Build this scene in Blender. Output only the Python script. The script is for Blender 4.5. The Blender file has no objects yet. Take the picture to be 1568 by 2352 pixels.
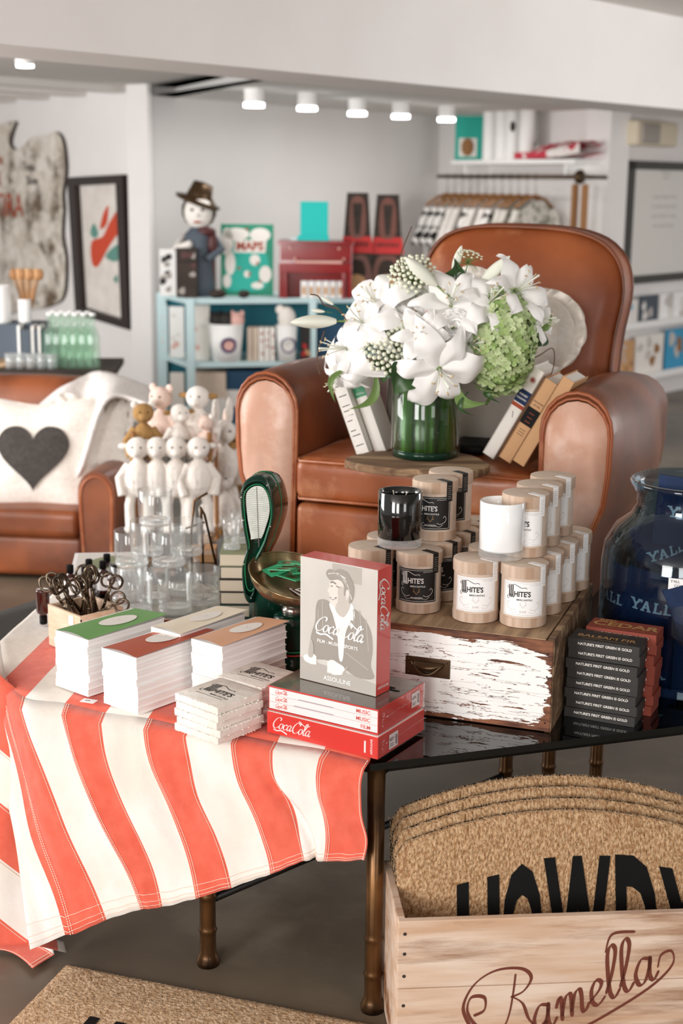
import bpy, math, random
from mathutils import Matrix, Vector, noise, geometry
C = bpy.context.scene.collection
PI = math.pi
# ------------------------------------------------------------------ camera
EYE = 1.6; PITCH = math.radians(13); FPX = 3267.0; ROLL = 0.011
_f = Vector((0, math.cos(PITCH), -math.sin(PITCH))); _u = Vector((0, math.sin(PITCH), math.cos(PITCH))); _r = Vector((1, 0, 0))
U2 = _u*math.cos(ROLL) - _r*math.sin(ROLL); R2 = _r*math.cos(ROLL) + _u*math.sin(ROLL)
cam_d = bpy.data.cameras.new('camera'); cam = bpy.data.objects.new('camera', cam_d); C.objects.link(cam)
cm = Matrix((( R2.x, U2.x, -_f.x, 0), (R2.y, U2.y, -_f.y, 0), (R2.z, U2.z, -_f.z, EYE), (0, 0, 0, 1)))
cam.matrix_world = cm
cam_d.sensor_fit = 'VERTICAL'; cam_d.sensor_height = 36; cam_d.lens = FPX*36/2352
cam_d.clip_start = .05; cam_d.clip_end = 60
cam_d.dof.use_dof = True; cam_d.dof.focus_distance = 2.85; cam_d.dof.aperture_fstop = 3.6
bpy.context.scene.camera = cam
sc = bpy.context.scene
sc.view_settings.view_transform = 'Standard'; sc.view_settings.look = 'None'; sc.view_settings.gamma = 1
sc.view_settings.use_curve_mapping = False
sc.view_settings.exposure = 0.22
sc.cycles.transparent_max_bounces = 40; sc.cycles.max_bounces = 10; sc.cycles.diffuse_bounces = 5; sc.cycles.glossy_bounces = 5
# ------------------------------------------------------------------ world, shopfront daylight and added side fill
w = bpy.data.worlds.new('world'); sc.world = w; w.use_nodes = True
w.node_tree.nodes['Background'].inputs[0].default_value = (1, .98, .96, 1)
w.node_tree.nodes['Background'].inputs[1].default_value = .45
def area(name, loc, target, sx, sy, power, col=(1, 1, 1)):
    d = bpy.data.lights.new(name, 'AREA'); d.shape = 'RECTANGLE'; d.size = sx; d.size_y = sy; d.energy = power; d.color = col
    o = bpy.data.objects.new(name, d); C.objects.link(o); o.location = loc
    o.rotation_euler = (Vector(target)-Vector(loc)).to_track_quat('-Z', 'Y').to_euler(); return o
area('shopfront_daylight', (-3.0, -1.2, 1.9), (0, 3.2, .7), 1.3, 2.2, 150, (1, .985, .965))
area('shopfront_daylight', (-1.2, -2.2, 1.9), (.1, 3.2, .7), 1.2, 2.2, 85, (1, .985, .96))
area('shopfront_daylight', (2.2, -2.2, 2.0), (.2, 3.2, .7), 1.2, 1.8, 30, (1, .985, .97))
area('side_fill_light', (-4.6, 4.5, 1.5), (1, 9.5, 1.2), 3.5, 1.6, 210, (1, .99, .98))  # fill light added at the left to brighten the left wall
area('side_fill_light', (4.6, 5.2, 1.5), (0, 9.5, 1.0), 3.0, 1.6, 85, (1, .99, .98))  # fill light added at the right to lift the back wall
def ray(px, py): return _f + R2*((px-784)/FPX) - U2*((py-1176)/FPX)
def atz(px, py, z):
    d = ray(px, py); return Vector((0, 0, EYE)) + d*((z-EYE)/d.z)
def aty(px, py, Y):
    d = ray(px, py); return Vector((0, 0, EYE)) + d*(Y/d.y)
# ------------------------------------------------------------------ materials
def lin(h):
    if isinstance(h, str):
        h = h.lstrip('#'); c = [int(h[i:i+2], 16)/255 for i in (0, 2, 4)]
    else: c = h
    return tuple(((x/12.92) if x <= .04045 else ((x+.055)/1.055)**2.4) for x in c) + (1,)
def mat(name, col, rough=.6, metal=0, col2=None, scale=8, stretch=(1, 1, 1), bump=0, bscale=None, coat=0, lo=.35, hi=.65, detail=6, emit=0, sheen=0, spec=None, col3=None, scale3=2):
    m = bpy.data.materials.new(name); m.use_nodes = True; nt = m.node_tree; b = nt.nodes['Principled BSDF']
    b.inputs['Base Color'].default_value = lin(col); b.inputs['Roughness'].default_value = rough; b.inputs['Metallic'].default_value = metal
    b.inputs['Coat Weight'].default_value = coat; b.inputs['Coat Roughness'].default_value = .08
    if sheen: b.inputs['Sheen Weight'].default_value = sheen
    if spec is not None: b.inputs['Specular IOR Level'].default_value = spec
    if emit: b.inputs['Emission Color'].default_value = lin(col); b.inputs['Emission Strength'].default_value = emit
    if col2 or bump:
        tc = nt.nodes.new('ShaderNodeTexCoord'); mp = nt.nodes.new('ShaderNodeMapping'); mp.inputs['Scale'].default_value = stretch
        nt.links.new(tc.outputs['Object'], mp.inputs['Vector'])
    if col2:
        nz = nt.nodes.new('ShaderNodeTexNoise'); nz.inputs['Scale'].default_value = scale; nz.inputs['Detail'].default_value = detail
        nt.links.new(mp.outputs[0], nz.inputs['Vector'])
        cr = nt.nodes.new('ShaderNodeValToRGB'); cr.color_ramp.elements[0].position = lo; cr.color_ramp.elements[1].position = hi
        cr.color_ramp.elements[0].color = lin(col); cr.color_ramp.elements[1].color = lin(col2)
        nt.links.new(nz.outputs['Fac'], cr.inputs[0]); out = cr.outputs[0]
        if col3:
            n3 = nt.nodes.new('ShaderNodeTexNoise'); n3.inputs['Scale'].default_value = scale3; n3.inputs['Detail'].default_value = 8; n3.inputs['Roughness'].default_value = .65
            nt.links.new(mp.outputs[0], n3.inputs['Vector'])
            r3 = nt.nodes.new('ShaderNodeValToRGB'); r3.color_ramp.elements[0].position = .5; r3.color_ramp.elements[1].position = .62
            nt.links.new(n3.outputs['Fac'], r3.inputs[0])
            mx = nt.nodes.new('ShaderNodeMix'); mx.data_type = 'RGBA'; nt.links.new(r3.outputs[0], mx.inputs[0]); nt.links.new(out, mx.inputs[6]); mx.inputs[7].default_value = lin(col3)
            out = mx.outputs[2]
        nt.links.new(out, b.inputs['Base Color'])
    if bump:
        nb = nt.nodes.new('ShaderNodeTexNoise'); nb.inputs['Scale'].default_value = bscale or scale; nb.inputs['Detail'].default_value = 5
        nt.links.new(mp.outputs[0], nb.inputs['Vector'])
        bp = nt.nodes.new('ShaderNodeBump'); bp.inputs['Strength'].default_value = bump; bp.inputs['Distance'].default_value = .01
        nt.links.new(nb.outputs['Fac'], bp.inputs['Height']); nt.links.new(bp.outputs[0], b.inputs['Normal'])
    return m
def glassy(name, tint, refl=(1, 1, 1), ior=1.5, rough=.01, haze=0, hcol='#ffffff'):
    m = bpy.data.materials.new(name); m.use_nodes = True; nt = m.node_tree; nt.nodes.remove(nt.nodes['Principled BSDF'])
    out = nt.nodes['Material Output']; t = nt.nodes.new('ShaderNodeBsdfTransparent'); t.inputs[0].default_value = lin(tint)
    g = nt.nodes.new('ShaderNodeBsdfGlossy'); g.inputs['Roughness'].default_value = rough; g.inputs[0].default_value = (*refl, 1)
    lw = nt.nodes.new('ShaderNodeLayerWeight'); lw.inputs[0].default_value = .5; F0 = ((ior-1)/(ior+1))**2
    pw = nt.nodes.new('ShaderNodeMath'); pw.operation = 'POWER'; nt.links.new(lw.outputs['Facing'], pw.inputs[0]); pw.inputs[1].default_value = 4.5
    fr = nt.nodes.new('ShaderNodeMath'); fr.operation = 'MULTIPLY_ADD'; nt.links.new(pw.outputs[0], fr.inputs[0]); fr.inputs[1].default_value = 1-F0; fr.inputs[2].default_value = F0
    mx = nt.nodes.new('ShaderNodeMixShader'); nt.links.new(fr.outputs[0], mx.inputs[0]); nt.links.new(t.outputs[0], mx.inputs[1]); nt.links.new(g.outputs[0], mx.inputs[2])
    last = mx
    if haze:
        df = nt.nodes.new('ShaderNodeBsdfDiffuse'); df.inputs[0].default_value = lin(hcol)
        m2 = nt.nodes.new('ShaderNodeMixShader'); m2.inputs[0].default_value = haze; nt.links.new(mx.outputs[0], m2.inputs[1]); nt.links.new(df.outputs[0], m2.inputs[2]); last = m2
    nt.links.new(last.outputs[0], out.inputs['Surface']); return m
M = {}
def mm(key, *a, **k): M[key] = mat(key, *a, **k)
mm('wall', '#eeeae8', .9, col2='#e9e4e2', scale=1.5)
mm('wall_grey', '#e9e5e3', .9, col2='#e4e0de', scale=1.5)
mm('ceiling', '#dedad6', .9); mm('floor', '#6f6252', .36, col2='#574b3f', scale=2.2, bump=.03, bscale=5, col3='#7d7060', scale3=1.2)
mm('bright', '#ffffff', .5, emit=9)
mm('red_cloth', '#e06650', .92, col2='#d85a44', scale=30, bump=.25, bscale=45, sheen=.2)
mm('cream_cloth', '#ebe4de', .92, col2='#e1d7cb', scale=6, bump=.25, bscale=45, sheen=.2)
mm('stitch', '#f6d9c8', .9); mm('stitch_cream', '#e2d3c0', .9)
mm('bronze', '#7b5734', .3, .75, col2='#2a1d15', scale=9, stretch=(1, 1, .6)); mm('bronze_ring', '#5d5048', .25, .85)
mm('black', '#070606', .6, spec=.2); mm('black_gloss', '#050505', .08, coat=1); mm('blackm', '#14110f', .45, .3)
mm('white', '#f6f4f2', .6); mm('paper', '#faf8f7', .7); mm('paper_line', '#ddd4d4', .8); mm('white_gloss', '#ffffff', .1, coat=1)
mm('leather', '#a85c32', .4, col2='#8a4420', scale=4, bump=.14, bscale=14, coat=.06, col3='#c0815a', scale3=2.5)
mm('leather_dark', '#8e4c28', .38, col2='#5f2d12', scale=4, bump=.12, bscale=14, coat=.08)
mm('leather_worn_lit', '#d0a895', .42, col2='#c08c70', scale=5, bump=.25, bscale=12, coat=.04, col3='#dbb8a6', scale3=2.4)  # pinkish base paints the highlight on the arm fronts; noise adds scuffs
mm('kraft', '#d8c5b5', .85, col2='#cfb9a6', scale=40); mm('lid_wood', '#d4bdaa', .8, col2='#b1937b', scale=10, stretch=(6, 6, .6))
mm('label_black', '#14110f', .5); mm('label_white', '#f7f5f5', .6); mm('ink', '#26221f', .7); mm('ink_soft', '#c9c2bd', .8); mm('gold', '#cfa062', .4, .2)
mm('ivory', '#efe9e2', .7); mm('wick', '#d9cfc0', .8); mm('wax', '#f3efe8', .5); mm('wax_dark', '#3a3430', .4)
mm('wood_crate', '#e3ccb9', .75, col2='#cba587', scale=5, stretch=(.6, 4, 6), bump=.1, bscale=8, col3='#8a5a35', scale3=1.6)
mm('wood_pale', '#e8cdb4', .7, col2='#d8b494', scale=9, stretch=(1, 4, 8), bump=.05)
mm('wood_old', '#8d6d50', .85, col2='#5b4230', scale=9, stretch=(.6, 5, 5), bump=.4, bscale=9, col3='#b59876', scale3=4)
mm('wood_board', '#b89a78', .85, col2='#7b6048', scale=8, stretch=(5, .6, 5), bump=.4, bscale=9)
mm('wood_dark', '#3a2a20', .7, col2='#241911', scale=8, stretch=(.6, 5, 5), bump=.2)
mm('brown_ink', '#6e3524', .8)
mm('coir', '#dfb990', .95, col2='#a97c52', scale=190, bump=1, bscale=220, lo=.38, hi=.62, stretch=(1, 1, .6)); mm('coir_edge', '#e9c9a6', .95, col2='#b08a60', scale=120, bump=1, bscale=150)
mm('coir_mat', '#d9b896', .95, col2='#b58f68', scale=110, bump=1, bscale=150, lo=.38, hi=.62)
mm('coke_red', '#de4038', .35, coat=.5); mm('coke_pale', '#ea6a5c', .3, coat=.6); mm('cover_grey', '#d2ccc5', .35, coat=.4, col2='#c5bfb8', scale=6)
mm('cover_dark', '#77716a', .15, coat=1, col2='#4f4a44', scale=7); mm('grey1', '#b3aca4', .4); mm('grey2', '#9d958d', .4); mm('grey3', '#7d756d', .4); mm('grey_lt', '#e6e1dc', .4)
mm('skin_grey', '#dbd4cd', .4); mm('neck_grey', '#c3bbb3', .4); mm('red_ink', '#d85a50', .6); mm('sleeve_blue', '#8d9096', .6)
mm('dark_green', '#0b3327', .2, coat=.3, spec=.3); mm('green_line', '#1c8a58', .3); mm('dial', '#e6ebe4', .4, col2='#d6ddd4', scale=60); mm('chrome', '#c9c2b8', .15, .9)
mm('brass_pan', '#b5a284', .2, .85, col2='#8d7855', scale=9); mm('pack_green', '#45b883', .4); mm('foil', '#6d4a2c', .25, .5)
mm('gunmetal', '#7a6a58', .22, .9, col2='#4c4238', scale=12)
mm('navy', '#1a3159', .85, col2='#152848', scale=20); mm('navy_in', '#1b4f86', .85)
mm('balsam', '#2b2826', .6); mm('cedar', '#8e3c2a', .6)
mm('green_cover', '#6fa35c', .5); mm('rust_cover', '#b9583f', .5); mm('peach_cover', '#e0ac8a', .5); mm('cream_cover', '#efe3cd', .5)
mm('tile', '#f1ebe4', .8, col2='#e6ddd3', scale=14, bump=.4, bscale=30)
mm('petal', '#faf8f6', .55, sheen=.2, bump=.15, bscale=20); mm('petal_bud', '#eef0e2', .5); mm('leaf', '#24401f', .4, col2='#3a5a2c', scale=12); mm('leaf_lt', '#6d8a45', .5)
mm('hydrangea', '#b3c78c', .6, col2='#cbd8a8', scale=40, lo=.4, hi=.6); mm('hydrangea_d', '#8fab63', .6, col2='#aec480', scale=30); mm('lace', '#e4e6cf', .7); mm('stem', '#6f8a4a', .5); mm('anther', '#cdb68e', .6); mm('twig', '#5a3f2c', .7)
mm('vase_green', '#122b0b', .3, col2='#4f8a2a', scale=5, stretch=(9, 9, .2), coat=.4, lo=.45, hi=.75)
mm('linen', '#f1eae2', .95, col2='#e6ddd3', scale=60, bump=.2, bscale=120, sheen=.3); mm('heart_dark', '#4a4440', .95, col2='#3d3835', scale=60, bump=.2, bscale=120)
mm('throw', '#ece6e2', .98, col2='#dcd4cf', scale=50, bump=.6, bscale=80, sheen=.3)
mm('aqua', '#c6dee1', .6); mm('teal_in', '#1f6f7e', .7); mm('teal', '#1fae9c', .6); mm('cyan_box', '#12c4bc', .6); mm('piano', '#8c0f14', .15, coat=1); mm('mapgreen', '#1f8f72', .6)
mm('maroon', '#4a1c1a', .5); mm('bright_red', '#c4201f', .5); mm('tan', '#c99a6c', .6); mm('tan_dk', '#9a6a3c', .6); mm('blue_box', '#10405e', .6)
mm('purple', '#4a2a66', .5); mm('pinkish', '#e3b3a8', .8); mm('plush', '#efe7df', .98, bump=.6, bscale=60, sheen=.4); mm('plush_brown', '#a8814f', .98, bump=.6, bscale=60); mm('plush_pink', '#e9cfc2', .98, bump=.6, bscale=60)
mm('amber', '#3a0f0a', .1, coat=1); mm('cotton', '#e3dcd6', .9, col2='#efe9e4', scale=9)
mm('spotted', '#f0ece8', .9, col2='#1d1a18', scale=13, lo=.53, hi=.56, detail=2)
mm('mahogany2', '#6b3a2c', .4); mm('floral', '#ddd8cf', .9, col2='#8d8a7c', scale=22, lo=.5, hi=.62, detail=2)
mm('sign_metal', '#e6dfd6', .7, col2='#c9bfb0', scale=14, col3='#6b5a48', scale3=3.2); mm('sign_edge', '#2a1d14', .7); mm('rust_ink', '#a5482c', .8); mm('art_paper', '#e6dfd8', .7, col2='#d8d0c8', scale=8)
mm('art_red', '#c9482c', .7); mm('art_green', '#5f8f84', .7); mm('mahogany', '#23130c', .4); mm('slate', '#4c5560', .7); mm('forest', '#23473f', .7)
mm('red_print', '#c23a4c', .9, col2='#ece4e0', scale=9, lo=.48, hi=.56, detail=2); mm('grey_frame', '#3b3833', .5); mm('poster', '#e3dfda', .8); mm('beige', '#d8cbb5', .8); mm('olive', '#8e9474', .8); mm('skyblue', '#3f9bc4', .7)
mm('steel', '#8f8a84', .3, .8); mm('antique', '#4f3c28', .35, .7); mm('grey_cloth', '#8b857d', .9, col2='#7d776f', scale=40); mm('taupe', '#6a6057', .9)
M['glass'] = glassy('glass', '#fdfefe', ior=1.5, haze=.05); M['glass_base'] = glassy('glass_base', '#f2f5f5', ior=1.7, haze=.2)
M['table_glass'] = glassy('table_glass', '#5c625f', ior=1.6); M['table_edge'] = mat('table_edge', '#0a0e0d', .1, coat=1)
M['jar_glass'] = glassy('jar_glass', '#c9d9e2', ior=1.5); M['bottle_glass'] = glassy('bottle_glass', '#eaf6ee', ior=1.5, haze=.08, hcol='#d6ecdc')
M['vase_clear'] = glassy('vase_clear', '#eef5ee', ior=1.5)
M['wrap'] = glassy('wrap', '#fbf3f3', ior=1.35, rough=.05)
# ------------------------------------------------------------------ mesh builder
def F_front(x=0, y=0, z=0): return Matrix(((1, 0, 0, x), (0, 0, -1, y), (0, 1, 0, z), (0, 0, 0, 1)))
def F_right(x=0, y=0, z=0): return Matrix(((0, 0, 1, x), (1, 0, 0, y), (0, 1, 0, z), (0, 0, 0, 1)))
def F_top(x=0, y=0, z=0, a=0): return Matrix.Translation((x, y, z)) @ Matrix.Rotation(a, 4, 'Z')
def R(ax, ay=0, az=0): return Matrix.Rotation(math.radians(az), 4, 'Z') @ Matrix.Rotation(math.radians(ay), 4, 'Y') @ Matrix.Rotation(math.radians(ax), 4, 'X')
def T(x, y=0, z=0): return Matrix.Translation((x, y, z))
def smooth_path(pts, n=6, closed=False):
    pts = [tuple(p) for p in pts]; L = len(pts); out = []
    segs = L if closed else L-1
    for i in range(segs):
        p0 = pts[(i-1) % L] if (closed or i > 0) else pts[0]; p1 = pts[i]; p2 = pts[(i+1) % L]; p3 = pts[(i+2) % L] if (closed or i+2 < L) else pts[-1]
        for k in range(n):
            t = k/n
            out.append(tuple(.5*((2*b)+(c-a)*t+(2*a-5*b+4*c-d)*t*t+(-a+3*b-3*c+d)*t**3) for a, b, c, d in zip(p0, p1, p2, p3)))
    if not closed: out.append(pts[-1])
    return out
_txt = {}
def text_data(body, bold=0):
    k = (body, bold)
    if k not in _txt:
        cu = bpy.data.curves.new('t', 'FONT'); cu.body = body; cu.size = 1; cu.offset = bold; cu.resolution_u = 3; cu.fill_mode = 'FRONT' if hasattr(cu, 'fill_mode') else 'BOTH'
        ob = bpy.data.objects.new('t', cu); C.objects.link(ob); bpy.context.view_layer.update()
        me = ob.evaluated_get(bpy.context.evaluated_depsgraph_get()).to_mesh()
        vs = [(v.co.x, v.co.y) for v in me.vertices]; ps = [tuple(p.vertices) for p in me.polygons]
        ob.evaluated_get(bpy.context.evaluated_depsgraph_get()).to_mesh_clear()
        bpy.data.objects.remove(ob); bpy.data.curves.remove(cu); _txt[k] = (vs, ps)
    return _txt[k]
class MB:
    def __init__(s): s.v = []; s.f = []; s.m = []; s.s = []; s.X = Matrix.Identity(4); s.cur = 0
    def at(s, X): s.X = X; return s
    def add(s, vs, fs, m=None, smooth=False):
        b = len(s.v); s.v += [s.X @ Vector(p) for p in vs]
        for f in fs: s.f.append(tuple(b+i for i in f)); s.m.append(s.cur if m is None else m); s.s.append(smooth)
        return s
    def box(s, c, d, m=None, rot=None):
        x, y, z = [q/2 for q in d]; c = Vector(c); vs = []
        for k in ((-x, -y, -z), (x, -y, -z), (x, y, -z), (-x, y, -z), (-x, -y, z), (x, -y, z), (x, y, z), (-x, y, z)):
            p = Vector(k); p = (rot @ p if rot else p); vs.append(c+p)
        return s.add(vs, [(0, 3, 2, 1), (4, 5, 6, 7), (0, 1, 5, 4), (1, 2, 6, 5), (2, 3, 7, 6), (3, 0, 4, 7)], m)
    def box0(s, x0, y0, z0, x1, y1, z1, m=None): return s.box(((x0+x1)/2, (y0+y1)/2, (z0+z1)/2), (x1-x0, y1-y0, z1-z0), m)
    def rbox(s, c, d, r, n=4, m=None, puff=0, rot=None):
        hx, hy, hz = [q/2 for q in d]; c = Vector(c); r = min(r, hx*.999, hy*.999, hz*.999)
        mid = 7 if puff else 1
        def cl(h):
            lo_ = [-h+r*(1-math.cos((i/n)*PI/2)) for i in range(n+1)]
            md = [-h+r+(2*(h-r))*i/mid for i in range(1, mid)]
            return lo_+md+[-q for q in lo_[::-1]]
        CX, CY, CZ = cl(hx), cl(hy), cl(hz); N = len(CX)
        grid = {}; vs = []; fs = []
        def P(i, j, k):
            key = (i, j, k)
            if key in grid: return grid[key]
            p = Vector((CX[i], CY[j], CZ[k]))
            q = Vector((max(-hx+r, min(hx-r, p.x)), max(-hy+r, min(hy-r, p.y)), max(-hz+r, min(hz-r, p.z))))
            dd = p-q
            # cube-to-sphere direction from linear offsets
            e = Vector([(a/r if r else 0) for a in dd])
            if e.length > 1e-6:
                e = Vector((math.copysign(min(1, abs(e.x)), e.x), math.copysign(min(1, abs(e.y)), e.y), math.copysign(min(1, abs(e.z)), e.z)))
                e.normalize(); p = q+e*r
            if puff:
                u, v_, w_ = p.x/hx, p.y/hy, p.z/hz
                p += Vector((0, 0, puff*(1-u*u)*(1-v_*v_)*(w_)))
            if rot: p = rot @ p
            grid[key] = len(vs); vs.append(c+p); return grid[key]
        # finer subdivision for the flat middle when puffed
        for a in range(N-1):
            for b in range(N-1):
                fs.append((P(a, b, 0), P(a, b+1, 0), P(a+1, b+1, 0), P(a+1, b, 0)))
                fs.append((P(a, b, N-1), P(a+1, b, N-1), P(a+1, b+1, N-1), P(a, b+1, N-1)))
                fs.append((P(a, 0, b), P(a+1, 0, b), P(a+1, 0, b+1), P(a, 0, b+1)))
                fs.append((P(a, N-1, b), P(a, N-1, b+1), P(a+1, N-1, b+1), P(a+1, N-1, b)))
                fs.append((P(0, a, b), P(0, a, b+1), P(0, a+1, b+1), P(0, a+1, b)))
                fs.append((P(N-1, a, b), P(N-1, a+1, b), P(N-1, a+1, b+1), P(N-1, a, b+1)))
        return s.add(vs, fs, m, True)
    def lathe(s, prof, n=32, c=(0, 0, 0), m=None, smooth=True, a0=0, a1=2*PI):
        full = abs(a1-a0-2*PI) < 1e-6; K = n if full else n+1
        groups = []; cur = [prof[0]]
        for p in prof[1:]:
            if p == cur[-1]: groups.append(cur); cur = [p]
            else: cur.append(p)
        groups.append(cur)
        for g in groups:
            if len(g) < 2: continue
            vs = []; fs = []
            for (r, z) in g:
                for k in range(K):
                    a = a0+(a1-a0)*k/n; vs.append((c[0]+r*math.cos(a), c[1]+r*math.sin(a), c[2]+z))
            for i in range(len(g)-1):
                for k in range(n):
                    k2 = (k+1) % K; fs.append((i*K+k, i*K+k2, (i+1)*K+k2, (i+1)*K+k))
            s.add(vs, fs, m, smooth)
        return s
    def cyl(s, r, z0, z1, n=24, c=(0, 0, 0), m=None, r2=None):
        r2 = r if r2 is None else r2
        return s.lathe([(0, z0), (r, z0), (r, z0), (r2, z1), (r2, z1), (0, z1)], n, c, m)
    def tube(s, pts, r, n=8, m=None, closed=False, cap=True):
        pts = [Vector(p) for p in pts]; L = len(pts); rr = r if callable(r) else (lambda t: r); vs = []; fs = []; up = None
        for i, p in enumerate(pts):
            a = pts[(i-1) % L] if (closed or i > 0) else p; b = pts[(i+1) % L] if (closed or i < L-1) else p
            t = (b-a).normalized() if (b-a).length > 0 else Vector((0, 0, 1))
            if up is None: up = Vector((0, 0, 1)) if abs(t.z) < .9 else Vector((1, 0, 0))
            x = t.cross(up)
            if x.length < 1e-5: x = t.orthogonal()
            x.normalize(); y = x.cross(t).normalized(); up = y; q = rr(i/max(1, L-1))
            for k in range(n):
                an = 2*PI*k/n; vs.append(p+x*(q*math.cos(an))+y*(q*math.sin(an)))
        for i in range(L if closed else L-1):
            i2 = (i+1) % L
            for k in range(n): fs.append((i*n+k, i*n+(k+1) % n, i2*n+(k+1) % n, i2*n+k))
        if cap and not closed: fs.append(tuple(range(n))[::-1]); fs.append(tuple((L-1)*n+k for k in range(n)))
        return s.add(vs, fs, m, True)
    def ell(s, c, d, m=None, n=14, rot=None):
        vs = []; fs = []; c = Vector(c); h = n//2
        for i in range(h+1):
            th = PI*i/h
            for k in range(n):
                p = Vector((d[0]*math.sin(th)*math.cos(2*PI*k/n), d[1]*math.sin(th)*math.sin(2*PI*k/n), d[2]*math.cos(th)))
                if rot: p = rot @ p
                vs.append(c+p)
        for i in range(h):
            for k in range(n): fs.append((i*n+k, (i+1)*n+k, (i+1)*n+(k+1) % n, i*n+(k+1) % n))
        return s.add(vs, fs, m, True)
    def grid(s, fn, nu, nv, m=None, smooth=True, mf=None):
        vs = [fn(i/nu, j/nv) for j in range(nv+1) for i in range(nu+1)]
        b = len(s.v); s.v += [s.X @ Vector(p) for p in vs]
        for j in range(nv):
            for i in range(nu):
                s.f.append(tuple(b+q for q in (j*(nu+1)+i, j*(nu+1)+i+1, (j+1)*(nu+1)+i+1, (j+1)*(nu+1)+i)))
                s.m.append(mf(i, j) if mf else (s.cur if m is None else m)); s.s.append(smooth)
        return s
    def prism(s, out, z0, z1, m=None, frame=None, side=None, smooth=False, inset=0):
        # out: 2D outline; extruded between z0 and z1 in frame
        n = len(out); fr = frame or Matrix.Identity(4); cx = sum(p[0] for p in out)/n; cy = sum(p[1] for p in out)/n
        lay = [(z0, 1), (z1, 1)] if not inset else [(z0, 1-inset), (z0+(z1-z0)*.12, 1), (z1-(z1-z0)*.12, 1), (z1, 1-inset)]
        vs = []
        for z, k in lay: vs += [fr @ Vector((cx+(p[0]-cx)*k, cy+(p[1]-cy)*k, z)) for p in out]
        fs = []
        for l in range(len(lay)-1):
            for i in range(n): fs.append((l*n+i, l*n+(i+1) % n, (l+1)*n+(i+1) % n, (l+1)*n+i))
        s.add(vs, fs, side if side is not None else m, smooth)
        tri = geometry.tessellate_polygon([[Vector((p[0], p[1], 0)) for p in out]])
        for z, k in (lay[0], lay[-1]):
            s.add([fr @ Vector((cx+(p[0]-cx)*k, cy+(p[1]-cy)*k, z)) for p in out], tri, m)
        return s
    def poly(s, out, fr, m=None, dz=.0004):
        tri = geometry.tessellate_polygon([[Vector((p[0], p[1], 0)) for p in out]])
        fn = fr if callable(fr) else (lambda x, y, z: fr @ Vector((x, y, z)))
        return s.add([fn(p[0], p[1], dz) for p in out], tri, m)
    def text(s, body, size, fr, m=None, bold=0, align='l', sx=1, dz=.0004, sh=0):
        vs, ps = text_data(body, bold)
        if not vs: return s
        x0 = min(v[0] for v in vs); x1 = max(v[0] for v in vs); off = {'l': -x0, 'c': -(x0+x1)/2, 'r': -x1}[align]
        fn = fr if callable(fr) else (lambda x, y, z: fr @ Vector((x, y, z)))
        return s.add([fn((v[0]+off+v[1]*sh)*size*sx, v[1]*size, dz) for v in vs], ps, m)
    def stroke(s, pts, wd, fr, m=None, dz=.0004, n=6, nib=None, closed=False):
        pp = smooth_path(pts, n, closed) if n > 1 else [tuple(p) for p in pts]
        L = len(pp); vs = []; fs = []
        fn = fr if callable(fr) else (lambda x, y, z: fr @ Vector((x, y, z)))
        for i, p in enumerate(pp):
            a = pp[max(0, i-1)]; b = pp[min(L-1, i+1)]; dx, dy = b[0]-a[0], b[1]-a[1]; l = math.hypot(dx, dy) or 1; dx /= l; dy /= l
            q = wd
            if nib: q = nib[0]+(wd-nib[0])*abs(dx*math.sin(nib[1])-dy*math.cos(nib[1]))**1.3
            if nib and (i == 0 or i == L-1): q *= .4
            vs += [fn(p[0]-dy*q/2, p[1]+dx*q/2, dz), fn(p[0]+dy*q/2, p[1]-dx*q/2, dz)]
        for i in range(L-1): fs.append((2*i, 2*i+1, 2*i+3, 2*i+2))
        return s.add(vs, fs, m)
    def build(s, name, mats, parent=None, loc=None, rz=0, bevel=0, label=None):
        me = bpy.data.meshes.new(name); me.from_pydata([tuple(p) for p in s.v], [], s.f)
        for k in (mats if isinstance(mats, (list, tuple)) else [mats]): me.materials.append(M[k] if isinstance(k, str) else k)
        me.polygons.foreach_set('material_index', s.m); me.polygons.foreach_set('use_smooth', s.s); me.update()
        o = bpy.data.objects.new(name, me); C.objects.link(o)
        if parent: o.parent = parent
        if loc is not None: o.location = loc
        o.rotation_euler = (0, 0, rz)
        if bevel:
            b = o.modifiers.new('bevel', 'BEVEL'); b.width = bevel; b.segments = 2; b.limit_method = 'ANGLE'; b.angle_limit = math.radians(50)
        if label: o['label'] = label
        return o
def tag(o, label, cat, group=None, kind=None):
    if label: o['label'] = label
    if cat: o['category'] = cat
    if group: o['group'] = group
    if kind: o['kind'] = kind
    return o
def thing(name, label, cat, loc=(0, 0, 0), rz=0, group=None):
    o = bpy.data.objects.new(name, None); o.empty_display_size = .05; C.objects.link(o); o.location = loc; o.rotation_euler = (0, 0, rz)
    return tag(o, label, cat, group)
def kids(o): return [x for x in C.objects if x.parent == o]
def copy_tree(o, label=None, loc=None, rot=None, scale=None):
    c = o.copy(); C.objects.link(c)
    for ch in kids(o):
        k = copy_tree(ch); k.parent = c
    if label: c['label'] = label
    if loc is not None: c.location = loc
    if rot is not None: c.rotation_euler = rot
    if scale is not None: c.scale = (scale,)*3 if not hasattr(scale, '__len__') else scale
    return c
def struct(o): o['kind'] = 'structure'; return o
ORD = ['topmost', 'second from the top', 'third from the top', 'fourth from the top', 'fifth from the top', 'sixth from the top', 'seventh from the top', 'eighth from the top', 'ninth from the top', 'tenth from the top']
rnd = random.Random(7)
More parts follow.
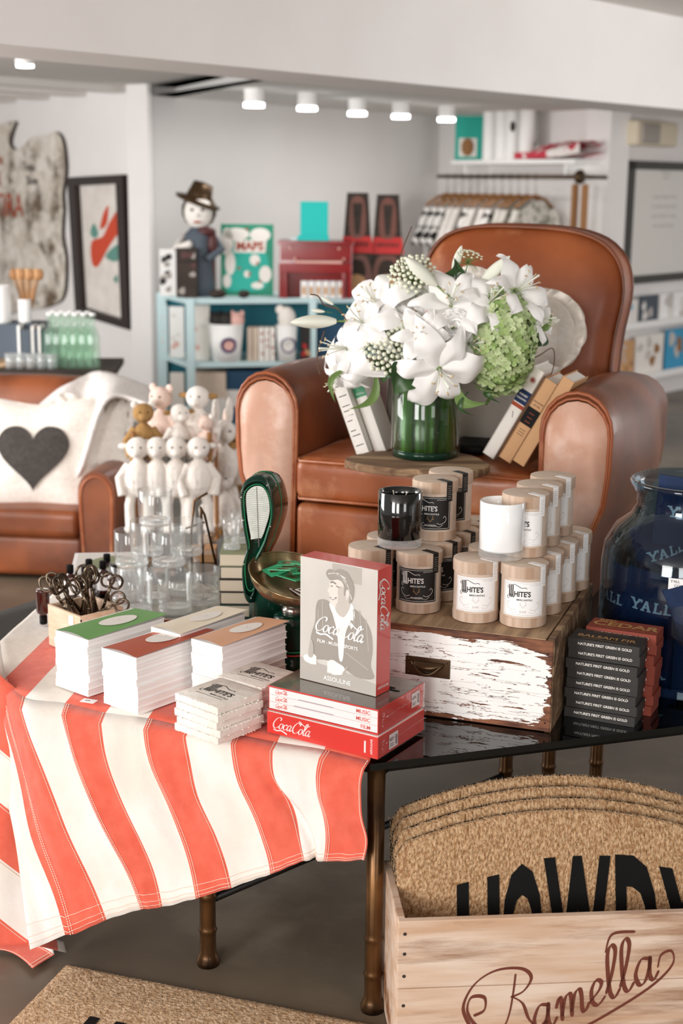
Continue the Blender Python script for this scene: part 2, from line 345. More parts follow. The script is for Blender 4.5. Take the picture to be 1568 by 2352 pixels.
# script lettering: glyphs in a unit square, x-height .5
GL = {
 'C': ([[(.62, .72), (.66, .9), (.5, 1.0), (.28, .9), (.1, .6), (.06, .3), (.2, .04), (.42, .02), (.62, .2)]], .62),
 'o': ([[(.3, .48), (.14, .46), (.04, .22), (.14, .02), (.28, .04), (.37, .26), (.3, .48), (.36, .4), (.5, .42)]], .42),
 'c': ([[(.32, .4), (.24, .5), (.08, .36), (.06, .12), (.18, 0), (.38, .14)]], .36),
 'a': ([[(.34, .46), (.18, .5), (.05, .26), (.1, .03), (.22, .04), (.34, .3), (.37, .5)], [(.37, .5), (.33, .14), (.4, 0), (.52, .14)]], .48),
 'l': ([[(0, .14), (.16, .5), (.27, .9), (.2, 1.05), (.1, .85), (.08, .2), (.16, 0), (.3, .14)]], .26),
 'e': ([[(0, .12), (.22, .28), (.28, .42), (.18, .5), (.07, .34), (.07, .1), (.18, 0), (.34, .12)]], .32),
 'm': ([[(0, .3), (.08, .48), (.12, .4), (.1, 0)], [(.1, .1), (.2, .42), (.3, .48), (.32, .35), (.3, 0)], [(.3, .1), (.4, .42), (.5, .48), (.53, .35), (.52, .06), (.58, 0), (.68, .14)]], .64),
}
def script_word(mb, word, h, fr, m, wd=.09, thin=.02, sh=.35, gap=0, rise=0):
    x = 0
    for ch in word:
        if ch == '-':
            mb.stroke([((x)*h, .32*h), ((x+.1)*h, .34*h)], wd*h, fr, m, n=1); x += .1; continue
        st, adv = GL[ch]
        for q in st:
            mb.stroke([((x+a+b*sh)*h, (b+x*rise)*h) for a, b in q], wd*h, fr, m, nib=(thin*h, math.radians(20)))
        x += adv+gap
    return x*h
def cocacola(mb, h, fr, m):
    # two swashed words: first C carries a tail under 'oca', second C a loop over 'ola'
    x1 = script_word(mb, 'Coca', h, fr, m, .13, .03)
    x2 = x1+.02*h
    g = Matrix.Translation((x2, -.06*h, 0)) if not callable(fr) else None
    fr2 = fr @ g if g is not None else (lambda x, y, z: fr(x+x2, y-.06*h, z))
    mb.stroke([(x1-.05*h, .36*h), (x1+.08*h, .38*h)], .1*h, fr, m, n=1)
    script_word(mb, 'Cola', h, fr2, m, .13, .03)
    S = lambda pts: [(a*h, b*h) for a, b in pts]
    mb.stroke(S([(.3, .02), (.2, -.12), (.5, -.2), (.9, -.12), (1.2, -.2), (1.5, -.34)]), .12*h, fr, m, nib=(.02*h, 1.2))
    mb.stroke(S([(.98, .8), (.75, .98), (.85, 1.1), (1.2, .85), (1.5, .75), (1.85, .95)]), .08*h, fr2, m, nib=(.02*h, 1.2))
def whites(mb, s, fr, m, m2=None):
    # blackletter W followed by small slab capitals, a curl above and the second line below
    S = lambda pts: [(a*s, b*s) for a, b in pts]
    for x in (.0, .16, .32): mb.stroke(S([(x, 1.0), (x+.03, .9), (x+.03, .15), (x+.12, -.02)]), .09*s, fr, m, n=2)
    for x in (.07, .23): mb.stroke(S([(x+.03, .12), (x+.12, .3)]), .04*s, fr, m, n=1)
    mb.stroke(S([(-.1, .95), (-.16, .8), (-.04, .72), (.06, .8)]), .04*s, fr, m); mb.stroke(S([(-.05, .1), (-.16, .02), (-.1, -.15), (.02, -.12)]), .04*s, fr, m)
    f2 = (lambda x, y, z: fr(x+.47*s, y+.08*s, z)) if callable(fr) else fr @ Matrix.Translation((.47*s, .08*s, 0))
    mb.text("HITE'S", .62*s, f2, m, bold=.025, sx=.82)
    mb.stroke(S([(.2, .98), (.5, 1.08), (.8, .95), (1.1, .82), (1.4, .86), (1.5, .74)]), .045*s, fr, m, nib=(.012*s, 1.3))
    f3 = (lambda x, y, z: fr(x+.7*s, y-.26*s, z)) if callable(fr) else fr @ Matrix.Translation((.7*s, -.26*s, 0))
    mb.text("MERCANTILE", .2*s, f3, m2 if m2 is not None else m, bold=.01, sx=1.1)
ZT = .535
# ------------------------------------------------------------------ room shell
def wallseg(name, a, b, z0, z1, th, m):
    d = (b-a); L = d.length; ang = math.atan2(d.y, d.x); o = MB().box0(0, 0, z0, L, th, z1).build(name, m, None, (a.x, a.y, 0), ang); return struct(o)
V2 = lambda p: Vector((p[0], p[1]))
K1 = aty(338, 232, 9.5); K2 = aty(1010, 262, 12.0); K3 = aty(1405, 255, 10.5)
def along(K, dirx, t):   # walk from K along a direction given as x per unit y
    d = Vector((dirx, 1)).normalized(); return Vector((K.x, K.y))+d*t
W1a = V2(K1)+Vector((-.75, 1)).normalized()*8
W4b = V2(K3)+Vector((.86, 1)).normalized()*4.0
struct(MB().box0(-6, -3, -.1, 6.5, 15, 0).build('floor', 'floor'))
wallseg('wall_left', W1a, V2(K1), 0, 2.3, .03, 'wall'); wallseg('wall_back', V2(K1), V2(K2), 0, 2.3, .2, 'wall_grey')
wallseg('wall_right', V2(K2), V2(K3), 0, 2.3, .2, 'wall'); wallseg('wall_front_right', V2(K3), W4b, 0, 2.3, .2, 'wall')
# rear shopfront wall behind the viewer, with its window openings
mb = MB()
for x0, x1 in ((-6, -3.2), (-2.0, -1.8), (-.6, 1.4), (3.0, 6.5)): mb.box0(x0, -3.1, 0, x1, -2.9, 2.6)
for x0, x1 in ((-3.2, -2.0), (-1.8, -.6), (1.4, 3.0)): mb.box0(x0, -3.1, 0, x1, -2.9, .45); mb.box0(x0, -3.1, 2.45, x1, -2.9, 2.6)
struct(mb.build('wall_shopfront', 'wall'))
# dropped header that crosses the room, a soffit and boarded ceiling behind it
ZH = 2.02
def on_z(px, py, z): return V2(atz(px, py, z))
Ha = on_z(-500, 52, ZH); Hb = on_z(1568, 252, ZH); hd = (Hb-Ha).normalized(); Hb = Hb+hd*3.2; Ha = Ha-hd*2
o = wallseg('wall_header', Ha, Hb, ZH, 2.62, .42, 'wall')
hn = Vector((-hd.y, hd.x))
hq = [(-6, -3), (7.5, -3), tuple(Hb+hn*.05), tuple(Ha+hn*.05)]
struct(MB().prism(hq, 2.5, 2.6, 0).build('ceiling', 'ceiling'))
# rear ceiling: soffit over the right part, boards over the left part
zs = 2.14
c1 = on_z(338, 236, zs); c2 = on_z(590, 188, zs)
e1 = (V2(K2)-V2(K1)).normalized()
poly = [c1+(c1-c2)*.05, c2+(c2-c1)*.6, Hb+hn*.3, Hb+hn*6, V2(K2)+e1*3, V2(K1)-Vector((0, -.1))]
struct(MB().prism([tuple(p) for p in poly], zs, zs+.06, 0).build('ceiling_soffit', 'ceiling'))
hq = [Ha+hn*.2, Hb+hn*.2, Hb+hn*9, Ha+hn*9]
struct(MB().prism([tuple(p) for p in hq], 2.21, 2.3, 0).build('ceiling_rear', 'ceiling'))
for i in range(14):
    p = V2(W1a)+(V2(K1)-V2(W1a))*((i+.4)/14)
    mb = MB().box0(-.5, -.06, 2.165, 7.98, .06, 2.212)
    q = p - e1*8.0
    o = mb.build('trim_%d' % (i+1), 'ceiling', None, (q.x, q.y, 0), math.atan2(e1.y, e1.x)); struct(o)
# surface spot lamps
def spot(px, py, lab, z=zs):
    p = atz(px, py, z-.085); t = thing('ceiling_spot_lamp', lab, 'lamp', (p.x, p.y, z-.105), 0, 'white cylinder spots under the ceiling')
    MB().cyl(.058, .02, .105, 24).build('lamp_housing', 'white', t); MB().cyl(.06, 0, .022, 24).build('lamp_lens', 'bright', t, label='glowing lens')
    d = bpy.data.lights.new('spot_glow', 'AREA'); d.shape = 'DISK'; d.size = .11; d.energy = 2.2; d.color = (1, .97, .93); lo_ = bpy.data.objects.new('spot_glow', d); C.objects.link(lo_); lo_.parent = t; lo_.location = (0, 0, -.004)
for i, (x, y) in enumerate(((583, 238), (705, 246), (820, 258), (920, 265), (1025, 272))):
    spot(x, y, ['first white ceiling spot lamp from the left, in the row above the red toy piano', 'second white ceiling spot lamp from the left in the row of five', 'middle white ceiling spot lamp in the row of five', 'fourth white ceiling spot lamp from the left in the row of five', 'rightmost white ceiling spot lamp, next to the teal photo frame'][i])
p = atz(57, 139, 2.15)
t = thing('ceiling_spot_lamp', 'small recessed ceiling lamp in the boarded ceiling at far left', 'lamp', (p.x, p.y, 2.12)); MB().cyl(.045, .01, .08, 20).build('lamp_housing', 'white', t); MB().cyl(.04, 0, .012, 20).build('lamp_lens', 'bright', t)
# ------------------------------------------------------------------ octagonal glass table
S8 = .84; c0 = Vector((.059, 2.504)); oc = [c0]; ang = math.radians(18.5)
for i in range(7):
    oc.append(oc[-1]+Vector((math.cos(ang), math.sin(ang)))*S8); ang += PI/4
oc = [oc[0], oc[1], Vector((1.28, 3.45)), Vector((1.12, 4.2)), Vector((.72, 4.72)), Vector((-.1, 4.66)), Vector((-.88, 3.42)), oc[7]]
ctr = Vector((.2, 3.6))
tb = thing('octagonal_table', 'low octagonal dark glass table on bronze bamboo-style legs, under the whole display', 'table', (ctr.x, ctr.y, 0))
ol = [tuple(p-ctr) for p in oc]
mb = MB().prism(ol, ZT-.014, ZT, 0, side=1); mb.build('glass_top', ['table_glass', 'table_edge'], tb, label='dark reflective glass top')
ins = [tuple((p-ctr)*.955) for p in oc]
MB().tube([(x, y, ZT-.028) for x, y in ins], .012, 8, closed=True).build('frame_rail', 'blackm', tb)
def bamboo(x, y, name='leg'):
    r = .0175; z = ZT-.016; pr = [(0, 0), (r*1.35, 0), (r*1.4, .012), (r*1.15, .022), (r, .03)]; zz = .03
    for zn in (.08, .158): pr += [(r*.97, zn-.012), (r*1.02, zn-.004), (r*1.14, zn), (r*1.02, zn+.004), (r*.97, zn+.012)]
    pr += [(r, z), (0, z)]
    MB().lathe(pr, 20, (0, 0, 0)).build(name, 'bronze', tb, (x-ctr.x, y-ctr.y, 0))
LG = [tuple(atz(852, 2330, 0))[:2], tuple(atz(466, 2243, 0))[:2]]
lg3 = (ctr.x+.30, ctr.y-.38); 
LG[0] = (LG[0][0]+.003, LG[0][1]+.018); LG[1] = (LG[1][0]+.006, LG[1][1]+.05)
B1 = atz(1160, 1800, .12); B2 = atz(1258, 1790, .12); B3 = atz(1350, 1780, .12)
legs = LG+[(B1.x, B1.y), (B2.x, B2.y), (B3.x+.02, B3.y), (-.62, 3.45), (-.1, 4.35), (.62, 4.45)]
for x, y in legs: bamboo(x, y)
def rod(a, b, z): MB().tube([(a[0]-ctr.x, a[1]-ctr.y, z), (b[0]-ctr.x, b[1]-ctr.y, z)], .009, 8).build('stretcher', 'blackm', tb)
rod(LG[1], legs[2], .145); rod(LG[0], legs[3], .5); rod(legs[5], legs[6], .145); rod(legs[6], legs[7], .145)

# ------------------------------------------------------------------ striped cloth
def cloth():
    mb = MB(); top = [(15, 1555), (58, 1602), (150, 1615), (243, 1637), (340, 1650), (436, 1671), (540, 1686), (637, 1705), (745, 1722), (849, 1748)]
    hem = [(172, 2140), (257, 2101), (335, 2078), (383, 2072), (462, 2052), (545, 2026), (632, 1996), (708, 1967), (752, 1967), (845, 1965)]
    hY = [2.60, 2.60, 2.585, 2.58, 2.56, 2.55, 2.53, 2.515, 2.50, 2.478]
    cols = [0, 1, 0, 1, 0, 1, 0, 1, 0]   # red, cream
    eps = .0035
    Tp = [atz(x, y, ZT+eps) for x, y in top]; Hp = [aty(x, y, Y) for (x, y), Y in zip(hem, hY)]
    # the left fold edge of the front drape
    Tp = [atz(0, 1473, ZT+eps)]+Tp; 
    Hp = [aty(93, 2174, 2.575)]+Hp; cols = [1]+cols
    d = (atz(114, 1454, ZT)-atz(15, 1550, ZT)); d.z = 0; d.normalize()
    n = len(Tp); SUB = 8; NV = 22; DR = .035
    # push fold points outward a touch so the cloth rounds over the table edge
    def lerp(a, b, t): return a+(b-a)*t
    def pt(arr, u):
        i = min(int(u), n-2); f = u-i
        p0 = arr[max(0, i-1)]; p1 = arr[i]; p2 = arr[i+1]; p3 = arr[min(n-1, i+2)]
        return .5*((2*p1)+(p2-p0)*f+(2*p0-5*p1+4*p2-p3)*f*f+(-p0+3*p1-3*p2+p3)*f**3)
    def drape(u, v):
        a = pt(Tp, u); h = pt(Hp, u); out = Vector((-.35, -.94, 0)) if u > 1 else Vector((-.8, -.6, 0))
        k = v
        p = lerp(a, h, k)
        # falls quickly over the rim then hangs
        p = Vector((p.x, p.y, a.z+(h.z-a.z)*(k**1.04)))
        bow = math.sin(PI*min(1, k*1.0))
        p += out*(.022*min(1, k*22)+.012*bow)
        p += Vector((-.008*math.sin(2*PI*k)*(1 if u > 2 else .6), 0, 0))
        wr = noise.noise(Vector((u*1.1, k*2.2, 1)))*.022*bow + noise.noise(Vector((u*3.1, k*3.0, 5)))*.007*min(1, k*6)
        fold = .016*math.exp(-((u-7.55-(.9*k))/.16)**2)*min(1, k*3)
        p += out*(wr-fold)
        return p
    def mf_of(cols, sub):
        return lambda i, j: cols[min(len(cols)-1, i//sub)]
    mb.grid(lambda s, t: drape(s*(n-1), t), (n-1)*SUB, NV, mf=mf_of(cols, SUB))
    # rounding over the rim
    # top sheet
    far1 = atz(99, 1346, ZT); far2 = atz(700, 1500, ZT); far3 = atz(1010, 1600, ZT)
    def tops(u, v):
        a = pt(Tp, u)
        # distance along d to the far line
        def hit(A, B):
            e = (B-A); den = d.x*(-e.y)+e.x*d.y
            return ((A.x-a.x)*(-e.y)+e.x*(A.y-a.y))/den
        L = hit(far1, far2)
        if u > 7: L = min(L, max(.06, hit(far2, far3)))
        L = max(.05, min(.8, L)); p = a+d*(L*v)
        p.z = ZT+eps+.003*abs(noise.noise(Vector((p.x*7, p.y*7, 2))))*min(1, v*5)
        return p
    mb.grid(lambda s, t: tops(s*(n-1), t), (n-1)*SUB, 14, mf=mf_of(cols, SUB))
    # far-left part of the top: stripes beyond, running off the left side edge
    L0 = atz(0, 1473, ZT+eps)
    e = (far1-L0); e.z = 0
    def leftop(s, t):
        a = L0+e*t*.98; b = a+d*(.8-.8*t)*.0
        return a+Vector((-.03, .0, 0))*s
    # side drape hanging from the left edge of the table, stripes sloping down to the hem
    Yt, Yb = 2.86, 2.64
    rows = [((-160, 1380), (60, 1600)), ((-160, 1560), (94, 1796)), ((-160, 1690), (95, 1914)), ((-160, 1822), (96, 2042)), ((-160, 1960), (125, 2202)), ((-160, 2095), (77, 2284))]
    RC = [0, 1, 0, 1, 0]
    nr = len(rows)
    def side(s, t):
        q = t*(nr-1); i = min(int(q), nr-2); f = q-i
        ax, ay = [rows[i][0][k]+(rows[i+1][0][k]-rows[i][0][k])*f for k in (0, 1)]
        bx, by = [rows[i][1][k]+(rows[i+1][1][k]-rows[i][1][k])*f for k in (0, 1)]
        s2 = s; px = ax+(bx-ax)*s2; py = ay+(by-ay)*s2
        py += 14*math.sin(PI*s)
        Y = Yt+(Yb-Yt)*t+.22*(1-s)+.03*math.sin(s*7+t*2)
        p = aty(px, py, Y); p.z = max(p.z, .012); return p
    mb.grid(side, 26, (nr-1)*6, mf=lambda i, j: RC[min(4, j//6)])
    # little turned corner of the hem seen behind the front drape
    def turn(s, t):
        a = aty(93, 2174, 2.58); b = aty(152, 2188, 2.70); c = aty(96, 2150, 2.6); d2 = aty(146, 2163, 2.72)
        return (a+(b-a)*s)*(1-t)+(c+(d2-c)*s)*t
    mb.grid(turn, 6, 3, mf=lambda i, j: 0 if i < 4 else 1)
    # stitching rows along seams and hem: dashes
    def dash(fn, N, m, wdt=.0016):
        for k in range(N):
            a = fn(k/N); b = fn((k+.62)/N); t = (b-a)
            if t.length < 1e-6: continue
            s_ = t.normalized().cross(Vector((-.3, -.9, .25))).normalized()*wdt*.5; o = Vector((-.3, -.9, .35))*.0022
            mb.add([a-s_+o, a+s_+o, b+s_+o, b-s_+o], [(0, 1, 2, 3)], m)
    for i in range(1, n-1):
        red_left = cols[i] == 0
        off = .05 if red_left else -.05
        for du in ((off, off*2.1) if red_left else (off*-1*-1,)):
            dash(lambda t, i=i, du=du: drape(i+du, t), 110, 2 if red_left else 3, .0013)
    dash(lambda t: drape(n-1-.07, t), 80, 2)
    for vv in (.985, .965, .93):
        dash(lambda t, vv=vv: drape(t*(n-1)*.999, vv), 420, 2, .0011)
    for i in (1, 2, 3, 4):
        dash(lambda t, i=i: side(t, i/(nr-1)+.01), 90, 2)
    for k in (.97, .99): dash(lambda t, k=k: side(k, .78+.22*t), 30, 2)
    dash(lambda t: side(t, .985), 80, 2)
    o = mb.build('striped_tablecloth', ['red_cloth', 'cream_cloth', 'stitch', 'stitch_cream'])
    sd = o.modifiers.new('thick', 'SOLIDIFY'); sd.thickness = .0012; sd.offset = 0
    tag(o, 'red and cream striped cotton cloth draped over the left front of the glass table', 'tablecloth')
cloth()
ZC = ZT+.008   # things standing on the cloth

def frame3(Lp, Fp):  # L->F reading edge of a box in plan
    d = Vector((Fp[0]-Lp[0], Fp[1]-Lp[1])); return d.length, math.atan2(d.y, d.x)
# ------------------------------------------------------------------ boxed books in shrink wrap
def slip(name, label, L, F, z, w, d, h, group, colors, deco, grp='boxed book sets in the stack'):
    ww, an = frame3(L, F); t = thing(name, label, 'book set', (L[0], L[1], z), an, grp); deco(t, ww if w is None else w, d, h); return t
Lc = atz(613, 1681, ZC); Fc = atz(867, 1745, ZC); Rc = atz(972, 1674, ZC); wC, aC = frame3(Lc, Fc); dC = (Rc.xy-Fc.xy).length*.98; hb = .044
def coke_flat(t, w, d, h):
    mb = MB(); mb.box0(0, 0, 0, w, d, h, 0); mb.box0(.001, .001, h-.0008, w-.001, d-.001, h+.0005, 1)
    cocacola(mb, .024, F_front(.012, -.0003, .013), 2)
    mb.stroke([(w-.028, .008), (w-.028, .032)], .004, F_front(0, -.0003, 0), 2, n=1)
    mb.text('ASSOULINE', .006, F_front(w-.012, -.0003, .007) @ R(0, 0, 90), 2, bold=.02)
    sticker(mb, F_right(w+.0008, d*.22, .006), .034, .03, '$75')
    mb.build('slipcase', ['coke_red', 'ivory', 'white', 'ink', 'label_white'], t, bevel=.001)
    wrapb(t, w, d, h)
def sticker(mb, fr, sw, sh, pr, wm=4, im=3):
    mb.poly([(0, 0), (sw, 0), (sw, sh), (0, sh)], fr, wm, .0006)
    for k in range(9): mb.poly([(sw*.7, sh*.15+k*sh*.075), (sw*.92, sh*.15+k*sh*.075), (sw*.92, sh*.15+(k+.55)*sh*.075), (sw*.7, sh*.15+(k+.55)*sh*.075)], fr, im, .001)
    mb.text(pr, sh*.3, fr @ Matrix.Translation((sw*.08, sh*.55, 0)), im, dz=.001, bold=.01)
    for k in range(2): mb.stroke([(sw*.1, sh*(.2+.13*k)), (sw*.5, sh*(.2+.13*k))], sh*.04, fr, im, .001, n=1)
def wrapb(t, w, d, h):
    def side(s, y):
        return None
    mb = MB()
    def f(u, v):
        a = u*4; i = min(3, int(a)); q = a-i; e = .0022+.0012*abs(noise.noise(Vector((u*30, v*8, h*50))))
        P4 = [(-e, -e), (w+e, -e), (w+e, d+e), (-e, d+e), (-e, -e)]
        x = P4[i][0]+(P4[i+1][0]-P4[i][0])*q; y = P4[i][1]+(P4[i+1][1]-P4[i][1])*q
        return Vector((x+noise.noise(Vector((x*60, y*60, v*6)))*.0008, y+noise.noise(Vector((x*70, y*70, v*6+4)))*.0008, v*h))
    mb.grid(f, 64, 6)
    for k in range(12):   # crimped corner of the film
        z0 = h*(.2+.05*k); mb.tube([(w+.002, .0, z0), (w+.005, .002, z0+.002), (w+.003, .012+.01*rnd.random(), z0+.006*rnd.random())], .0005, 4)
    for s_ in range(2): mb.tube([(w+.003+.001*rnd.random(), d*k/14, h*(.55+.1*rnd.random())) for k in range(2, 15)], .0006, 4)
    mb.build('shrink_wrap', 'wrap', t)
t = thing('boxed_book', 'flat red boxed book at the bottom of the shrink-wrapped pile, white script on its spine', 'book', (Lc.x, Lc.y, ZC), aC, 'red boxed books in the pile')
coke_flat(t, wC, dC, hb)
t = thing('boxed_book', 'boxed book set in the middle of the pile, white spines outward, dark photo lid', 'book', (Lc.x+.002, Lc.y+.004, ZC+hb+.002), aC+.01, 'red boxed books in the pile')
h2 = .05; w2 = wC*.985; d2 = dC*.99
mb = MB(); mb.box0(0, 0, 0, w2, d2, .002, 0); mb.box0(0, .003, .002, .0015, d2, h2-.002, 0); mb.box0(w2-.0015, .0, .002, w2, d2, h2-.002, 0); mb.box0(.0015, d2-.002, .002, w2-.0015, d2, h2-.002, 0)
mb.box0(0, 0, h2-.002, w2, d2, h2, 0); mb.box0(.001, .001, h2-.001, w2-.001, d2-.001, h2+.0006, 1)
sticker(mb, F_right(w2+.0006, d2*.72, .012), .032, .03, '$78', 3, 4)
for k in range(7): mb.ell((w2*(.72+.03*k), d2*(.62+.04*math.sin(k*2)), h2+.0006), (.012, .006, .0002), 2, 10)
mb.build('slipcase', ['coke_red', 'cover_dark', 'black', 'label_white', 'ink'], t)
for k in range(3):
    z0 = .003+k*(h2-.006)/3; hh = (h2-.006)/3-.0007
    mb = MB().box0(.002, .0015, z0, w2-.002, d2-.004, z0+hh, 0)
    cx = MB()
    cocacola(mb, .0075, F_front(.016, .0012, z0+.005), 1)
    mb.text(['FILM', 'MUSIC', 'MUSIC'][k], .011, F_front(w2-.018, .0012, z0+.003), 1, align='r', bold=.005)
    if k: mb.stroke([(.05+k*.01, z0+.0015), (w2*.6, z0+.0015)], .0012, F_front(0, .0012, 0), 2, n=1)
    mb.build('volume', ['paper', 'red_ink', 'sleeve_blue'], t)
wrapb(t, w2, d2, h2)
# standing boxed set, seen with its photo cover
zS = ZC+hb+h2+.004
Ls = atz(689, 1557, zS); Fs = atz(863, 1600, zS); Rs = atz(894, 1584, zS); wS, aS = frame3(Ls, Fs); dS = .048; hS = .272
hS = (aty(866, 1310, Fs.y).z-zS)
t = thing('boxed_book', 'upright boxed book with grey photo cover of a man, standing on the pile', 'book', (Ls.x, Ls.y, zS), aS, 'red boxed books in the pile')
mb = MB(); mb.box0(0, 0, 0, wS, dS, hS, 0); fr = F_front(0, 0, 0)
def sc_(pts): return [(p[0]*wS, p[1]*hS) for p in smooth_path(pts, 5, True)]
mb.poly([(0, 0), (wS, 0), (wS, hS), (0, hS)], fr, 1, .0003)
mb.poly([(.0, .0), (wS, 0), (wS, .1*hS), (.55*wS, .14*hS), (0, .18*hS)], fr, 3, .0005)
mb.poly([(.42*wS, .86*hS), (.8*wS, .86*hS), (.8*wS, .99*hS), (.42*wS, .99*hS)], fr, 6, .00045)
mb.poly(sc_([(.2, .2), (.14, .34), (.2, .5), (.21, .62), (.26, .68), (.4, .67), (.54, .5), (.68, .66), (.84, .6), (.93, .5), (.95, .36), (.93, .24), (.97, .14), (.75, .12), (.55, .18), (.36, .2)]), fr, 2, .0006)     # jacket
mb.poly(sc_([(.4, .66), (.49, .45), (.52, .24), (.57, .24), (.6, .45), (.68, .6), (.6, .7), (.5, .6)]), fr, 7, .0007)    # shirt
mb.poly(sc_([(.39, .67), (.42, .6), (.5, .55), (.54, .62), (.5, .66)]), fr, 7, .0008); mb.poly(sc_([(.63, .7), (.61, .6), (.71, .57), (.7, .68)]), fr, 7, .0008)
mb.poly(sc_([(.46, .66), (.49, .6), (.58, .58), (.66, .68), (.63, .76), (.5, .74)]), fr, 10, .0009)     # neck
mb.poly(sc_([(.4, .845), (.385, .825), (.39, .8), (.36, .765), (.385, .755), (.38, .735), (.39, .72), (.385, .7), (.41, .665), (.45, .648), (.51, .66), (.57, .7), (.63, .74), (.66, .8), (.6, .87), (.46, .88)]), fr, 9, .001)
mb.poly(sc_([(.5, .8), (.56, .82), (.6, .78), (.6, .72), (.53, .67), (.47, .655), (.5, .7)]), fr, 10, .0011)     # face
mb.poly(sc_([(.46, .862), (.41, .852), (.375, .862), (.345, .89), (.35, .92), (.39, .94), (.45, .935), (.52, .955), (.61, .94), (.67, .89), (.705, .83), (.7, .76), (.665, .7), (.64, .71), (.655, .76), (.64, .8), (.61, .8), (.595, .755), (.575, .76), (.575, .82), (.55, .855), (.5, .868)]), fr, 2, .0012)  # swept-up hair
for q in range(5): mb.stroke([((.37+.03*q)*wS, (.9+.005*q)*hS), ((.48+.03*q)*wS, (.915-.012*q)*hS), ((.6+.02*q)*wS, (.89-.04*q)*hS)], .0016, fr, 3 if q % 2 else 5, .0014)
mb.poly(sc_([(.615, .8), (.6, .775), (.61, .745), (.635, .75), (.645, .79)]), fr, 9, .0014)      # ear
mb.stroke([(.4*wS, .832*hS), (.43*wS, .842*hS), (.475*wS, .83*hS)], .0026, fr, 4, .0013); mb.stroke([(.405*wS, .808*hS), (.43*wS, .806*hS)], .002, fr, 4, .0013); mb.stroke([(.475*wS, .815*hS), (.52*wS, .808*hS)], .002, fr, 4, .0013)
mb.stroke([(.395*wS, .716*hS), (.43*wS, .704*hS), (.48*wS, .724*hS)], .0028, fr, 4, .0013); mb.stroke([(.405*wS, .712*hS), (.43*wS, .706*hS), (.465*wS, .718*hS)], .0012, fr, 8, .0014); mb.stroke([(.37*wS, .76*hS), (.39*wS, .752*hS)], .0014, fr, 5, .0013); mb.stroke([(.5*wS, .75*hS), (.49*wS, .715*hS)], .001, fr, 5, .0013)
for a in ((.24, .6, .25, .4), (.3, .68, .3, .45), (.7, .66, .72, .4), (.78, .66, .82, .4), (.86, .6, .9, .35), (.6, .3, .9, .2)):
    mb.stroke([(a[0]*wS, a[1]*hS), (a[2]*wS, a[3]*hS)], .002, fr, 3, .0008)
def hand(cx, cy, s, flip=1):
    mb.poly([(cx*wS+s*flip*a, cy*hS+s*b) for a, b in smooth_path([(-.9, .5), (-.4, .8), (.3, .6), (1, .3), (1, -.3), (.3, -.6), (-.6, -.6)], 4, True)], fr, 7, .001)
    for q in range(4): mb.stroke([(cx*wS-s*flip*1.0, cy*hS+s*(.45-.3*q)), (cx*wS-s*flip*.2, cy*hS+s*(.5-.3*q))], s*.24, fr, 7, .0012); mb.stroke([(cx*wS-s*flip*1.0, cy*hS+s*(.3-.3*q)), (cx*wS-s*flip*.3, cy*hS+s*(.34-.3*q))], s*.05, fr, 5, .0014)
hand(.48, .15, .02); hand(.14, .18, .015, -1)
mb.poly(sc_([(.115, .2), (.12, .26), (.14, .33), (.17, .33), (.185, .26), (.17, .2)]), fr, 6, .0014)   # bottle in the hand
mb.stroke([(.57*wS, .12*hS), (.64*wS, .19*hS)], .003, fr, 3, .0014)
cocacola(mb, .031, fr @ T(.19*wS, .43*hS, .0014) @ R(0, 0, -2), 8)
mb.text('FILM - MUSIC - SPORTS', .0095, fr @ T(.5*wS, .335*hS), 8, bold=.012, align='c', dz=.0016)
mb.text('ASSOULINE', .0125, fr @ T(.5*wS, .04*hS), 8, bold=.012, align='c', dz=.0016)
fr2 = F_right(wS+.0002, 0, 0) @ T(.012, hS*.93) @ R(0, 0, -90)
cocacola(mb, .028, fr2, 8)
mb.text('ASSOULINE', .0075, F_right(wS+.0002, 0, 0) @ T(dS*.5, .012), 8, bold=.015, align='c')
mb.build('slipcase', ['coke_red', 'cover_grey', 'grey2', 'grey1', 'grey3', 'grey_lt', 'grey1', 'ivory', 'white', 'skin_grey', 'neck_grey'], t, bevel=.0008)

# ------------------------------------------------------------------ marble coasters
def coaster(mb, w, h, seed):
    rr = random.Random(seed)
    mb.rbox((w/2, w/2, h/2), (w, w, h*.97), .0018, 2)
    for k in range(26):
        s_ = rr.choice((0, 1)); q = rr.random()*w; z = rr.choice((.001, h-.001))
        mb.ell((q, 0, z) if s_ else (w, q, z), (.003, .0012, .0012), 0, 6)
def coasters(L, Fp, Rp, n, grp, where, hz, top_i):
    w, a = frame3(L, Fp); 
    for k in range(n):
        lvl = n-1-k
        mb = MB(); coaster(mb, w, hz, k+top_i)
        if k == 0:
            fr = F_top(w*.2, w*.56, hz+.0003, 0); whites(mb, w*.32, F_top(w*.22, w*.42, hz*.99, 0), 1)
            mb.stroke([(w*.2, w*.28), (w*.8, w*.28)], .0012, F_top(0, 0, hz*.99), 1, n=1)
        j = (0, .002, -.002, .003, -.002)[k % 5]
        o = mb.build('marble_coaster', ['tile', 'ink'], None, (L[0]+j, L[1]-j, ZC+lvl*hz*1.02), a+(0 if k == 0 else .02*math.sin(k*5)))
        tag(o, '%s white tumbled-marble coaster in the %s stack%s' % (ORD[k], where, ', black lettering on its face' if k == 0 else ''), 'coaster', grp)
hz = .0155
zt1 = ZC+5*hz
L1 = atz(401, 1592, zt1); F1 = atz(500, 1627, zt1); L2 = atz(500, 1553, zt1); F2 = atz(601, 1582, zt1)
coasters(L1, F1, None, 5, 'coasters in the front stack', 'front', hz, 3); coasters(L2, F2, None, 5, 'coasters in the rear stack', 'rear', hz, 11)

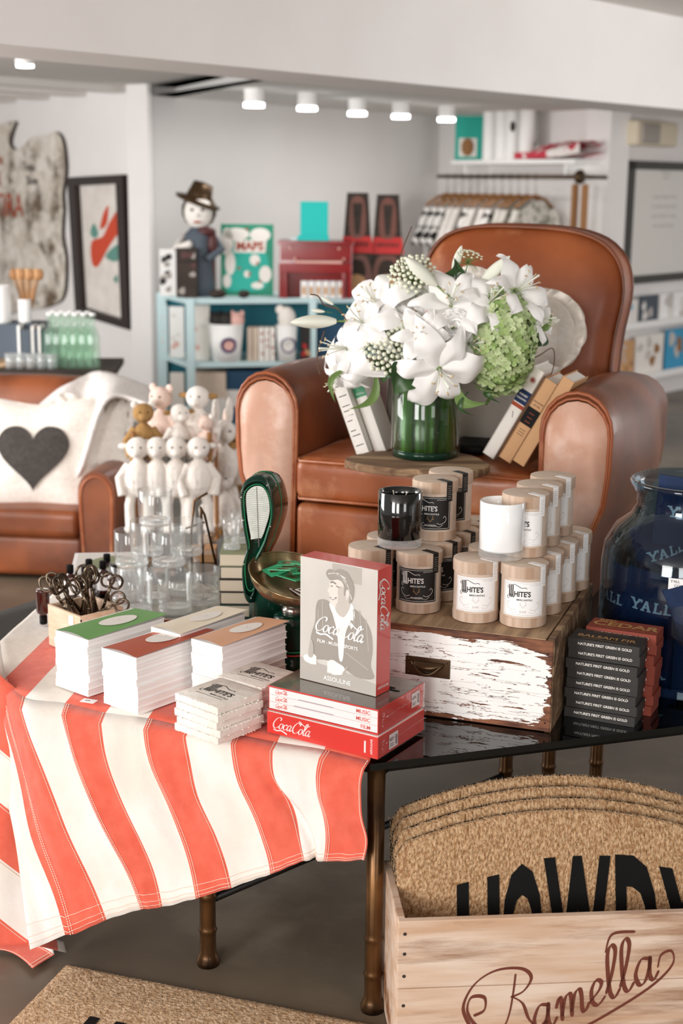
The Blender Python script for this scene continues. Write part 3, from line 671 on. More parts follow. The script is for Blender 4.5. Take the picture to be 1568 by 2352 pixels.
# ------------------------------------------------------------------ stacks of small white books with coloured jackets on top
def bookstack(L, Fp, dep, n, hk, cov, lname, seed):
    w, a = frame3(L, Fp); rr = random.Random(seed)
    for k in range(n):
        lvl = n-1-k; t = thing('white_book', '%s slim white book in the stack under the %s cover' % (ORD[k], lname), 'book', (L[0]+rr.uniform(-.0018, .0018), L[1]+rr.uniform(-.0018, .0018), ZC+lvl*(hk+.0004)), a+rr.uniform(-.006, .006), 'white books under the %s cover' % lname)
        mb = MB()
        q = 3
        mb.box0(0, 0, 0, w, dep, .0012, 0); mb.box0(0, 0, hk-.0012, w, dep, hk, 0); mb.box0(0, 0, .0012, .0015, dep, hk-.0012, 0)
        mb.build('book_cover', ['paper', 'paper_line'], t)
        mb = MB().box0(.0015, .001, .0012, w-.0015, dep-.0015, hk-.0012, 0)
        mb.box0(w-.0016, .001, hk*.5, w-.0012, dep-.0015, hk*.5+.0003, 1)
        mb.build('pages', ['white', 'paper_line'], t)
        if k == 0:
            mb = MB()
            def f(u, v):
                z = hk+.002+.008*math.sin(PI*min(1, u*1.1))*(1-v)*.6+.012*(u*.9)*(v*.6+.2)
                return Vector((w*.06+u*(w*1.0)+v*w*.03, -.004+v*(dep+.004), z))
            mb.grid(f, 10, 14, 0)
            def f2(u, v):
                a_ = u*2*PI; p = f(.52+.26*v*math.cos(a_), .56+.22*v*math.sin(a_)); return p+Vector((0, 0, .0012))
            mb.grid(f2, 28, 3, 1)
            for q2, (s_, b_) in enumerate(((.007, 'SMALL BOOK'),)): pass
            p = f(.5, .58); mb.ell((p.x, p.y, p.z+.0016), (.0022, .0022, .0003), 2, 8)
            mb.stroke([(w*.4, dep*.52), (w*.8, dep*.57)], .0008, lambda x, y, z: f(x/w-.06, y/dep)+Vector((0, 0, .0018)), 2, n=3)
            def f3(u, v):
                uu = (u*1.02-.01); return f(uu, v*1.01-.005)+Vector((0, 0, -.0012))
            mb.grid(f3, 10, 14, 3)
            mb.build('jacket', [cov, 'ivory', 'ink_soft', 'white'], t, label='%s coloured cover with a white oval' % lname)
def pair(px1, py1, px2, py2, z): return atz(px1, py1, z), atz(px2, py2, z)
L, Fp = pair(238, 1615, 317, 1643, ZC); bookstack(L, Fp, .215, 8, .0148, 'rust_cover', 'rust', 1)
wR, aR = frame3(L, Fp)
L, Fp = pair(130, 1574, 205, 1601, ZC); bookstack(L, Fp, .215, 8, .0152, 'green_cover', 'green', 2)
zp = ZC+9*.0148
L, Fp = pair(440, 1468, 497, 1484, zp); Fp = L+(Fp-L)*1.25; bookstack(L, Fp, .2, 9, .0146, 'peach_cover', 'peach', 3)
L, Fp = pair(348, 1440, 404, 1456, zp); Fp = L+(Fp-L)*1.2; bookstack(L, Fp, .2, 9, .0146, 'cream_cover', 'cream', 4)
p = atz(205, 1609, ZC); o = MB().box0(-.016, -.01, 0, .016, .01, .0008, 0).text('$18', .007, F_top(-.008, -.002, .0009), 1, bold=.01).build('price_tag', ['label_white', 'ink'], None, (p.x, p.y-.006, ZC+.001), -.35)
tag(o, 'small white price tag lying at the foot of the green-topped book stack', 'price tag')
# ------------------------------------------------------------------ peeling paint material for the chest front
def peel():
    m = bpy.data.materials.new('peeling_paint'); m.use_nodes = True; nt = m.node_tree; b = nt.nodes['Principled BSDF']; b.inputs['Roughness'].default_value = .65
    tc = nt.nodes.new('ShaderNodeTexCoord'); N = nt.nodes.new; Lk = nt.links.new
    def noise_(sc_, st, det=6):
        mp = N('ShaderNodeMapping'); mp.inputs['Scale'].default_value = st; Lk(tc.outputs['Object'], mp.inputs[0])
        n = N('ShaderNodeTexNoise'); n.inputs['Scale'].default_value = sc_; n.inputs['Detail'].default_value = det; n.inputs['Roughness'].default_value = .6; Lk(mp.outputs[0], n.inputs[0]); return n.outputs['Fac']
    def math_(op, a, b_=None, c=None):
        n = N('ShaderNodeMath'); n.operation = op
        for i, v in enumerate((a, b_, c)):
            if v is None: continue
            if isinstance(v, (int, float)): n.inputs[i].default_value = v
            else: Lk(v, n.inputs[i])
        return n.outputs[0]
    sp = N('ShaderNodeSeparateXYZ'); Lk(tc.outputs['Object'], sp.inputs[0])
    # paint mask: big rounded patch, ragged edges, plus long horizontal cracks
    x = math_('DIVIDE', math_('SUBTRACT', sp.outputs[0], CW*.52), CW*.47); z = math_('DIVIDE', math_('SUBTRACT', sp.outputs[2], CH*.47), CH*.44)
    d = math_('ADD', math_('POWER', math_('ABSOLUTE', x), 5), math_('POWER', math_('ABSOLUTE', z), 4))
    rag = noise_(9, (1, 1, 6)); crack = noise_(7, (1, 1, 9), 7)
    m1 = math_('LESS_THAN', math_('ADD', d, math_('MULTIPLY', math_('SUBTRACT', rag, .5), 2.6)), .95)
    m2 = math_('LESS_THAN', crack, .62); 
    fine = math_('LESS_THAN', math_('ABSOLUTE', math_('SUBTRACT', noise_(5, (1.2, 1, 12), 4), .47)), .006)
    fac = math_('MULTIPLY', math_('MULTIPLY', m1, m2), math_('SUBTRACT', 1, fine))
    cr = N('ShaderNodeValToRGB'); cr.color_ramp.elements[0].color = lin('#4a2416'); cr.color_ramp.elements[1].color = lin('#8a5638'); cr.color_ramp.elements[0].position = .4; cr.color_ramp.elements[1].position = .62
    Lk(noise_(10, (1, 1, 7)), cr.inputs[0])
    mx = N('ShaderNodeMix'); mx.data_type = 'RGBA'; Lk(fac, mx.inputs[0]); Lk(cr.outputs[0], mx.inputs[6]); mx.inputs[7].default_value = lin('#f7f4f1'); Lk(mx.outputs[2], b.inputs['Base Color'])
    bp = N('ShaderNodeBump'); bp.inputs['Strength'].default_value = .7; bp.inputs['Distance'].default_value = .002; Lk(fac, bp.inputs['Height']); Lk(bp.outputs[0], b.inputs['Normal'])
    return m
FR = atz(1264, 1683, ZT); FM = atz(970, 1643, ZT); u_ = Vector((FM.x-FR.x, FM.y-FR.y)).normalized(); CW = .46; CD = .44; CH = .195
aCh = math.atan2(-u_.y, -u_.x); O = FR.xy+u_*CW
M['peel'] = peel()
t = thing('drawer_chest', 'old wooden drawer chest with peeling white paint on its front, carrying the candle tins', 'chest', (O.x, O.y, ZT), aCh)
mb = MB(); th = .014
mb.box0(CW-th, 0, 0, CW, CD, CH); mb.box0(0, 0, 0, th, CD, CH); mb.box0(th, CD-th, 0, CW-th, CD, CH-.001); mb.box0(th, th, 0, CW-th, CD-th, .012)
mb.build('chest_case', 'wood_old', t, bevel=.002)
mb = MB()
for k in range(5):
    x0 = th+.002; y0 = .002+k*(CD-th-.004)/5; mb.box0(x0, y0, CH-.016, CW-th-.004, y0+(CD-th-.004)/5-.0012, CH-.0025-(.001 if k % 2 else 0))
mb.build('chest_top', 'wood_board', t, bevel=.001)
MB().box0(.001, -.003, .002, CW-.002, .004, CH-.004).build('drawer_front', 'peel', t, bevel=.001)
mb = MB()
for (x, z) in ((CW-.012, CH-.03), (CW-.012, CH*.6), (CW-.014, CH*.35), (CW-.012, .02)): mb.ell((x, -.0035, z), (.002, .001, .002), 0, 8)
mb.build('nail', 'blackm', t)
# bin pull
hx = CW-.335; hzc = CH*.5
# place handle by its photographed spot
hp = aty(975, 1540, FR.y+.06); loc = Matrix.Rotation(-aCh, 4, 'Z') @ (hp-Vector((O.x, O.y, ZT))); hx = loc.x; hzc = loc.z
hd_ = MB(); hd_.box0(hx-.047, -.0062, hzc-.02, hx+.047, -.003, hzc+.02, 0)
for (x, z) in ((-.04, .014), (.04, .014), (-.04, -.014), (.04, -.014)): hd_.ell((hx+x, -.0065, hzc+z), (.0025, .0015, .0025), 0, 8)
pl = hd_.build('handle_plate', 'antique', t, bevel=.001)
def pull(u, v):
    a = PI*u; r_ = .03; x = -r_*math.cos(a); dep = .016*math.sin(PI*v*.5); zz = .012-.024*math.sin(a)*(.3+.7*(1-v))
    return Vector((hx+x*(1.0), -.006-.014*math.sin(a)*math.sin(PI*min(1, v*.9+.1)), hzc+.012-.026*math.sin(a)*v))
MB().grid(pull, 16, 8, 0).tube([(hx-.033+.066*k/12, -.008-.012*math.sin(PI*k/12), hzc+.010-.022*math.sin(PI*k/12)) for k in range(13)], .0035, 8).build('handle_cup', 'antique', pl)

# ------------------------------------------------------------------ candle tins
TR = .0475; TH = .128; ZB = ZT+CH-.001
def cylfr(r, a0, z0): return lambda x, y, z: Vector(((r+z)*math.sin(a0+x/r), -(r+z)*math.cos(a0+x/r), z0+y))
def make_tin(kind, label, group, loc, rz, dark):
    t = thing('candle_tin', label, 'candle box', loc, rz, group)
    MB().lathe([(TR-.001, .012), (TR-.001, TH-.014)], 40).lathe([(0, 0), (TR, 0), (TR, 0), (TR+.0006, .019), (TR+.0006, .019), (TR-.001, .0195)], 40, m=1).build('tube_box', ['kraft', 'lid_wood'], t)
    MB().lathe([(TR-.0012, TH-.026), (TR+.0016, TH-.0255), (TR+.0016, TH-.0255), (TR+.0018, TH-.006), (TR+.0008, TH-.001)], 40, m=0).lathe([(TR+.0008, TH-.001), (TR-.004, TH), (0, TH)], 40, m=1).build('lid', ['lid_wood', 'kraft'], t)
    # label wraps the tube
    mb = MB(); r = TR-.0004; a = -.05; half = .95
    mb.grid(lambda u, v: cylfr(r, a, .024)((u-.5)*2*half*r, v*(TH-.056), .0003), 24, 1, 0)
    F = cylfr(r, a, .024); hh = TH-.056; ww = half*r
    for (p, q) in (((-ww+.003, .003), (ww-.003, .003)), ((ww-.003, .003), (ww-.003, hh-.003)), ((ww-.003, hh-.003), (-ww+.003, hh-.003)), ((-ww+.003, hh-.003), (-ww+.003, .003))):
        mb.stroke([p, ((p[0]+q[0])/2, (p[1]+q[1])/2), q], .0007, F, 2, .0007, n=4)
    F2 = lambda x, y, z: F(x-.03, y+hh*.55, z+.0006)
    whites(mb, .0245, F2, 1, 1)
    mb.text('LIMITED EDITION', .0028, lambda x, y, z: F(x+ww*.3, y+hh*.9, z+.0005), 2); mb.text('FINE CANDLE', .0028, lambda x, y, z: F(x-ww*.85, y+hh*.9, z+.0005), 2)
    # antler mark, scrolls and the scent name
    for sgn in (-1, 1):
        mb.stroke([(0, .018), (sgn*.003, .022), (sgn*.006, .028), (sgn*.0045, .031)], .0007, F, 3, .0008); mb.stroke([(sgn*.004, .023), (sgn*.008, .024)], .0006, F, 3, .0008, n=1)
        mb.stroke([(sgn*.014, .016), (sgn*.02, .013), (sgn*.03, .016), (sgn*.035, .024), (sgn*.031, .03), (sgn*.028, .026)], .0007, F, 2, .0008)
        mb.stroke([(sgn*.012, .009), (sgn*.02, .007), (sgn*.027, .012)], .0006, F, 2, .0008)
    mb.text('WARREN' if dark else 'JUNE', .006, lambda x, y, z: F(x, y+.008, z+.0005), 2, align='c', bold=.01)
    mb.build('label', ['label_black', 'white', 'ivory', 'gold'] if dark else ['label_white', 'ink', 'ink_soft', 'ink_soft'], t)
    # seal strip over the lid
    mb = MB(); sa = .82; sw = .0085
    mb.box0(-sw*.9, -TR+.001, 0, sw*.9, -TR*.25, .0006, 0)
    X = Matrix.Rotation(sa, 4, 'Z') @ T(0, 0, TH+.0001); mb2 = MB(); mb2.at(X); mb2.box0(-sw*.9, -TR-.0012, 0, sw*.9, -TR*.3, .0006, 0); mb2.at(Matrix.Identity(4))
    G = cylfr(TR+.0022, sa, TH-.042); mb2.grid(lambda u, v: G((u-.5)*sw*1.8, v*.042, 0), 4, 1, 0)
    for k in range(7): mb2.stroke([(-.005, .006+.0045*k), (.005-.002*(k % 2), .006+.0045*k)], .0009, G, 1, .0005, n=1)
    mb2.build('seal_strip', ['label_black', 'grey2'] if dark else ['label_white', 'ink_soft'], t, label='%s paper seal over the lid' % ('black' if dark else 'white'))
    return t
G1 = 'black-labelled candle boxes on the chest'; G2 = 'white-labelled candle boxes on the chest'
def tinpos(px, py, z=ZB): p = atz(px, py, z); return Vector((p.x, p.y, z))
# lower layer (base centres), then the upper layer stands on it
rz = math.radians(-6)
tinD = make_tin('d', 'kraft candle box with black label, the one facing front under the black candle', G1, tinpos(960, 1395), rz, True)
tinW = make_tin('w', 'kraft candle box with white label, front right corner one of the chest top', G2, tinpos(1200, 1427), rz, False)
eb = Vector((math.cos(math.radians(66)), math.sin(math.radians(66)), 0))   # row direction into the depth
Wb = Vector(tinW.location); Db = Vector(tinD.location)
def put(src, label, loc, r=None, dz=0): return copy_tree(src, label, (loc.x, loc.y, loc.z+dz), (0, 0, rz if r is None else r))
for k, lab in ((1, 'second white-labelled candle box of the right-hand row, just behind the front corner one'), (2, 'third white-labelled candle box of the right-hand row on the chest'), (3, 'rearmost white-labelled candle box of the right-hand lower row, by the chest back edge')):
    put(tinW, lab, Wb+eb*(.0995*k)+Vector((.004*k, 0, 0)), rz-.03*k)
Lb = tinpos(1091, 1416)
put(tinW, 'kraft candle box with white label standing left of the front corner one', Lb, rz+.05)
put(tinW, 'plain-looking candle box behind the left white-labelled one, mostly hidden by the white candle', Lb+eb*.1+Vector((-.002, 0, 0)), rz)
put(tinW, 'candle box two places behind the left white-labelled front one, only its lid edge showing', Lb+eb*.2, rz)
for k, lab in ((1, 'second black-labelled candle box of the row going back from the front-facing one'), (2, 'third black-labelled candle box of the row, black seal on its lid'), (3, 'rearmost black-labelled candle box of the lower row, in front of the armchair base')):
    put(tinD, lab, Db+eb*(.0995*k)+Vector((.006*k, 0, 0)), rz)
p = tinpos(848, 1380); K0 = Vector((Db.x-.1, Db.y+.028, Db.z))
put(tinD, 'black-labelled candle box half hidden behind the upright photo-cover book', K0, rz+.08)
put(tinD, 'candle box with just its lid visible, left of the black glass candle', K0+eb*.1, rz)
ZU = ZB+TH+.001
for src, base, ks in ((tinW, Wb, ((.75, 'nearest of the three stacked white-labelled candle boxes, right behind the white candle'), (1.75, 'middle one of the three upper-row white-labelled candle boxes'), (2.75, 'rearmost upper-row candle box with white seal, highest on the right'))), (tinD, Db, ((1.2, 'upper black-labelled candle box right behind the black candle'), (2.2, 'rearmost upper black-labelled candle box, beside the armchair cushion')))):
    for k, lab in ks:
        q = base+eb*(.0995*k)+(Vector((-.025, 0, 0)) if src is tinW else Vector((-.012, 0, 0))); put(src, lab, Vector((q.x, q.y, ZU)), rz-.1)
# display candles in glass
def candle(loc, dark, lab):
    t = thing('glass_candle', lab, 'candle', loc, .2); r = .0465; h = .118
    MB().lathe([(0, .0), (r-.002, 0), (r, .003), (r, .02), (r, .02), (r-.0005, .0205)], 44, m=0).build('glass_base', 'glass_base', t, label='clear thick glass foot')
    MB().lathe([(0, .016), (r-.003, .0165), (r, .02), (r, h-.001), (r-.001, h), (r-.003, h-.001), (r-.0035, h-.02)], 44).build('candle_glass', 'black_gloss' if dark else 'white_gloss', t)
    MB().lathe([(r-.0036, h-.022), (.0, h-.02)], 40).build('wax', 'wax_dark' if dark else 'wax', t)
    for k, (x, y) in enumerate(((-.013, 0), (.014, .004))): MB().tube([(x, y, h-.022), (x-.001, y, h-.01), (x-.003*(1-2*k), y, h+.001*(1-k)-.004*k)], .0011, 6).build('wick', 'wick', t)
p = atz(917, 1252, ZU); candle((p.x, p.y, ZU), True, 'black glass candle with two wicks, standing on the candle boxes')
p = atz(1150, 1278, ZU); candle((p.x, p.y, ZU), False, 'white glass candle with clear foot, standing on the white-labelled candle boxes')

# ------------------------------------------------------------------ incense boxes
def incense(L, Fp, dep, n, h, matk, cat, title, grp, where, inkm):
    w, a = frame3(L, Fp)
    for k in range(n):
        lvl = n-1-k
        mb = MB().box0(0, 0, 0, w, dep, h*.97, 0)
        if matk == 'balsam' or 1:
            mb.text("NATURE'S FIRST GREEN IS GOLD", w*.052, F_front(w*.52, 0, h*.42), 1, bold=.02, align='c')
        mb.stroke([(dep*.5, h*.3), (dep*.56, h*.6), (dep*.6, h*.65)], .0012, F_right(w, 0, 0), 2, n=2)
        mb.box0(w, .001, .001, w+.0004, dep-.001, h*.94, 0)
        if k == 0:
            if matk == 'balsam':
                mb.text('BALSAM FIR', w*.155, F_top(w*.5, dep*.32, h*.97), 2, bold=.015, align='c', sx=1.02); mb.text('24 THROUGH STICK & WOODEN BURNER', w*.034, F_top(w*.5, dep*.14, h*.97), 2, align='c'); mb.stroke([(w*.25, dep*.88), (w*.75, dep*.88)], .0008, F_top(0, 0, h*.97), 2, n=1)
            else:
                mb.text('CEDAR', w*.26, F_top(w*.52, dep*.34, h*.97), 2, bold=.03, align='c', sx=1.12); mb.text('RED', w*.12, F_top(w*.22, dep*.78, h*.97), 2, bold=.03, align='c', sx=1.1); mb.text('24 THROUGH STICK & WOODEN BURNER', w*.034, F_top(w*.5, dep*.14, h*.97), 2, align='c')
        j = .0025*math.sin(k*2.3)
        o = mb.build('incense_box', [matk, 'ivory', inkm], None, (L[0]+j, L[1]+j*.5, ZT+.0005+lvl*h), a+.012*math.sin(k*1.7), bevel=.0008)
        tag(o, '%s %s incense box in the %s%s' % (ORD[k], cat, where, (', gold lettering on top') if k == 0 else ''), 'box', grp)
Lb_ = atz(1296, 1644, ZT); Fb_ = atz(1457, 1671, ZT); hI = .0212
incense(Lb_, Fb_, .068, 8, hI, 'balsam', 'charcoal', 'BALSAM FIR', 'charcoal incense boxes', 'front stack beside the painted chest', 'gold')
w_, a_ = frame3(Lb_, Fb_); dd = Vector((-math.sin(a_), math.cos(a_))); ee = Vector((math.cos(a_), math.sin(a_)))
Lc_ = Lb_.xy+dd*.076+ee*.016
incense(Lc_, Lc_+ee*w_, .068, 8, hI*1.03, 'cedar', 'red-brown', 'RED CEDAR', 'red-brown incense boxes', 'stack behind the charcoal boxes', 'gold')

# ------------------------------------------------------------------ big glass jar of drink sleeves
JP = Vector((.765, 3.02)); JR = .192
jar = thing('glass_jar', 'large glass apothecary jar full of navy drink sleeves, at the right edge of the table', 'jar', (JP.x, JP.y, ZT))
prf = [(0, .004), (JR*.9, .004), (JR, .02), (JR, .265), (JR*.97, .305), (JR*.85, .345), (JR*.69, .372), (JR*.63, .395), (JR*.65, .42), (JR*.71, .437), (JR*.72, .445), (JR*.69, .449), (JR*.64, .43), (JR*.60, .395), (JR*.66, .366), (JR*.82, .335), (JR*.93, .30), (JR*.96, .265), (JR*.96, .03), (0, .014)]
MB().lathe(prf, 56).build('jar_body', 'jar_glass', jar)
tgj = MB().box0(-.024, 0, -.014, .024, .0006, .014, 0)
tgj.text("Y'ALL", .008, F_front(-.02, -.0004, .005), 1); tgj.text("COOZIES", .008, F_front(-.012, -.0004, -.004), 1); tgj.text("$5-", .009, F_front(-.008, -.0004, -.012), 1)
sa = atz(1534, 1234, .9); 
an = math.radians(-20); o = tgj.build('price_sticker', ['label_white', 'ink'], jar, (JR*.96*math.sin(an)*1.0, -JR*1.0*math.cos(an)-.004, .262), an, label='white handwritten price sticker')
def yall(mb, h, fr, m):
    S = lambda *p: [(a*h, b*h) for a, b in p]; W_ = .2*h
    def bar(a, b, w=W_): mb.stroke([a, b], w, fr, m, .0008, n=1)
    q = lambda a, b: (a*h, b*h)
    bar(q(.1, .95), q(.45, .45)); bar(q(.8, .95), q(.45, .45)); bar(q(.45, .5), q(.45, .05)); bar(q(-.1, .93), q(.3, .93), .14*h); bar(q(.6, .93), q(1.0, .93), .14*h); bar(q(.2, .07), q(.7, .07), .14*h)
    bar(q(.98, .98), q(.93, .72), .13*h)
    bar(q(1.4, .95), q(1.12, .07)); bar(q(1.4, .95), q(1.72, .07)); bar(q(1.2, .35), q(1.6, .35), .12*h); bar(q(.95, .07), q(1.3, .07), .14*h); bar(q(1.55, .07), q(1.9, .07), .14*h)
    for x in (2.15, 3.05): bar(q(x+.1, .95), q(x+.1, .05)); bar(q(x-.08, .93), q(x+.3, .93), .14*h); bar(q(x-.08, .08), q(x+.68, .08), .15*h); bar(q(x+.62, .05), q(x+.62, .35), .14*h)
def sleeve(loc, rot, lab, sx=1.0, curve=.06):
    mb = MB(); w, h = .125*sx, .15
    bend = lambda x, y, z: Vector(((x), -(curve*(1-(2*x/w-1)**2)*.35)-z, y))
    mb.grid(lambda u, v: bend(u*w, v*h, .0), 12, 8, 0); mb.grid(lambda u, v: bend((1-u)*w, v*h, -.012), 12, 8, 0)
    mb.grid(lambda u, v: bend(u*w, h, -.012*v), 12, 1, 0); mb.grid(lambda u, v: bend(0, u*h, -.012*v), 6, 1, 0); mb.grid(lambda u, v: bend(w, u*h, -.012*v), 6, 1, 0)
    yall(mb, .024, lambda x, y, z: bend(x+w*.16, y+h*.42+.0*x, z+.0004), 1)
    o = mb.build('drink_sleeve', ['navy', 'ivory'], None, loc); o.rotation_euler = rot
    return tag(o, lab, 'drink sleeve', 'navy drink sleeves in the jar')
def jp(dx, dy, z): return (JP.x+dx, JP.y+dy, ZT+z)
D_ = math.radians
for dx, dy, z, rt, lab, sx, cu_ in ((-.163, -.062, .125, (0, D_(7), D_(-22)), "navy drink sleeve at the jar's front, white Y'ALL lettering readable in full", 1, .06),
    (-.035, -.168, .11, (0, D_(-24), D_(8)), 'tilted navy drink sleeve right of the front one, under the price sticker', 1, .06),
    (-.176, .06, .12, (0, D_(4), D_(-72)), 'navy drink sleeve against the left side of the jar', 1, .06),
    (-.06, -.155, .004+.016, (0, 0, D_(4)), 'navy drink sleeve at the bottom of the jar near its right side', 1, .06),
    (-.06, -.13, .128, (0, D_(172), D_(-24)), 'upside-down navy drink sleeve low in the jar beside the incense boxes', 1, .06),
    (-.095, -.045, .318, (0, D_(3), D_(-8)), 'navy drink sleeve poking out of the mouth of the jar', 1.25, .05),
    (-.07, .12, .15, (0, 0, D_(20)), 'navy drink sleeve at the back of the jar', 1, .06), (-.12, .05, .03, (0, D_(0), D_(-50)), 'navy drink sleeve standing low at the left inside the jar', 1, .06),
    (.07, -.12, .13, (0, D_(-10), D_(40)), 'navy drink sleeve towards the right side of the jar', 1, .06), (-.10, -.02, .1, (0, D_(20), D_(-10)), 'tilted navy drink sleeve in the core of the jar', 1, .05),
    (-.09, .03, .19, (0, D_(-15), D_(15)), 'navy drink sleeve just under the jar shoulder', 1, .05), (-.03, -.03, .02, (0, 0, D_(30)), 'navy drink sleeve standing at the centre of the jar floor', 1, .05)):
    sleeve(jp(dx, dy, z), rt, lab, sx, cu_)

# ------------------------------------------------------------------ antique sweet-shop scale
SP = atz(610, 1480, ZT); SP = Vector((SP.x+.0, 3.12, ZT)); SP.x = aty(612, 1480, 3.12).x
sca = thing('antique_scale', 'dark green enamel counter scale with fan-shaped dial, left of the upright book', 'scale', SP, 0)
k_ = 3.15/FPX/.98    # metres per pixel at the scale
def sp(px, py): return ((px-612)*k_, (1505-py)*k_)
face = [sp(*q) for q in ((547, 1110), (552, 1085), (573, 1070), (597, 1072), (612, 1092), (620, 1120), (622, 1150), (618, 1175), (610, 1200), (603, 1222), (592, 1245), (580, 1268), (575, 1290), (577, 1330), (574, 1350), (566, 1358), (556, 1350), (551, 1325), (550, 1285), (558, 1250), (562, 1235), (557, 1205), (551, 1165))]
face = smooth_path(face, 3, True)
Xs = Matrix.Rotation(math.radians(14), 4, 'Z')
fc = Xs @ Matrix(((1, 0, 0, 0), (0, 0, 1, -.03), (0, 1, 0, 0), (0, 0, 0, 1)))   # outline x,z with depth along +y
mb = MB(); n_ = len(face)
cx_, cz_ = sp(590, 1180)
lay = [(0, .95), (.004, 1.01), (.012, 1.04), (.055, 1.07), (.066, 1.04), (.08, 1.06), (.11, 1.0), (.13, .86)]
vs = []
for y, s_ in lay: vs += [fc @ Vector((cx_+(a-cx_)*s_+.5*y*(1-.6*max(0, (.1-b)/.2)), cz_+(b-cz_)*s_-(.1*y), y)) for a, b in face]
fs = [(l*n_+i, l*n_+(i+1) % n_, (l+1)*n_+(i+1) % n_, (l+1)*n_+i) for l in range(len(lay)-1) for i in range(n_)]
mb.add(vs, fs, 0, True)
tri = geometry.tessellate_polygon([[Vector((a, b, 0)) for a, b in face]])
mb.add(vs[-n_:], tri, 0); mb.add([fc @ Vector((cx_+(a-cx_)*.93, cz_+(b-cz_)*.93, .012)) for a, b in face], tri, 0)
# neck and foot
mb.rbox(Xs @ Vector((.004, .02, .10)), (.075, .10, .2), .03, 5, rot=Xs.to_3x3())
mb.rbox((.01, .01, .035), (.15, .15, .07), .03, 5, rot=Xs.to_3x3())
mb.rbox((.06, -.02, .018), (.26, .13, .036), .015, 4, rot=Matrix.Rotation(-.1, 3, 'Z'))
mb.build('scale_body', 'dark_green', sca)
dial = [(cx_+(a-cx_)*.72, cz_+.012+(b-cz_)*.72) for a, b in face if b > sp(0, 1243)[1]]
mb = MB(); mb.poly(dial, fc @ T(0, 0, -.0), 0, -.002)
for k in range(26):
    r_ = .02+.0048*k; cxx, czz = sp(580, 1238)
    mb.stroke([(cxx+r_*math.cos(a), czz+r_*math.sin(a)) for a in [math.radians(62+.5*k+x) for x in (0, 12, 24, 34)]], .0005, fc, 1, -.0028, n=2)
mb.stroke([sp(583, 1090), sp(588, 1230)], .0014, fc, 1, -.003, n=1)
mb.build('dial_plate', ['dial', 'grey3'], sca)
mb = MB(); mb.tube([fc @ Vector((cx_+(a-cx_)*.94, cz_+(b-cz_)*.94, .0)) for a, b in face], .0028, 8, closed=True); mb.build('dial_rim', 'dark_green', sca)
mb = MB(); mb.tube([fc @ Vector((cx_+(a-cx_)*1.075+.5*.055*(1-.6*max(0, (.1-b)/.2)), cz_+(b-cz_)*1.075-.0055, .055)) for a, b in face], .0009, 6, closed=True); mb.tube([fc @ Vector((cx_+(a-cx_)*.84, cz_+(b-cz_)*.86, -.001)) for a, b in face], .0012, 6, closed=True); mb.build('painted_line', 'green_line', sca, label='fine green pinstripe')
mb = MB(); 
for q in ((598, 1108), (612, 1126), (619, 1098)): 
    a, b = sp(*q); mb.ell(fc @ Vector((a+.016, b, .04)), (.0028, .0028, .0028), 0, 8)
a, b = sp(636, 1183); mb.ell(fc @ Vector((a-.0, b, .05)), (.006, .005, .006), 0, 10); a, b = sp(634, 1194); mb.ell(fc @ Vector((a, b, .05)), (.006, .005, .006), 0, 10)
for i in range(0, n_, 11): a, b = face[i]; mb.ell(fc @ Vector((cx_+(a-cx_)*.96, cz_+(b-cz_)*.96, -.002)), (.0022, .0022, .0022), 0, 8)
mb.build('screw', 'chrome', sca)
PX = atz(668, 1500, ZT); PX = Vector((aty(672, 1480, 3.04).x, 3.04, ZT)); lp = PX-SP
MB().lathe([(.0, 0), (.045, 0), (.045, 0), (.046, .02), (.04, .026), (.038, .05), (.040, .052), (.040, .095), (.042, .1), (.042, .125), (.03, .13), (0, .13)], 36, (lp.x, lp.y, .002)).build('pan_column', 'dark_green', sca)
MB().lathe([(.0415, .047), (.0425, .049), (.0415, .051)], 36, (lp.x, lp.y, .002)).lathe([(.0415, .04), (.0425, .0415), (.0415, .043)], 36, (lp.x, lp.y, .002), m=1).build('column_line', ['green_line', 'coke_red'], sca)
MB().lathe([(.02, .128), (.024, .13), (.024, .14), (.016, .15), (0, .15)], 28, (lp.x, lp.y, .002)).build('pan_mount', 'chrome', sca)
# brass scoop pan
def pan(u, v):
    a = u*2*PI; op = .5+.5*math.cos(a-math.radians(-48)); R_ = .098
    r_ = R_*math.sin(v*PI*.5)*(1+.12*op*v); z = (1-math.cos(v*PI*.5))*(.098-.062*op)
    return Vector((lp.x+.005+r_*math.cos(a)*1.02, lp.y+r_*math.sin(a), .152+z))
mb = MB().grid(pan, 48, 14); mb.tube([pan(k/60, 1) for k in range(60)], .0018, 6, closed=True)
mb.build('scoop_pan', 'brass_pan', sca, label='tarnished brass scoop pan')
pc = Vector((PX.x+.005, PX.y, ZT))
for k in range(9):
    a = k*2.4; q = pc+Vector((.034*math.cos(a)-.012, .034*math.sin(a)+.012, .212+.0035*k))
    o = MB().box0(-.026, -.02, 0, .026, .02, .0016, 0).poly([(-.012, -.009), (.004, -.012), (.014, .002), (.006, .01), (-.01, .008)], F_top(0, 0, .0016), 1).build('sweet_packet', ['pack_green', 'foil'], None, q); o.rotation_euler = (rnd.uniform(-.1, .3), rnd.uniform(-.12, .12), k*1.3)
    tag(o, ['green foil packet lying flat on top of the heap in the brass scoop', 'small green packet with a dark print in the brass scoop'][k < 8] if k > 6 else 'small green packet with a dark print in the brass scoop', 'packet', 'green packets in the scale pan')
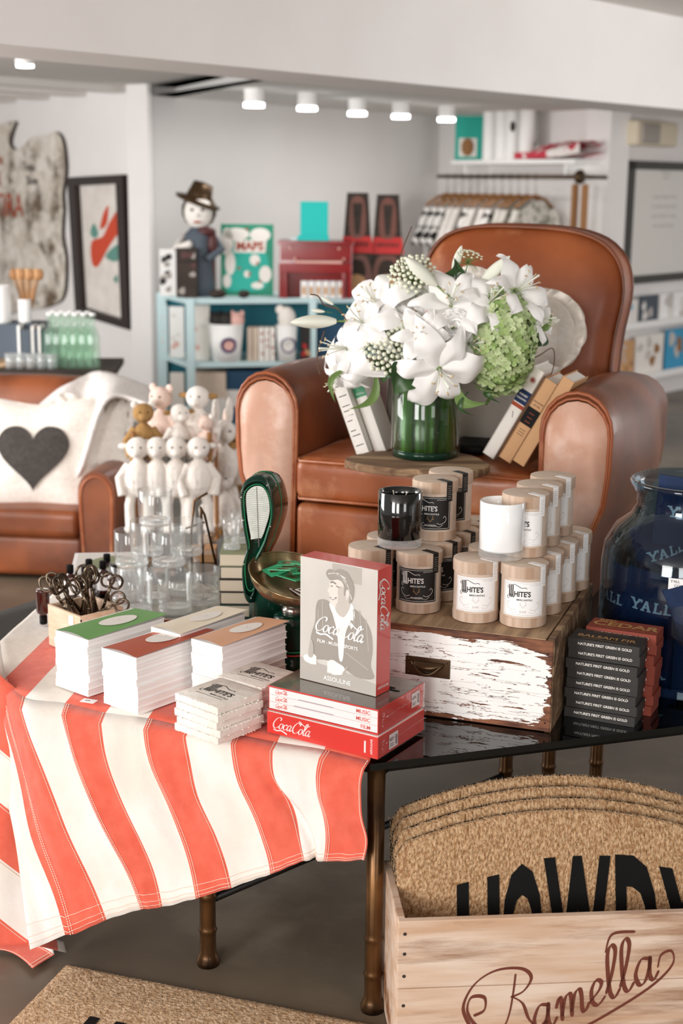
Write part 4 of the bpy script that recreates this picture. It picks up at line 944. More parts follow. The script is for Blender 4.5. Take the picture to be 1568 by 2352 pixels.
for k in range(8):
    q = pc+Vector((.018+.006*k, -.035-.002*k, .186+.003*k)); o = MB().box0(-.03, -.022, 0, .03, .022, .0012, 0).build('paper_card', 'ivory' if k % 2 else 'foil', None, q); o.rotation_euler = (.15, .25-.06*k, .5+.16*k)
    tag(o, 'thin card fanned out at the lip of the brass scoop', 'card', 'cards in the lip of the scale pan')

# ------------------------------------------------------------------ tumblers on a tray
TRY = atz(405, 1392, ZT); 
t = thing('serving_tray', 'round silver tray with raised rim under the tumblers', 'tray', (TRY.x, TRY.y, ZT+.004), 0)
MB().lathe([(0, 0), (.145, 0), (.16, .006), (.168, .012), (.164, .013), (.15, .008), (.14, .004), (0, .004)], 56).build('tray_plate', 'chrome', t)
zg = ZT+.009; GH = .092; GR = .0445
def tumbler(loc, lab):
    t = thing('tumbler', lab, 'glass', loc, 0, 'clear tumblers in the pyramid')
    MB().lathe([(GR*.93, .012), (GR, .03), (GR, GH-.001), (GR-.0008, GH), (GR-.0022, GH-.001), (GR-.0026, .02), (GR*.8, .016), (0, .015)], 40).build('glass_wall', 'glass', t)
    MB().lathe([(0, 0), (GR*.9, 0), (GR*.96, .004), (GR*.95, .012), (GR*.8, .0145), (0, .0145)], 40).build('glass_foot', 'glass_base', t, label='thick solid glass foot')
    return t
def gp(px, py, z): p = atz(px, py, z); return Vector((p.x, p.y, z))
base = [(311, 1408, 'front left tumbler of the bottom layer, behind the scissors crate'), (402, 1404, 'front middle tumbler of the bottom layer, behind the green-topped books'), (466, 1384, 'bottom-layer tumbler at the right end of the pyramid'), (352, 1380, 'bottom-layer tumbler in the middle of the pyramid'), (420, 1362, 'rear right tumbler of the bottom layer'), (292, 1374, 'rear left tumbler of the bottom layer')]
g0 = None
GP = [(gp(x, y, zg), l) for x, y, l in base]
z1 = zg+GH+.0008; z2 = z1+GH+.0008
GP += [(gp(303, 1297, z1), 'front left tumbler of the second layer'), (gp(387, 1297, z1), 'front right tumbler of the second layer'), (gp(338, 1272, z1), 'rear left tumbler of the second layer, behind the front left one'), (gp(428, 1272, z1), 'rear right tumbler of the second layer')]
GP += [(gp(357, 1203, z2), 'single tumbler on the very top of the glass pyramid')]
for p, l in GP:
    if g0 is None: g0 = tumbler(p, l)
    else: copy_tree(g0, l, p)

# ------------------------------------------------------------------ scissors crate
KL = atz(113, 1480, ZC); KF = atz(187, 1512, ZC); wk, ak = frame3(KL, KF); dk = .118; hk = .098
box = thing('wooden_box', 'small pale wooden box holding the scissors, PAT. MAY 27,1902 stamped on its side', 'box', (KL.x, KL.y, ZC), ak)
mb = MB(); e_ = .006
mb.box0(0, 0, 0, wk, e_, hk, 0); mb.box0(0, dk-e_, 0, wk, dk, hk, 0); mb.box0(0, e_, 0, e_, dk-e_, hk, 0); mb.box0(wk-e_, e_, 0, wk, dk-e_, hk, 0); mb.box0(e_, e_, 0, wk-e_, dk-e_, e_, 0)
for k in range(8):
    for y in (0, dk-.004): mb.box0(wk-.0001, y, .005+k*.0115, wk+.0003, y+.004, .010+k*.0115, 1)
fr = F_right(wk+.0003, 0, 0)
mb.text('PAT. MAY 27,1902', .0085, fr @ T(dk*.5, hk*.78), 1, align='c', bold=.02); mb.text('GRADER', .0055, fr @ T(dk*.5, hk*.66), 1, align='c', bold=.02)
mb.stroke([(dk*.2, hk*.3), (dk*.25, hk*.5), (dk*.5, hk*.6), (dk*.75, hk*.5), (dk*.8, hk*.3)], .0012, fr, 1, n=1); mb.stroke([(dk*.28, hk*.3), (dk*.32, hk*.46), (dk*.5, hk*.54), (dk*.68, hk*.46), (dk*.72, hk*.3)], .0008, fr, 1, n=1)
mb.text('H.B.', .02, fr @ T(dk*.5, hk*.28), 1, align='c', bold=.03); mb.text('U.S.', .006, fr @ T(dk*.85, hk*.9), 1, bold=.02, align='c')
mb.build('box_walls', ['wood_pale', 'ink'], box, bevel=.0008)
o = MB().box0(0, -.0012, 0, .018, 0, .022).build('price_sticker', 'label_white', box, (wk*.66, -.0004, hk*.72), 0, label='white price sticker')
def scissors(lab):
    t = thing('scissors', lab, 'scissors', (0, 0, 0), 0, 'antiqued metal scissors in the wooden box')
    for s_ in (-1, 1):
        X = Matrix.Rotation(s_*.10, 4, 'Y')
        mb = MB().at(X)
        mb.add([(-.003*s_, -.0012*s_, 0), (.004*s_, -.0012*s_, 0), (.0005*s_, -.0012*s_, -.075), (-.003*s_, .0012*s_, 0), (.004*s_, .0012*s_, 0), (.0005*s_, .0006*s_, -.075)], [(0, 1, 2), (3, 5, 4), (0, 3, 4, 1), (1, 4, 5, 2), (2, 5, 3, 0)], 0)
        mb.tube([(0, 0, -.002), (-s_*.004, 0, .025), (-s_*.006, 0, .045)], lambda q: .0032-.0008*q, 6)
        b = mb.build('blade', 'gunmetal', t)
        mb = MB().at(X); R1 = .0165
        mb.tube([(-s_*.016+R1*math.cos(a)*.85, 0, .06+R1*math.sin(a)*1.1) for a in [2*PI*k/22 for k in range(22)]], .0029, 8, closed=True)
        mb.build('finger_ring', 'gunmetal', t)
    MB().lathe([(0, -.003), (.0035, -.003), (.0035, .003), (0, .003)], 10).build('pivot_screw', 'gunmetal', t).rotation_euler = (PI/2, 0, 0)
    return t
s0 = scissors('tallest scissors, standing upright in the middle of the wooden box')
kc = Vector((KL.x, KL.y, ZC))+Matrix.Rotation(ak, 3, 'Z') @ Vector((wk*.5, dk*.5, 0))
def kpos(a, b, z): return kc+Matrix.Rotation(ak, 3, 'Z') @ Vector((a*wk, b*dk, z))
s0.location = kpos(.08, -.05, .118); s0.rotation_euler = (0, .06, .3)
SC = [(-.3, -.3, .098, -.25, -.5, .2, 'scissors leaning over the near left corner of the box'), (-.38, .0, .095, -.15, -.62, .9, 'scissors leaning out over the left side of the box'), (-.3, .3, .1, .15, -.5, 1.3, 'scissors leaning to the back left of the box'), (-.05, .25, .103, .2, -.25, .5, 'scissors behind the tallest pair, rings tilted left'), (-.15, -.2, .097, -.3, -.25, 1.1, 'scissors in the near half of the box with rings facing front'), (.2, .3, .104, .3, .3, .2, 'scissors leaning to the back right corner of the box'), (.33, .05, .09, .05, 1.05, -.2, 'scissors hanging far out over the right end of the box'), (.1, .1, .108, .1, .35, 2.2, 'scissors right of the tallest pair, long shanks showing'), (.25, -.1, .1, -.05, .5, 2.6, 'scissors right of the middle with narrow rings'), (-.2, .1, .104, .05, -.4, 2.0, 'scissors in the left cluster, second row'), (-.05, -.35, .082, -.8, -.2, .1, 'scissors tipped forward over the near edge of the box')]
for a, b, z, rx, ry, rz_, l in SC: copy_tree(s0, l, kpos(a, b, z), (rx, ry, rz_))
# dropper bottles behind the box
def dropper(p, lab, tilt=0, lb=True):
    t = thing('dropper_bottle', lab, 'bottle', p, 0, 'dark dropper bottles'); t.rotation_euler = (tilt, 0, 0)
    MB().lathe([(0, 0), (.016, 0), (.0165, .002), (.0165, .05), (.015, .058), (.007, .064), (.007, .07), (0, .07)], 20).build('bottle_body', 'amber', t)
    if lb: MB().lathe([(.0168, .01), (.0168, .046)], 20).build('paper_label', 'label_white', t)
    MB().lathe([(0, .066), (.0095, .066), (.0095, .085), (.0095, .085), (.008, .087), (0, .087)], 16).build('cap', 'black', t); return t
d0 = None
for x, y, l in ((163, 1372, 'leftmost dark dropper bottle behind the scissors'), (197, 1376, 'second dropper bottle from the left, behind the scissors'), (206, 1358, 'dropper bottle in the back row, third from the left'), (238, 1362, 'dropper bottle behind the tallest scissors'), (247, 1345, 'rearmost dropper bottle, its black cap by the tumblers'), (262, 1372, 'dropper bottle at the right, next to the tumblers')):
    p = atz(x, y, ZT+.003); p.z = ZT+.004
    if d0 is None: d0 = dropper(p, l)
    else: copy_tree(d0, l, p)
p = atz(98, 1385, ZC+.06); dropper((p.x-.004, p.y+.02, ZC+.088), 'unlabelled dark dropper bottle, cap down, at the left side of the wooden box', PI, False)
# ------------------------------------------------------------------ leather club armchair on the table
PHI = math.radians(22); A0 = Vector((-.28, 3.75)); ce = Vector((math.cos(PHI), -math.sin(PHI))); W_ = 1.0
ch = thing('leather_armchair', 'large worn tan leather club armchair standing on the glass table, flowers on its seat', 'armchair', (A0.x, A0.y, ZT), -PHI)
AW = .172; AH = 1.118-ZT; AD = .80
def arm_out(w, h, lean=0, n=10, low=.0):
    r = w/2; pts = [(-r*.86+low, 0), (-r*.92+low*.6, h*.35), (-r, h*.62)]
    for k in range(n+1): a = PI-PI*k/n; pts.append((r*1.02*math.cos(a), h-r*1.15+r*1.15*math.sin(a)))
    return pts+[(r, h*.62), (r*.92+low*.6, h*.35), (r*.86+low, 0)]
def arm(x0, bul, name, sgn):
    cx = x0+AW/2; out = arm_out(AW, AH); r_a = AW/2; k3 = [(.1, 0), (.35, AH*.3), (.9, AH*.52), (1.0, AH*.66)]
    outer = [(sgn*a*r_a, z) for a, z in k3]; inner = [(-sgn*.9*r_a, 0), (-sgn*.94*r_a, AH*.35), (-sgn*r_a, AH*.6)]
    L3 = outer if sgn < 0 else inner; R3 = inner if sgn < 0 else outer
    out = L3+[q for q in out if q[1] > AH*.67 and q not in L3]+R3[::-1]; n = len(out); mb = MB(); N = 18
    secs = []
    for i in range(N+1):
        y = AD*i/N; t = i/N
        b = math.sin(PI*min(1, t*1.15))**1.0*bul; dz = -.05*t*t+.012*math.sin(PI*t)
        inset = .96 if i == 0 else 1
        ring = []
        for (x, z) in out:
            zz = z/AH; o = b*math.sin(PI*min(1, max(0, (zz-.05)/.95)))**.8 if x*sgn > 0 else b*.12
            ring.append(Vector((cx+x*inset*(1+.0*t)+sgn*(o if x*sgn > 0 else 0), y, z*inset+dz*zz+(0 if i else AH*.012))))
        secs.append(ring)
    vs = [p for r_ in secs for p in r_]; fs = [(i*n+k, i*n+(k+1) % n, (i+1)*n+(k+1) % n, (i+1)*n+k) for i in range(N) for k in range(n)]
    mb.add(vs, fs, 0, True); tri = geometry.tessellate_polygon([[Vector((p.x, p.z, 0)) for p in secs[-1]]]); mb.add(secs[-1], tri, 0)
    a = mb.build(name, 'leather_dark', ch)
    # puffed front panel, scuffed, with a highlight painted into its paler leather
    def fp(u, v):
        a_ = v*2*PI; q = u; idx = v*(n); i = int(idx) % n; f = idx-int(idx); x = out[i][0]+(out[(i+1) % n][0]-out[i][0])*f; z = out[i][1]+(out[(i+1) % n][1]-out[i][1])*f
        c = (0, AH*.6); k = .9*q
        return Vector((cx+c[0]+(x-c[0])*k, -.022*(1-q**4)-.002-.004*(noise.noise(Vector((x*18*q, z*12*q, cx*9)))), c[1]+(z-c[1])*k))
    MB().grid(fp, 8, n*2, 0).build('arm_front_panel', 'leather_worn_lit', ch, label='worn leather panel with painted-in highlight')
    for kk, rr in ((.93, .0042), (.985, .0055)):
        pts = [Vector((cx+x*kk, -.004-(.0 if kk < .95 else -.004), AH*.6+(z-AH*.6)*kk)) for x, z in out]
        MB().tube(pts, rr, 8).build('piping', 'leather', ch)
arm(0, .03, 'arm', -1); arm(W_-AW, .055, 'arm', 1)
# seat base, cushion
SW = W_-2*AW; SZ = .905-ZT
mb = MB().rbox((W_/2, .40, .125), (SW+.02, .80, .225), .03, 4, puff=.0); 
mb.rbox((W_/2, .012, .125), (SW-.002, .05, .232), .022, 4); mb.build('seat_base', 'leather', ch)
mb = MB().rbox((W_/2, .335, SZ-.063), (SW-.004, .72, .118), .03, 5, puff=.012)
mb.build('seat_cushion', 'leather', ch)
for z in (SZ-.012, SZ-.113): MB().tube([(AW+.008, .3, z), (AW+.008, .0, z), (AW+.02, -.026, z), (W_/2, -.03, z+.004), (W_-AW-.02, -.026, z), (W_-AW-.008, .0, z), (W_-AW-.008, .3, z)], .0042, 8).build('piping', 'leather', ch)
for x in (.08, W_-.08):
    for y in (.07, .7): MB().cyl(.03, -.0005, .03, 16).build('foot', 'black', ch, (x, y, 0))
# back: broad rounded loft
BW = .60; BH = 1.485-ZT; bx = W_/2+.055
bo = smooth_path([(-BW/2+.01, .2), (-BW/2, .6), (-BW/2-.005, BH*.78), (-BW/2+.04, BH*.93), (-BW/2+.13, BH*.99), (0, BH), (BW/2-.12, BH*.985), (BW/2-.02, BH*.93), (BW/2+.02, BH*.82), (BW/2, .6), (BW/2-.01, .2)], 4)
n = len(bo); ccx, ccz = 0, BH*.6
lay = [(0, .0), (-.03, .35), (-.025, .6), (-.01, .8), (.01, .92), (.035, .985), (.06, 1.0), (.13, 1.0), (.17, .96), (.19, .85), (.2, 0)]
vs = []; 
for y, s_ in lay: vs += [Vector((bx+x*s_, .60+y+.10*(ccz+(z-ccz)*s_)/BH, ccz+(z-ccz)*s_)) for x, z in bo]
fs = [(l*n+i, l*n+(i+1) % n, (l+1)*n+(i+1) % n, (l+1)*n+i) for l in range(len(lay)-1) for i in range(n)]
MB().add(vs, fs, 0, True).build('backrest', 'leather_back' if 'leather_back' in M else 'leather', ch)
MB().tube([Vector((bx+x*.99, .63+.10*z/BH, ccz+(z-ccz)*.995)) for x, z in bo], .006, 8).build('piping', 'leather_dark', ch)
MB().tube([Vector((bx+x*1.0, .735+.10*z/BH, ccz+(z-ccz)*1.0)) for x, z in bo], .006, 8).build('piping', 'leather_dark', ch)
CHM = Matrix.Translation((A0.x, A0.y, ZT)) @ Matrix.Rotation(-PHI, 4, 'Z')
def cw(x, y, z): return CHM @ Vector((x, y, z))
ZSEAT = ZT+SZ+.006
def onray(px, py, z):  return atz(px, py, z)
# weathered slab on the seat
sl = [atz(x, y, ZSEAT+.02) for x, y in ((792, 1056), (880, 1072), (960, 1078), (1040, 1086), (1100, 1078), (1122, 1064), (1060, 1040), (900, 1034), (830, 1040))]
c_ = sum(sl, Vector())/len(sl)
so = smooth_path([(p.x-c_.x, p.y-c_.y) for p in sl], 5, True)
so = [(x+.004*noise.noise(Vector((x*50, y*50, 0))), y+.004*noise.noise(Vector((x*50, y*50, 9)))) for x, y in so]
o = MB().prism(so, 0, .02, 0, inset=.015).build('weathered_board', 'wood_old', None, (c_.x, c_.y, ZSEAT-.001))
tag(o, 'weathered flat piece of wood lying on the armchair seat under the vase', 'board')
# ------------------------------------------------------------------ vase
ZV = ZSEAT+.019; VP = atz(976, 1046, ZV); VR = .088; VH = .235
v = thing('glass_vase', 'cylindrical glass vase lined with green leaves, on the armchair seat', 'vase', (VP.x, VP.y, ZV))
MB().lathe([(0, 0), (VR-.004, 0), (VR, .006), (VR, VH), (VR-.002, VH+.001), (VR-.005, VH), (VR-.005, .02), (0, .016)], 48).build('vase_glass', 'vase_clear', v)
MB().lathe([(0, .014), (VR-.008, .014), (VR-.008, .03), (VR-.007, VH*.86), (VR-.02, VH*.87)], 48).build('leaf_lining', 'vase_green', v, label='dark green leaf lining')
MB().lathe([(0, .002), (VR-.006, .002), (VR-.0062, .02), (0, .02)], 40).build('stem_base', 'dark_green', v)
# ------------------------------------------------------------------ flowers
YF = VP.y
def fpos(px, py, dy=0): return aty(px, py, YF+dy)
def direction(dx, dy, dz): return Vector((dx, dy, dz)).normalized()
def orient(d, roll=0): return (d.to_track_quat('Z', 'Y').to_matrix().to_4x4() @ Matrix.Rotation(roll, 4, 'Z')).to_euler()
def petal_fn(L, Wd, curl, cup, wav=0):
    def f(u, v):
        s_ = v; r_ = L*(s_*(1-.12*curl*s_)); z = L*(cup*s_-curl*.75*s_**3.0); wd = Wd*(math.sin(PI*min(1, s_**.75*.97+.03)))**.8
        x = (u-.5)*2*wd; return Vector((x, r_, z-abs(x)*.45*(1-s_)+.10*wd*math.cos((u-.5)*PI)*1.4+wav*math.sin(v*11+u*3)*abs(u-.5)*.01))
    return f
def lily(label, group='open white lilies in the bouquet', L=.105, cup=.45, curl=.9, W2=.024, sd=0):
    t = thing('lily', label, 'flower', (0, 0, 0), 0, group); rr = random.Random(sd)
    for k in range(6):
        w2 = W2*(1.12 if k % 2 == 0 else .82); o = MB().grid(petal_fn(L*(1 if k % 2 == 0 else .95)*rr.uniform(.93, 1.05), w2, curl*rr.uniform(.8, 1.15), cup*rr.uniform(.85, 1.1), 1), 10, 16).build('petal', 'petal', t, rz=k*PI/3+rr.uniform(-.12, .12))
    for k in range(6):
        a = k*PI/3+.4; e = Vector((.020*math.cos(a), .020*math.sin(a), .062))
        s_ = MB().tube([(0, 0, 0), (e.x*.4, e.y*.4, .035), e], .0011, 5).build('stamen', 'petal_bud', t); MB().ell(e, (.005, .0018, .0018), 0, 8, Matrix.Rotation(a, 3, 'Z')).build('anther', 'anther', s_)
    MB().tube([(0, 0, 0), (.002, 0, .05), (.006, 0, .078)], lambda q: .0014+.0012*(q > .9), 6).build('pistil', 'petal_bud', t)
    MB().tube([(0, 0, .004), (0, 0, -.02), (0, .004, -.05)], lambda q: .006-.003*q, 6).build('stem', 'stem', t)
    return t
protos = [lily('proto', sd=i, L=.108, cup=c, curl=k, W2=w_) for i, (c, k, w_) in enumerate(((.45, .95, .027), (.62, .7, .027), (.28, 1.15, .026)))]
used = [False]*3
LL = [(868, 700, -.02, (-.45, -.8, .5), 0, 1, 1.12, 'large open white lily at the upper left of the bouquet, long pistil pointing up left'),
      (1035, 705, -.05, (.0, -.8, .6), 1, .5, 1.15, 'open white lily at the top centre of the bouquet, above the double white bloom'),
      (800, 800, -.03, (-.85, -.5, .05), 2, 0, 1.12, 'open white lily at the far left, its stamens pointing out to the left'),
      (1008, 845, -.11, (.1, -.9, -.35), 0, .52, 1.35, 'large white lily hanging down over the vase rim at the front'),
      (1180, 672, -.02, (.55, -.6, .5), 1, .2, 1.1, 'white lily at the upper right, next to the armchair back'),
      (925, 745, -.04, (.2, -.9, .3), 2, .8, .85, 'smaller white lily in the left centre, above the lace flower'),
      (780, 862, -.02, (-.5, -.6, -.6), 2, .4, .78, 'drooping white lily low on the left, over the leaning books'),
      (838, 745, -.05, (-.5, -.7, .45), 2, .9, 1.1, 'open white lily between the upper left one and the far left one'),
      (1120, 700, -.06, (.35, -.7, .6), 0, .1, 1.0, 'white lily whose petal arches over the top of the green hydrangea'),
      (965, 770, -.1, (-.1, -.95, .2), 1, .6, .8, 'small white lily in the exact centre of the bouquet'),
      (1230, 735, .0, (.8, -.5, .1), 1, .9, .7, 'white lily behind the green hydrangea on the right'),
      (955, 690, .02, (-.1, -.5, .85), 1, .3, .95, 'white lily in the back row left of the top centre one'),
      (1075, 790, -.06, (.45, -.85, .1), 0, 1.2, .85, 'white lily between the double bloom and the green hydrangea')]
for px, py, dy, d, pi_, ro, scl, lab in LL:
    p = fpos(px, py, dy)
    if not used[pi_]:
        o = protos[pi_]; used[pi_] = True; o['label'] = lab; o.location = p; o.rotation_euler = orient(direction(*d), ro); o.scale = (scl,)*3
    else: copy_tree(protos[pi_], lab, p, orient(direction(*d), ro), scl)
# closed buds
def bud(label):
    t = thing('lily_bud', label, 'flower bud', (0, 0, 0), 0, 'closed lily buds')
    mb = MB(); mb.grid(lambda u, v: Vector((.016*(1+.12*math.cos(u*2*PI*3))*math.sin(PI*min(1, v*.93+.07))**.7*math.cos(u*2*PI), .016*(1+.12*math.cos(u*2*PI*3))*math.sin(PI*min(1, v*.93+.07))**.7*math.sin(u*2*PI), v*.115)), 24, 14); mb.build('bud_petals', 'petal_bud', t)
    MB().tube([(0, 0, .004), (0, 0, -.03), (.01, 0, -.06)], .0025, 6).build('stem', 'stem', t); return t
b0 = None
for px, py, dy, d, scl, lab in ((772, 738, -.02, (-1, -.15, -.02), 1, 'long closed lily bud pointing left at the left edge of the bouquet'), (1002, 655, -.06, (-.75, -.3, .65), .95, 'closed bud lying diagonally at the top, pointing up left'), (1100, 655, .0, (.75, -.1, .75), .9, 'closed bud pointing up right in front of the armchair back'), (1205, 760, .03, (1, -.1, .35), .8, 'greenish bud pointing right, past the hydrangea'), (765, 700, .02, (-.9, -.1, .6), .32, 'tiny curled bud at the far left tip of the bouquet'), (745, 716, .02, (-.9, -.1, .1), .3, 'tiny curled bud just under the leftmost one'), (1040, 625, .03, (.3, 0, 1), .6, 'short upright bud at the top of the bouquet')):
    p = fpos(px, py, dy)
    if b0 is None: b0 = bud(lab); o = b0; o.location = p; o.rotation_euler = orient(direction(*d)); o.scale = (scl,)*3
    else: o = copy_tree(b0, lab, p, orient(direction(*d)), scl)
MB().tube([fpos(800, 730, .0), fpos(775, 708, .01), fpos(752, 700, .02), fpos(735, 676, .02), fpos(712, 674, .02)], .0025, 6)
# double bloom (rosette)
def rosette(lab, p, d, s_):
    t = thing('double_flower', lab, 'flower', p); t.rotation_euler = orient(direction(*d)); rr = random.Random(int(p.x*1000)); mb = MB()
    for ring in range(5):
        for k in range(5+ring*2):
            a = k*2*PI/(5+ring*2)+ring*.5; R_ = s_*(.15+.22*ring); X = Matrix.Rotation(a, 4, 'Z') @ T(R_*.55, 0, 0) @ Matrix.Rotation(math.radians(70-15*ring), 4, 'Y').inverted()
            mb.at(X); mb.grid(lambda u, v: Vector((s_*(.1+.42*v), (u-.5)*s_*(.75)*math.sin(PI*(.25+.6*v)), s_*.22*(1-(2*u-1)**2)*-.5)), 5, 4)
    mb.at(Matrix.Identity(4)); mb.build('petal_rosette', 'petal', t); MB().tube([(0, 0, 0), (0, 0, -.05)], .003, 6).build('stem', 'stem', t)
rosette('double white ranunculus-like bloom in the centre right of the bouquet', fpos(1042, 752, -.10), (.1, -1, .2), .042)
rosette('small double white bloom low in the centre, by the front lily', fpos(965, 822, -.09), (-.1, -1, .1), .034)
rosette('white carnation-like bloom at the top right of centre', fpos(1062, 645, .0), (.2, -.7, .7), .032)
# lace flowers (umbels)
def lace(lab, p, d, s_, n=70, tuft=True):
    t = thing('lace_flower', lab, 'flower', p, 0, "green white lace flowers"); t.rotation_euler = orient(direction(*d)); mb = MB(); rays = MB(); rr = random.Random(n)
    for k in range(n):
        q = math.sqrt((k+.5)/n); a = k*2.39996; x, y = s_*q*math.cos(a), s_*q*math.sin(a); z = s_*(.35-.3*q*q)
        mb.ell((x, y, z), (s_*.1, s_*.1, s_*.06), 0, 6)
        rays.tube([(0, 0, -s_*.5), (x*.6, y*.6, z-s_*.3), (x, y, z)], s_*.012, 4, cap=False)
    c = mb.build('umbel', 'lace', t); tag(c, None, None, None, 'stuff'); rays.tube([(0, 0, -s_*.5), (0, 0, -s_*1.4)], s_*.05, 6)
    for k in range(14): a = k*.45; rays.tube([(0, 0, -s_*.5), (s_*.5*math.cos(a), s_*.5*math.sin(a), -s_*.6), (s_*.9*math.cos(a), s_*.9*math.sin(a), -s_*.9)], s_*.012, 4)
    rays.build('stem', 'stem', t)
lace('round lace flower head of small greenish dots at the left centre, above the leaves', fpos(893, 800, -.08), (-.1, -.95, .25), .066, 80)
lace('lace flower head at the upper left, behind the diagonal bud', fpos(945, 632, -.01), (-.3, -.7, .7), .062, 70)
lace('feathery green lace tuft sticking up highest, in front of the armchair back', fpos(1078, 588, .01), (.2, -.2, 1), .035, 26)
# hydrangea
t = thing('hydrangea', 'big green hydrangea head at the right of the bouquet', 'flower', fpos(1150, 785, -.03))
mb = MB(); rr = random.Random(3)
mb.ell((0, 0, 0), (.074, .064, .118), 1, 20)
for k in range(340):
    zc = 1-2*(k+.5)/340; a = k*2.39996; r_ = math.sqrt(1-zc*zc); nrm = Vector((r_*math.cos(a), r_*math.sin(a), zc))
    if nrm.y > .55: continue
    p = Vector((nrm.x*.083, nrm.y*.072, nrm.z*.128))*(.95+.12*rr.random()); d = (nrm+Vector((rr.uniform(-.3, .3), rr.uniform(-.3, .3), rr.uniform(-.3, .3)))).normalized()
    q = d.to_track_quat('Z', 'Y').to_matrix().to_4x4(); q = T(*p) @ q @ Matrix.Rotation(rr.random()*6, 4, 'Z'); mb.at(q); s_ = rr.uniform(.010, .0135); mi = rr.choice((0, 0, 1))
    for j in range(4):
        c, s2 = math.cos(j*PI/2), math.sin(j*PI/2)
        pts = [(0, 0, 0), (.45, -.5, .1), (.95, -.52, .28), (1.28, -.2, .34), (1.3, .0, .3), (1.28, .2, .34), (.95, .52, .28), (.45, .5, .1)]
        mb.add([((x*c-y*s2)*s_, (x*s2+y*c)*s_, z*s_) for x, y, z in pts], [(0, 1, 2, 3, 4), (0, 4, 5, 6, 7)], mi, False)
    mb.ell((0, 0, .001), (.0015, .0015, .0015), 1, 6)
mb.at(Matrix.Identity(4)); o = mb.build('floret_head', ['hydrangea', 'hydrangea_d', 'leaf'], t); o['kind'] = 'stuff'
MB().tube([(0, 0, -.1), (-.03, .02, -.16)], .004, 6).build('stem', 'stem', t)
# leaves
def leaf(lab, a, b, wd, dya, dyb, m='leaf', bend=.01, grp='loose leaves in the bouquet'):
    pa = fpos(*a, dya); pb = fpos(*b, dyb); d = pb-pa; L = d.length; t = d.normalized(); s_ = t.cross(Vector((0, -1, 0))).normalized(); nrm = s_.cross(t)
    def f(u, v):
        x = (u-.5)*2*wd*math.sin(PI*min(1, v**.8))**.9; return pa+t*(L*v)+s_*(x+bend*3*math.sin(PI*v))+nrm*(abs(x)*.35+bend*math.sin(PI*v))
    c = pa.copy(); mb = MB().at(T(-c.x, -c.y, -c.z)); mb.grid(f, 6, 14); mb.tube([f(.5, k/10) for k in range(11)], lambda q: .0015*(1-q)+.0004, 5)
    o = mb.build('leaf', m, None, c); tag(o, lab, 'leaf', grp)
leaf('dark green leaf standing up at the top of the bouquet', (1012, 640), (1042, 592), .022, .0, .02); leaf('dark green rounded leaf behind the right side of the hydrangea', (1195, 790), (1222, 735), .03, .03, .03)
leaf('big dark leaf low in front over the vase rim, under the lace flower', (960, 870), (905, 905), .04, -.1, -.11); leaf('dark leaf lying low at the left, beneath the lace flower', (910, 850), (880, 880), .03, -.06, -.06)
leaf('long blade leaf curving down left over the green-banded book', (862, 848), (800, 940), .011, -.05, -.09, 'stem', -.012); leaf('long green leaf hanging down right beside the front lily', (1050, 870), (1120, 925), .015, -.07, -.1, 'stem', .012)
leaf('narrow leaf curling down at the far left', (800, 845), (770, 925), .008, -.04, -.06, 'stem', .01); leaf('thin dark leaf tip hanging at the right of the vase', (1075, 900), (1088, 955), .006, -.09, -.1)
leaf('small drooping leaf under the hydrangea', (1140, 880), (1148, 925), .009, -.03, -.05); leaf('grey green pointed leaf sticking out to the right over the cushion', (1215, 740), (1268, 712), .009, .02, .0, 'stem')
leaf('crumpled dark leaf inside the vase mouth at the right', (1010, 905), (1045, 915), .03, -.03, -.03); leaf('dark leaf inside the vase mouth near its centre', (985, 900), (970, 925), .03, -.02, -.02)
leaf('dark leaf between the upper lilies in the centre', (985, 770), (1005, 800), .02, -.0, -.0); leaf('dark leaf behind the left lilies', (845, 765), (880, 740), .02, .0, .0)
def twig(lab, pts, r_=.0014):
    P = [fpos(*q[:2], q[2]) for q in pts]; c = P[0].copy(); P = smooth_path([tuple(p-c) for p in P], 6); o = MB().tube(P, r_, 5).build('curly_twig', 'twig', None, c); tag(o, lab, 'twig')
twig('thin curly willow twig looping to the right of the hydrangea', [(1190, 835, 0), (1235, 818, -.03), (1268, 800, -.04), (1272, 835, -.03), (1258, 870, 0), (1230, 850, .01), (1180, 838, .02)])
twig('thin curly twig rising at the top left of the bouquet', [(930, 640, 0), (918, 600, 0), (925, 570, .01), (935, 545, .02), (945, 520, .02)]); twig('thin curled stem with tiny buds at the left of the bouquet', [(800, 745, 0), (778, 712, 0), (745, 700, .02), (730, 680, .02), (712, 676, .02)], .0018)
twig('thin bent twig dropping behind the far left lily', [(745, 760, 0), (732, 800, 0), (728, 830, .02), (735, 862, .02)])
# stems in the vase as one bundle are hidden by the lining; the visible crossing stems
for k, (a, b) in enumerate((((905, 870), (1000, 905)), ((940, 860), (1010, 880)))):
    pass
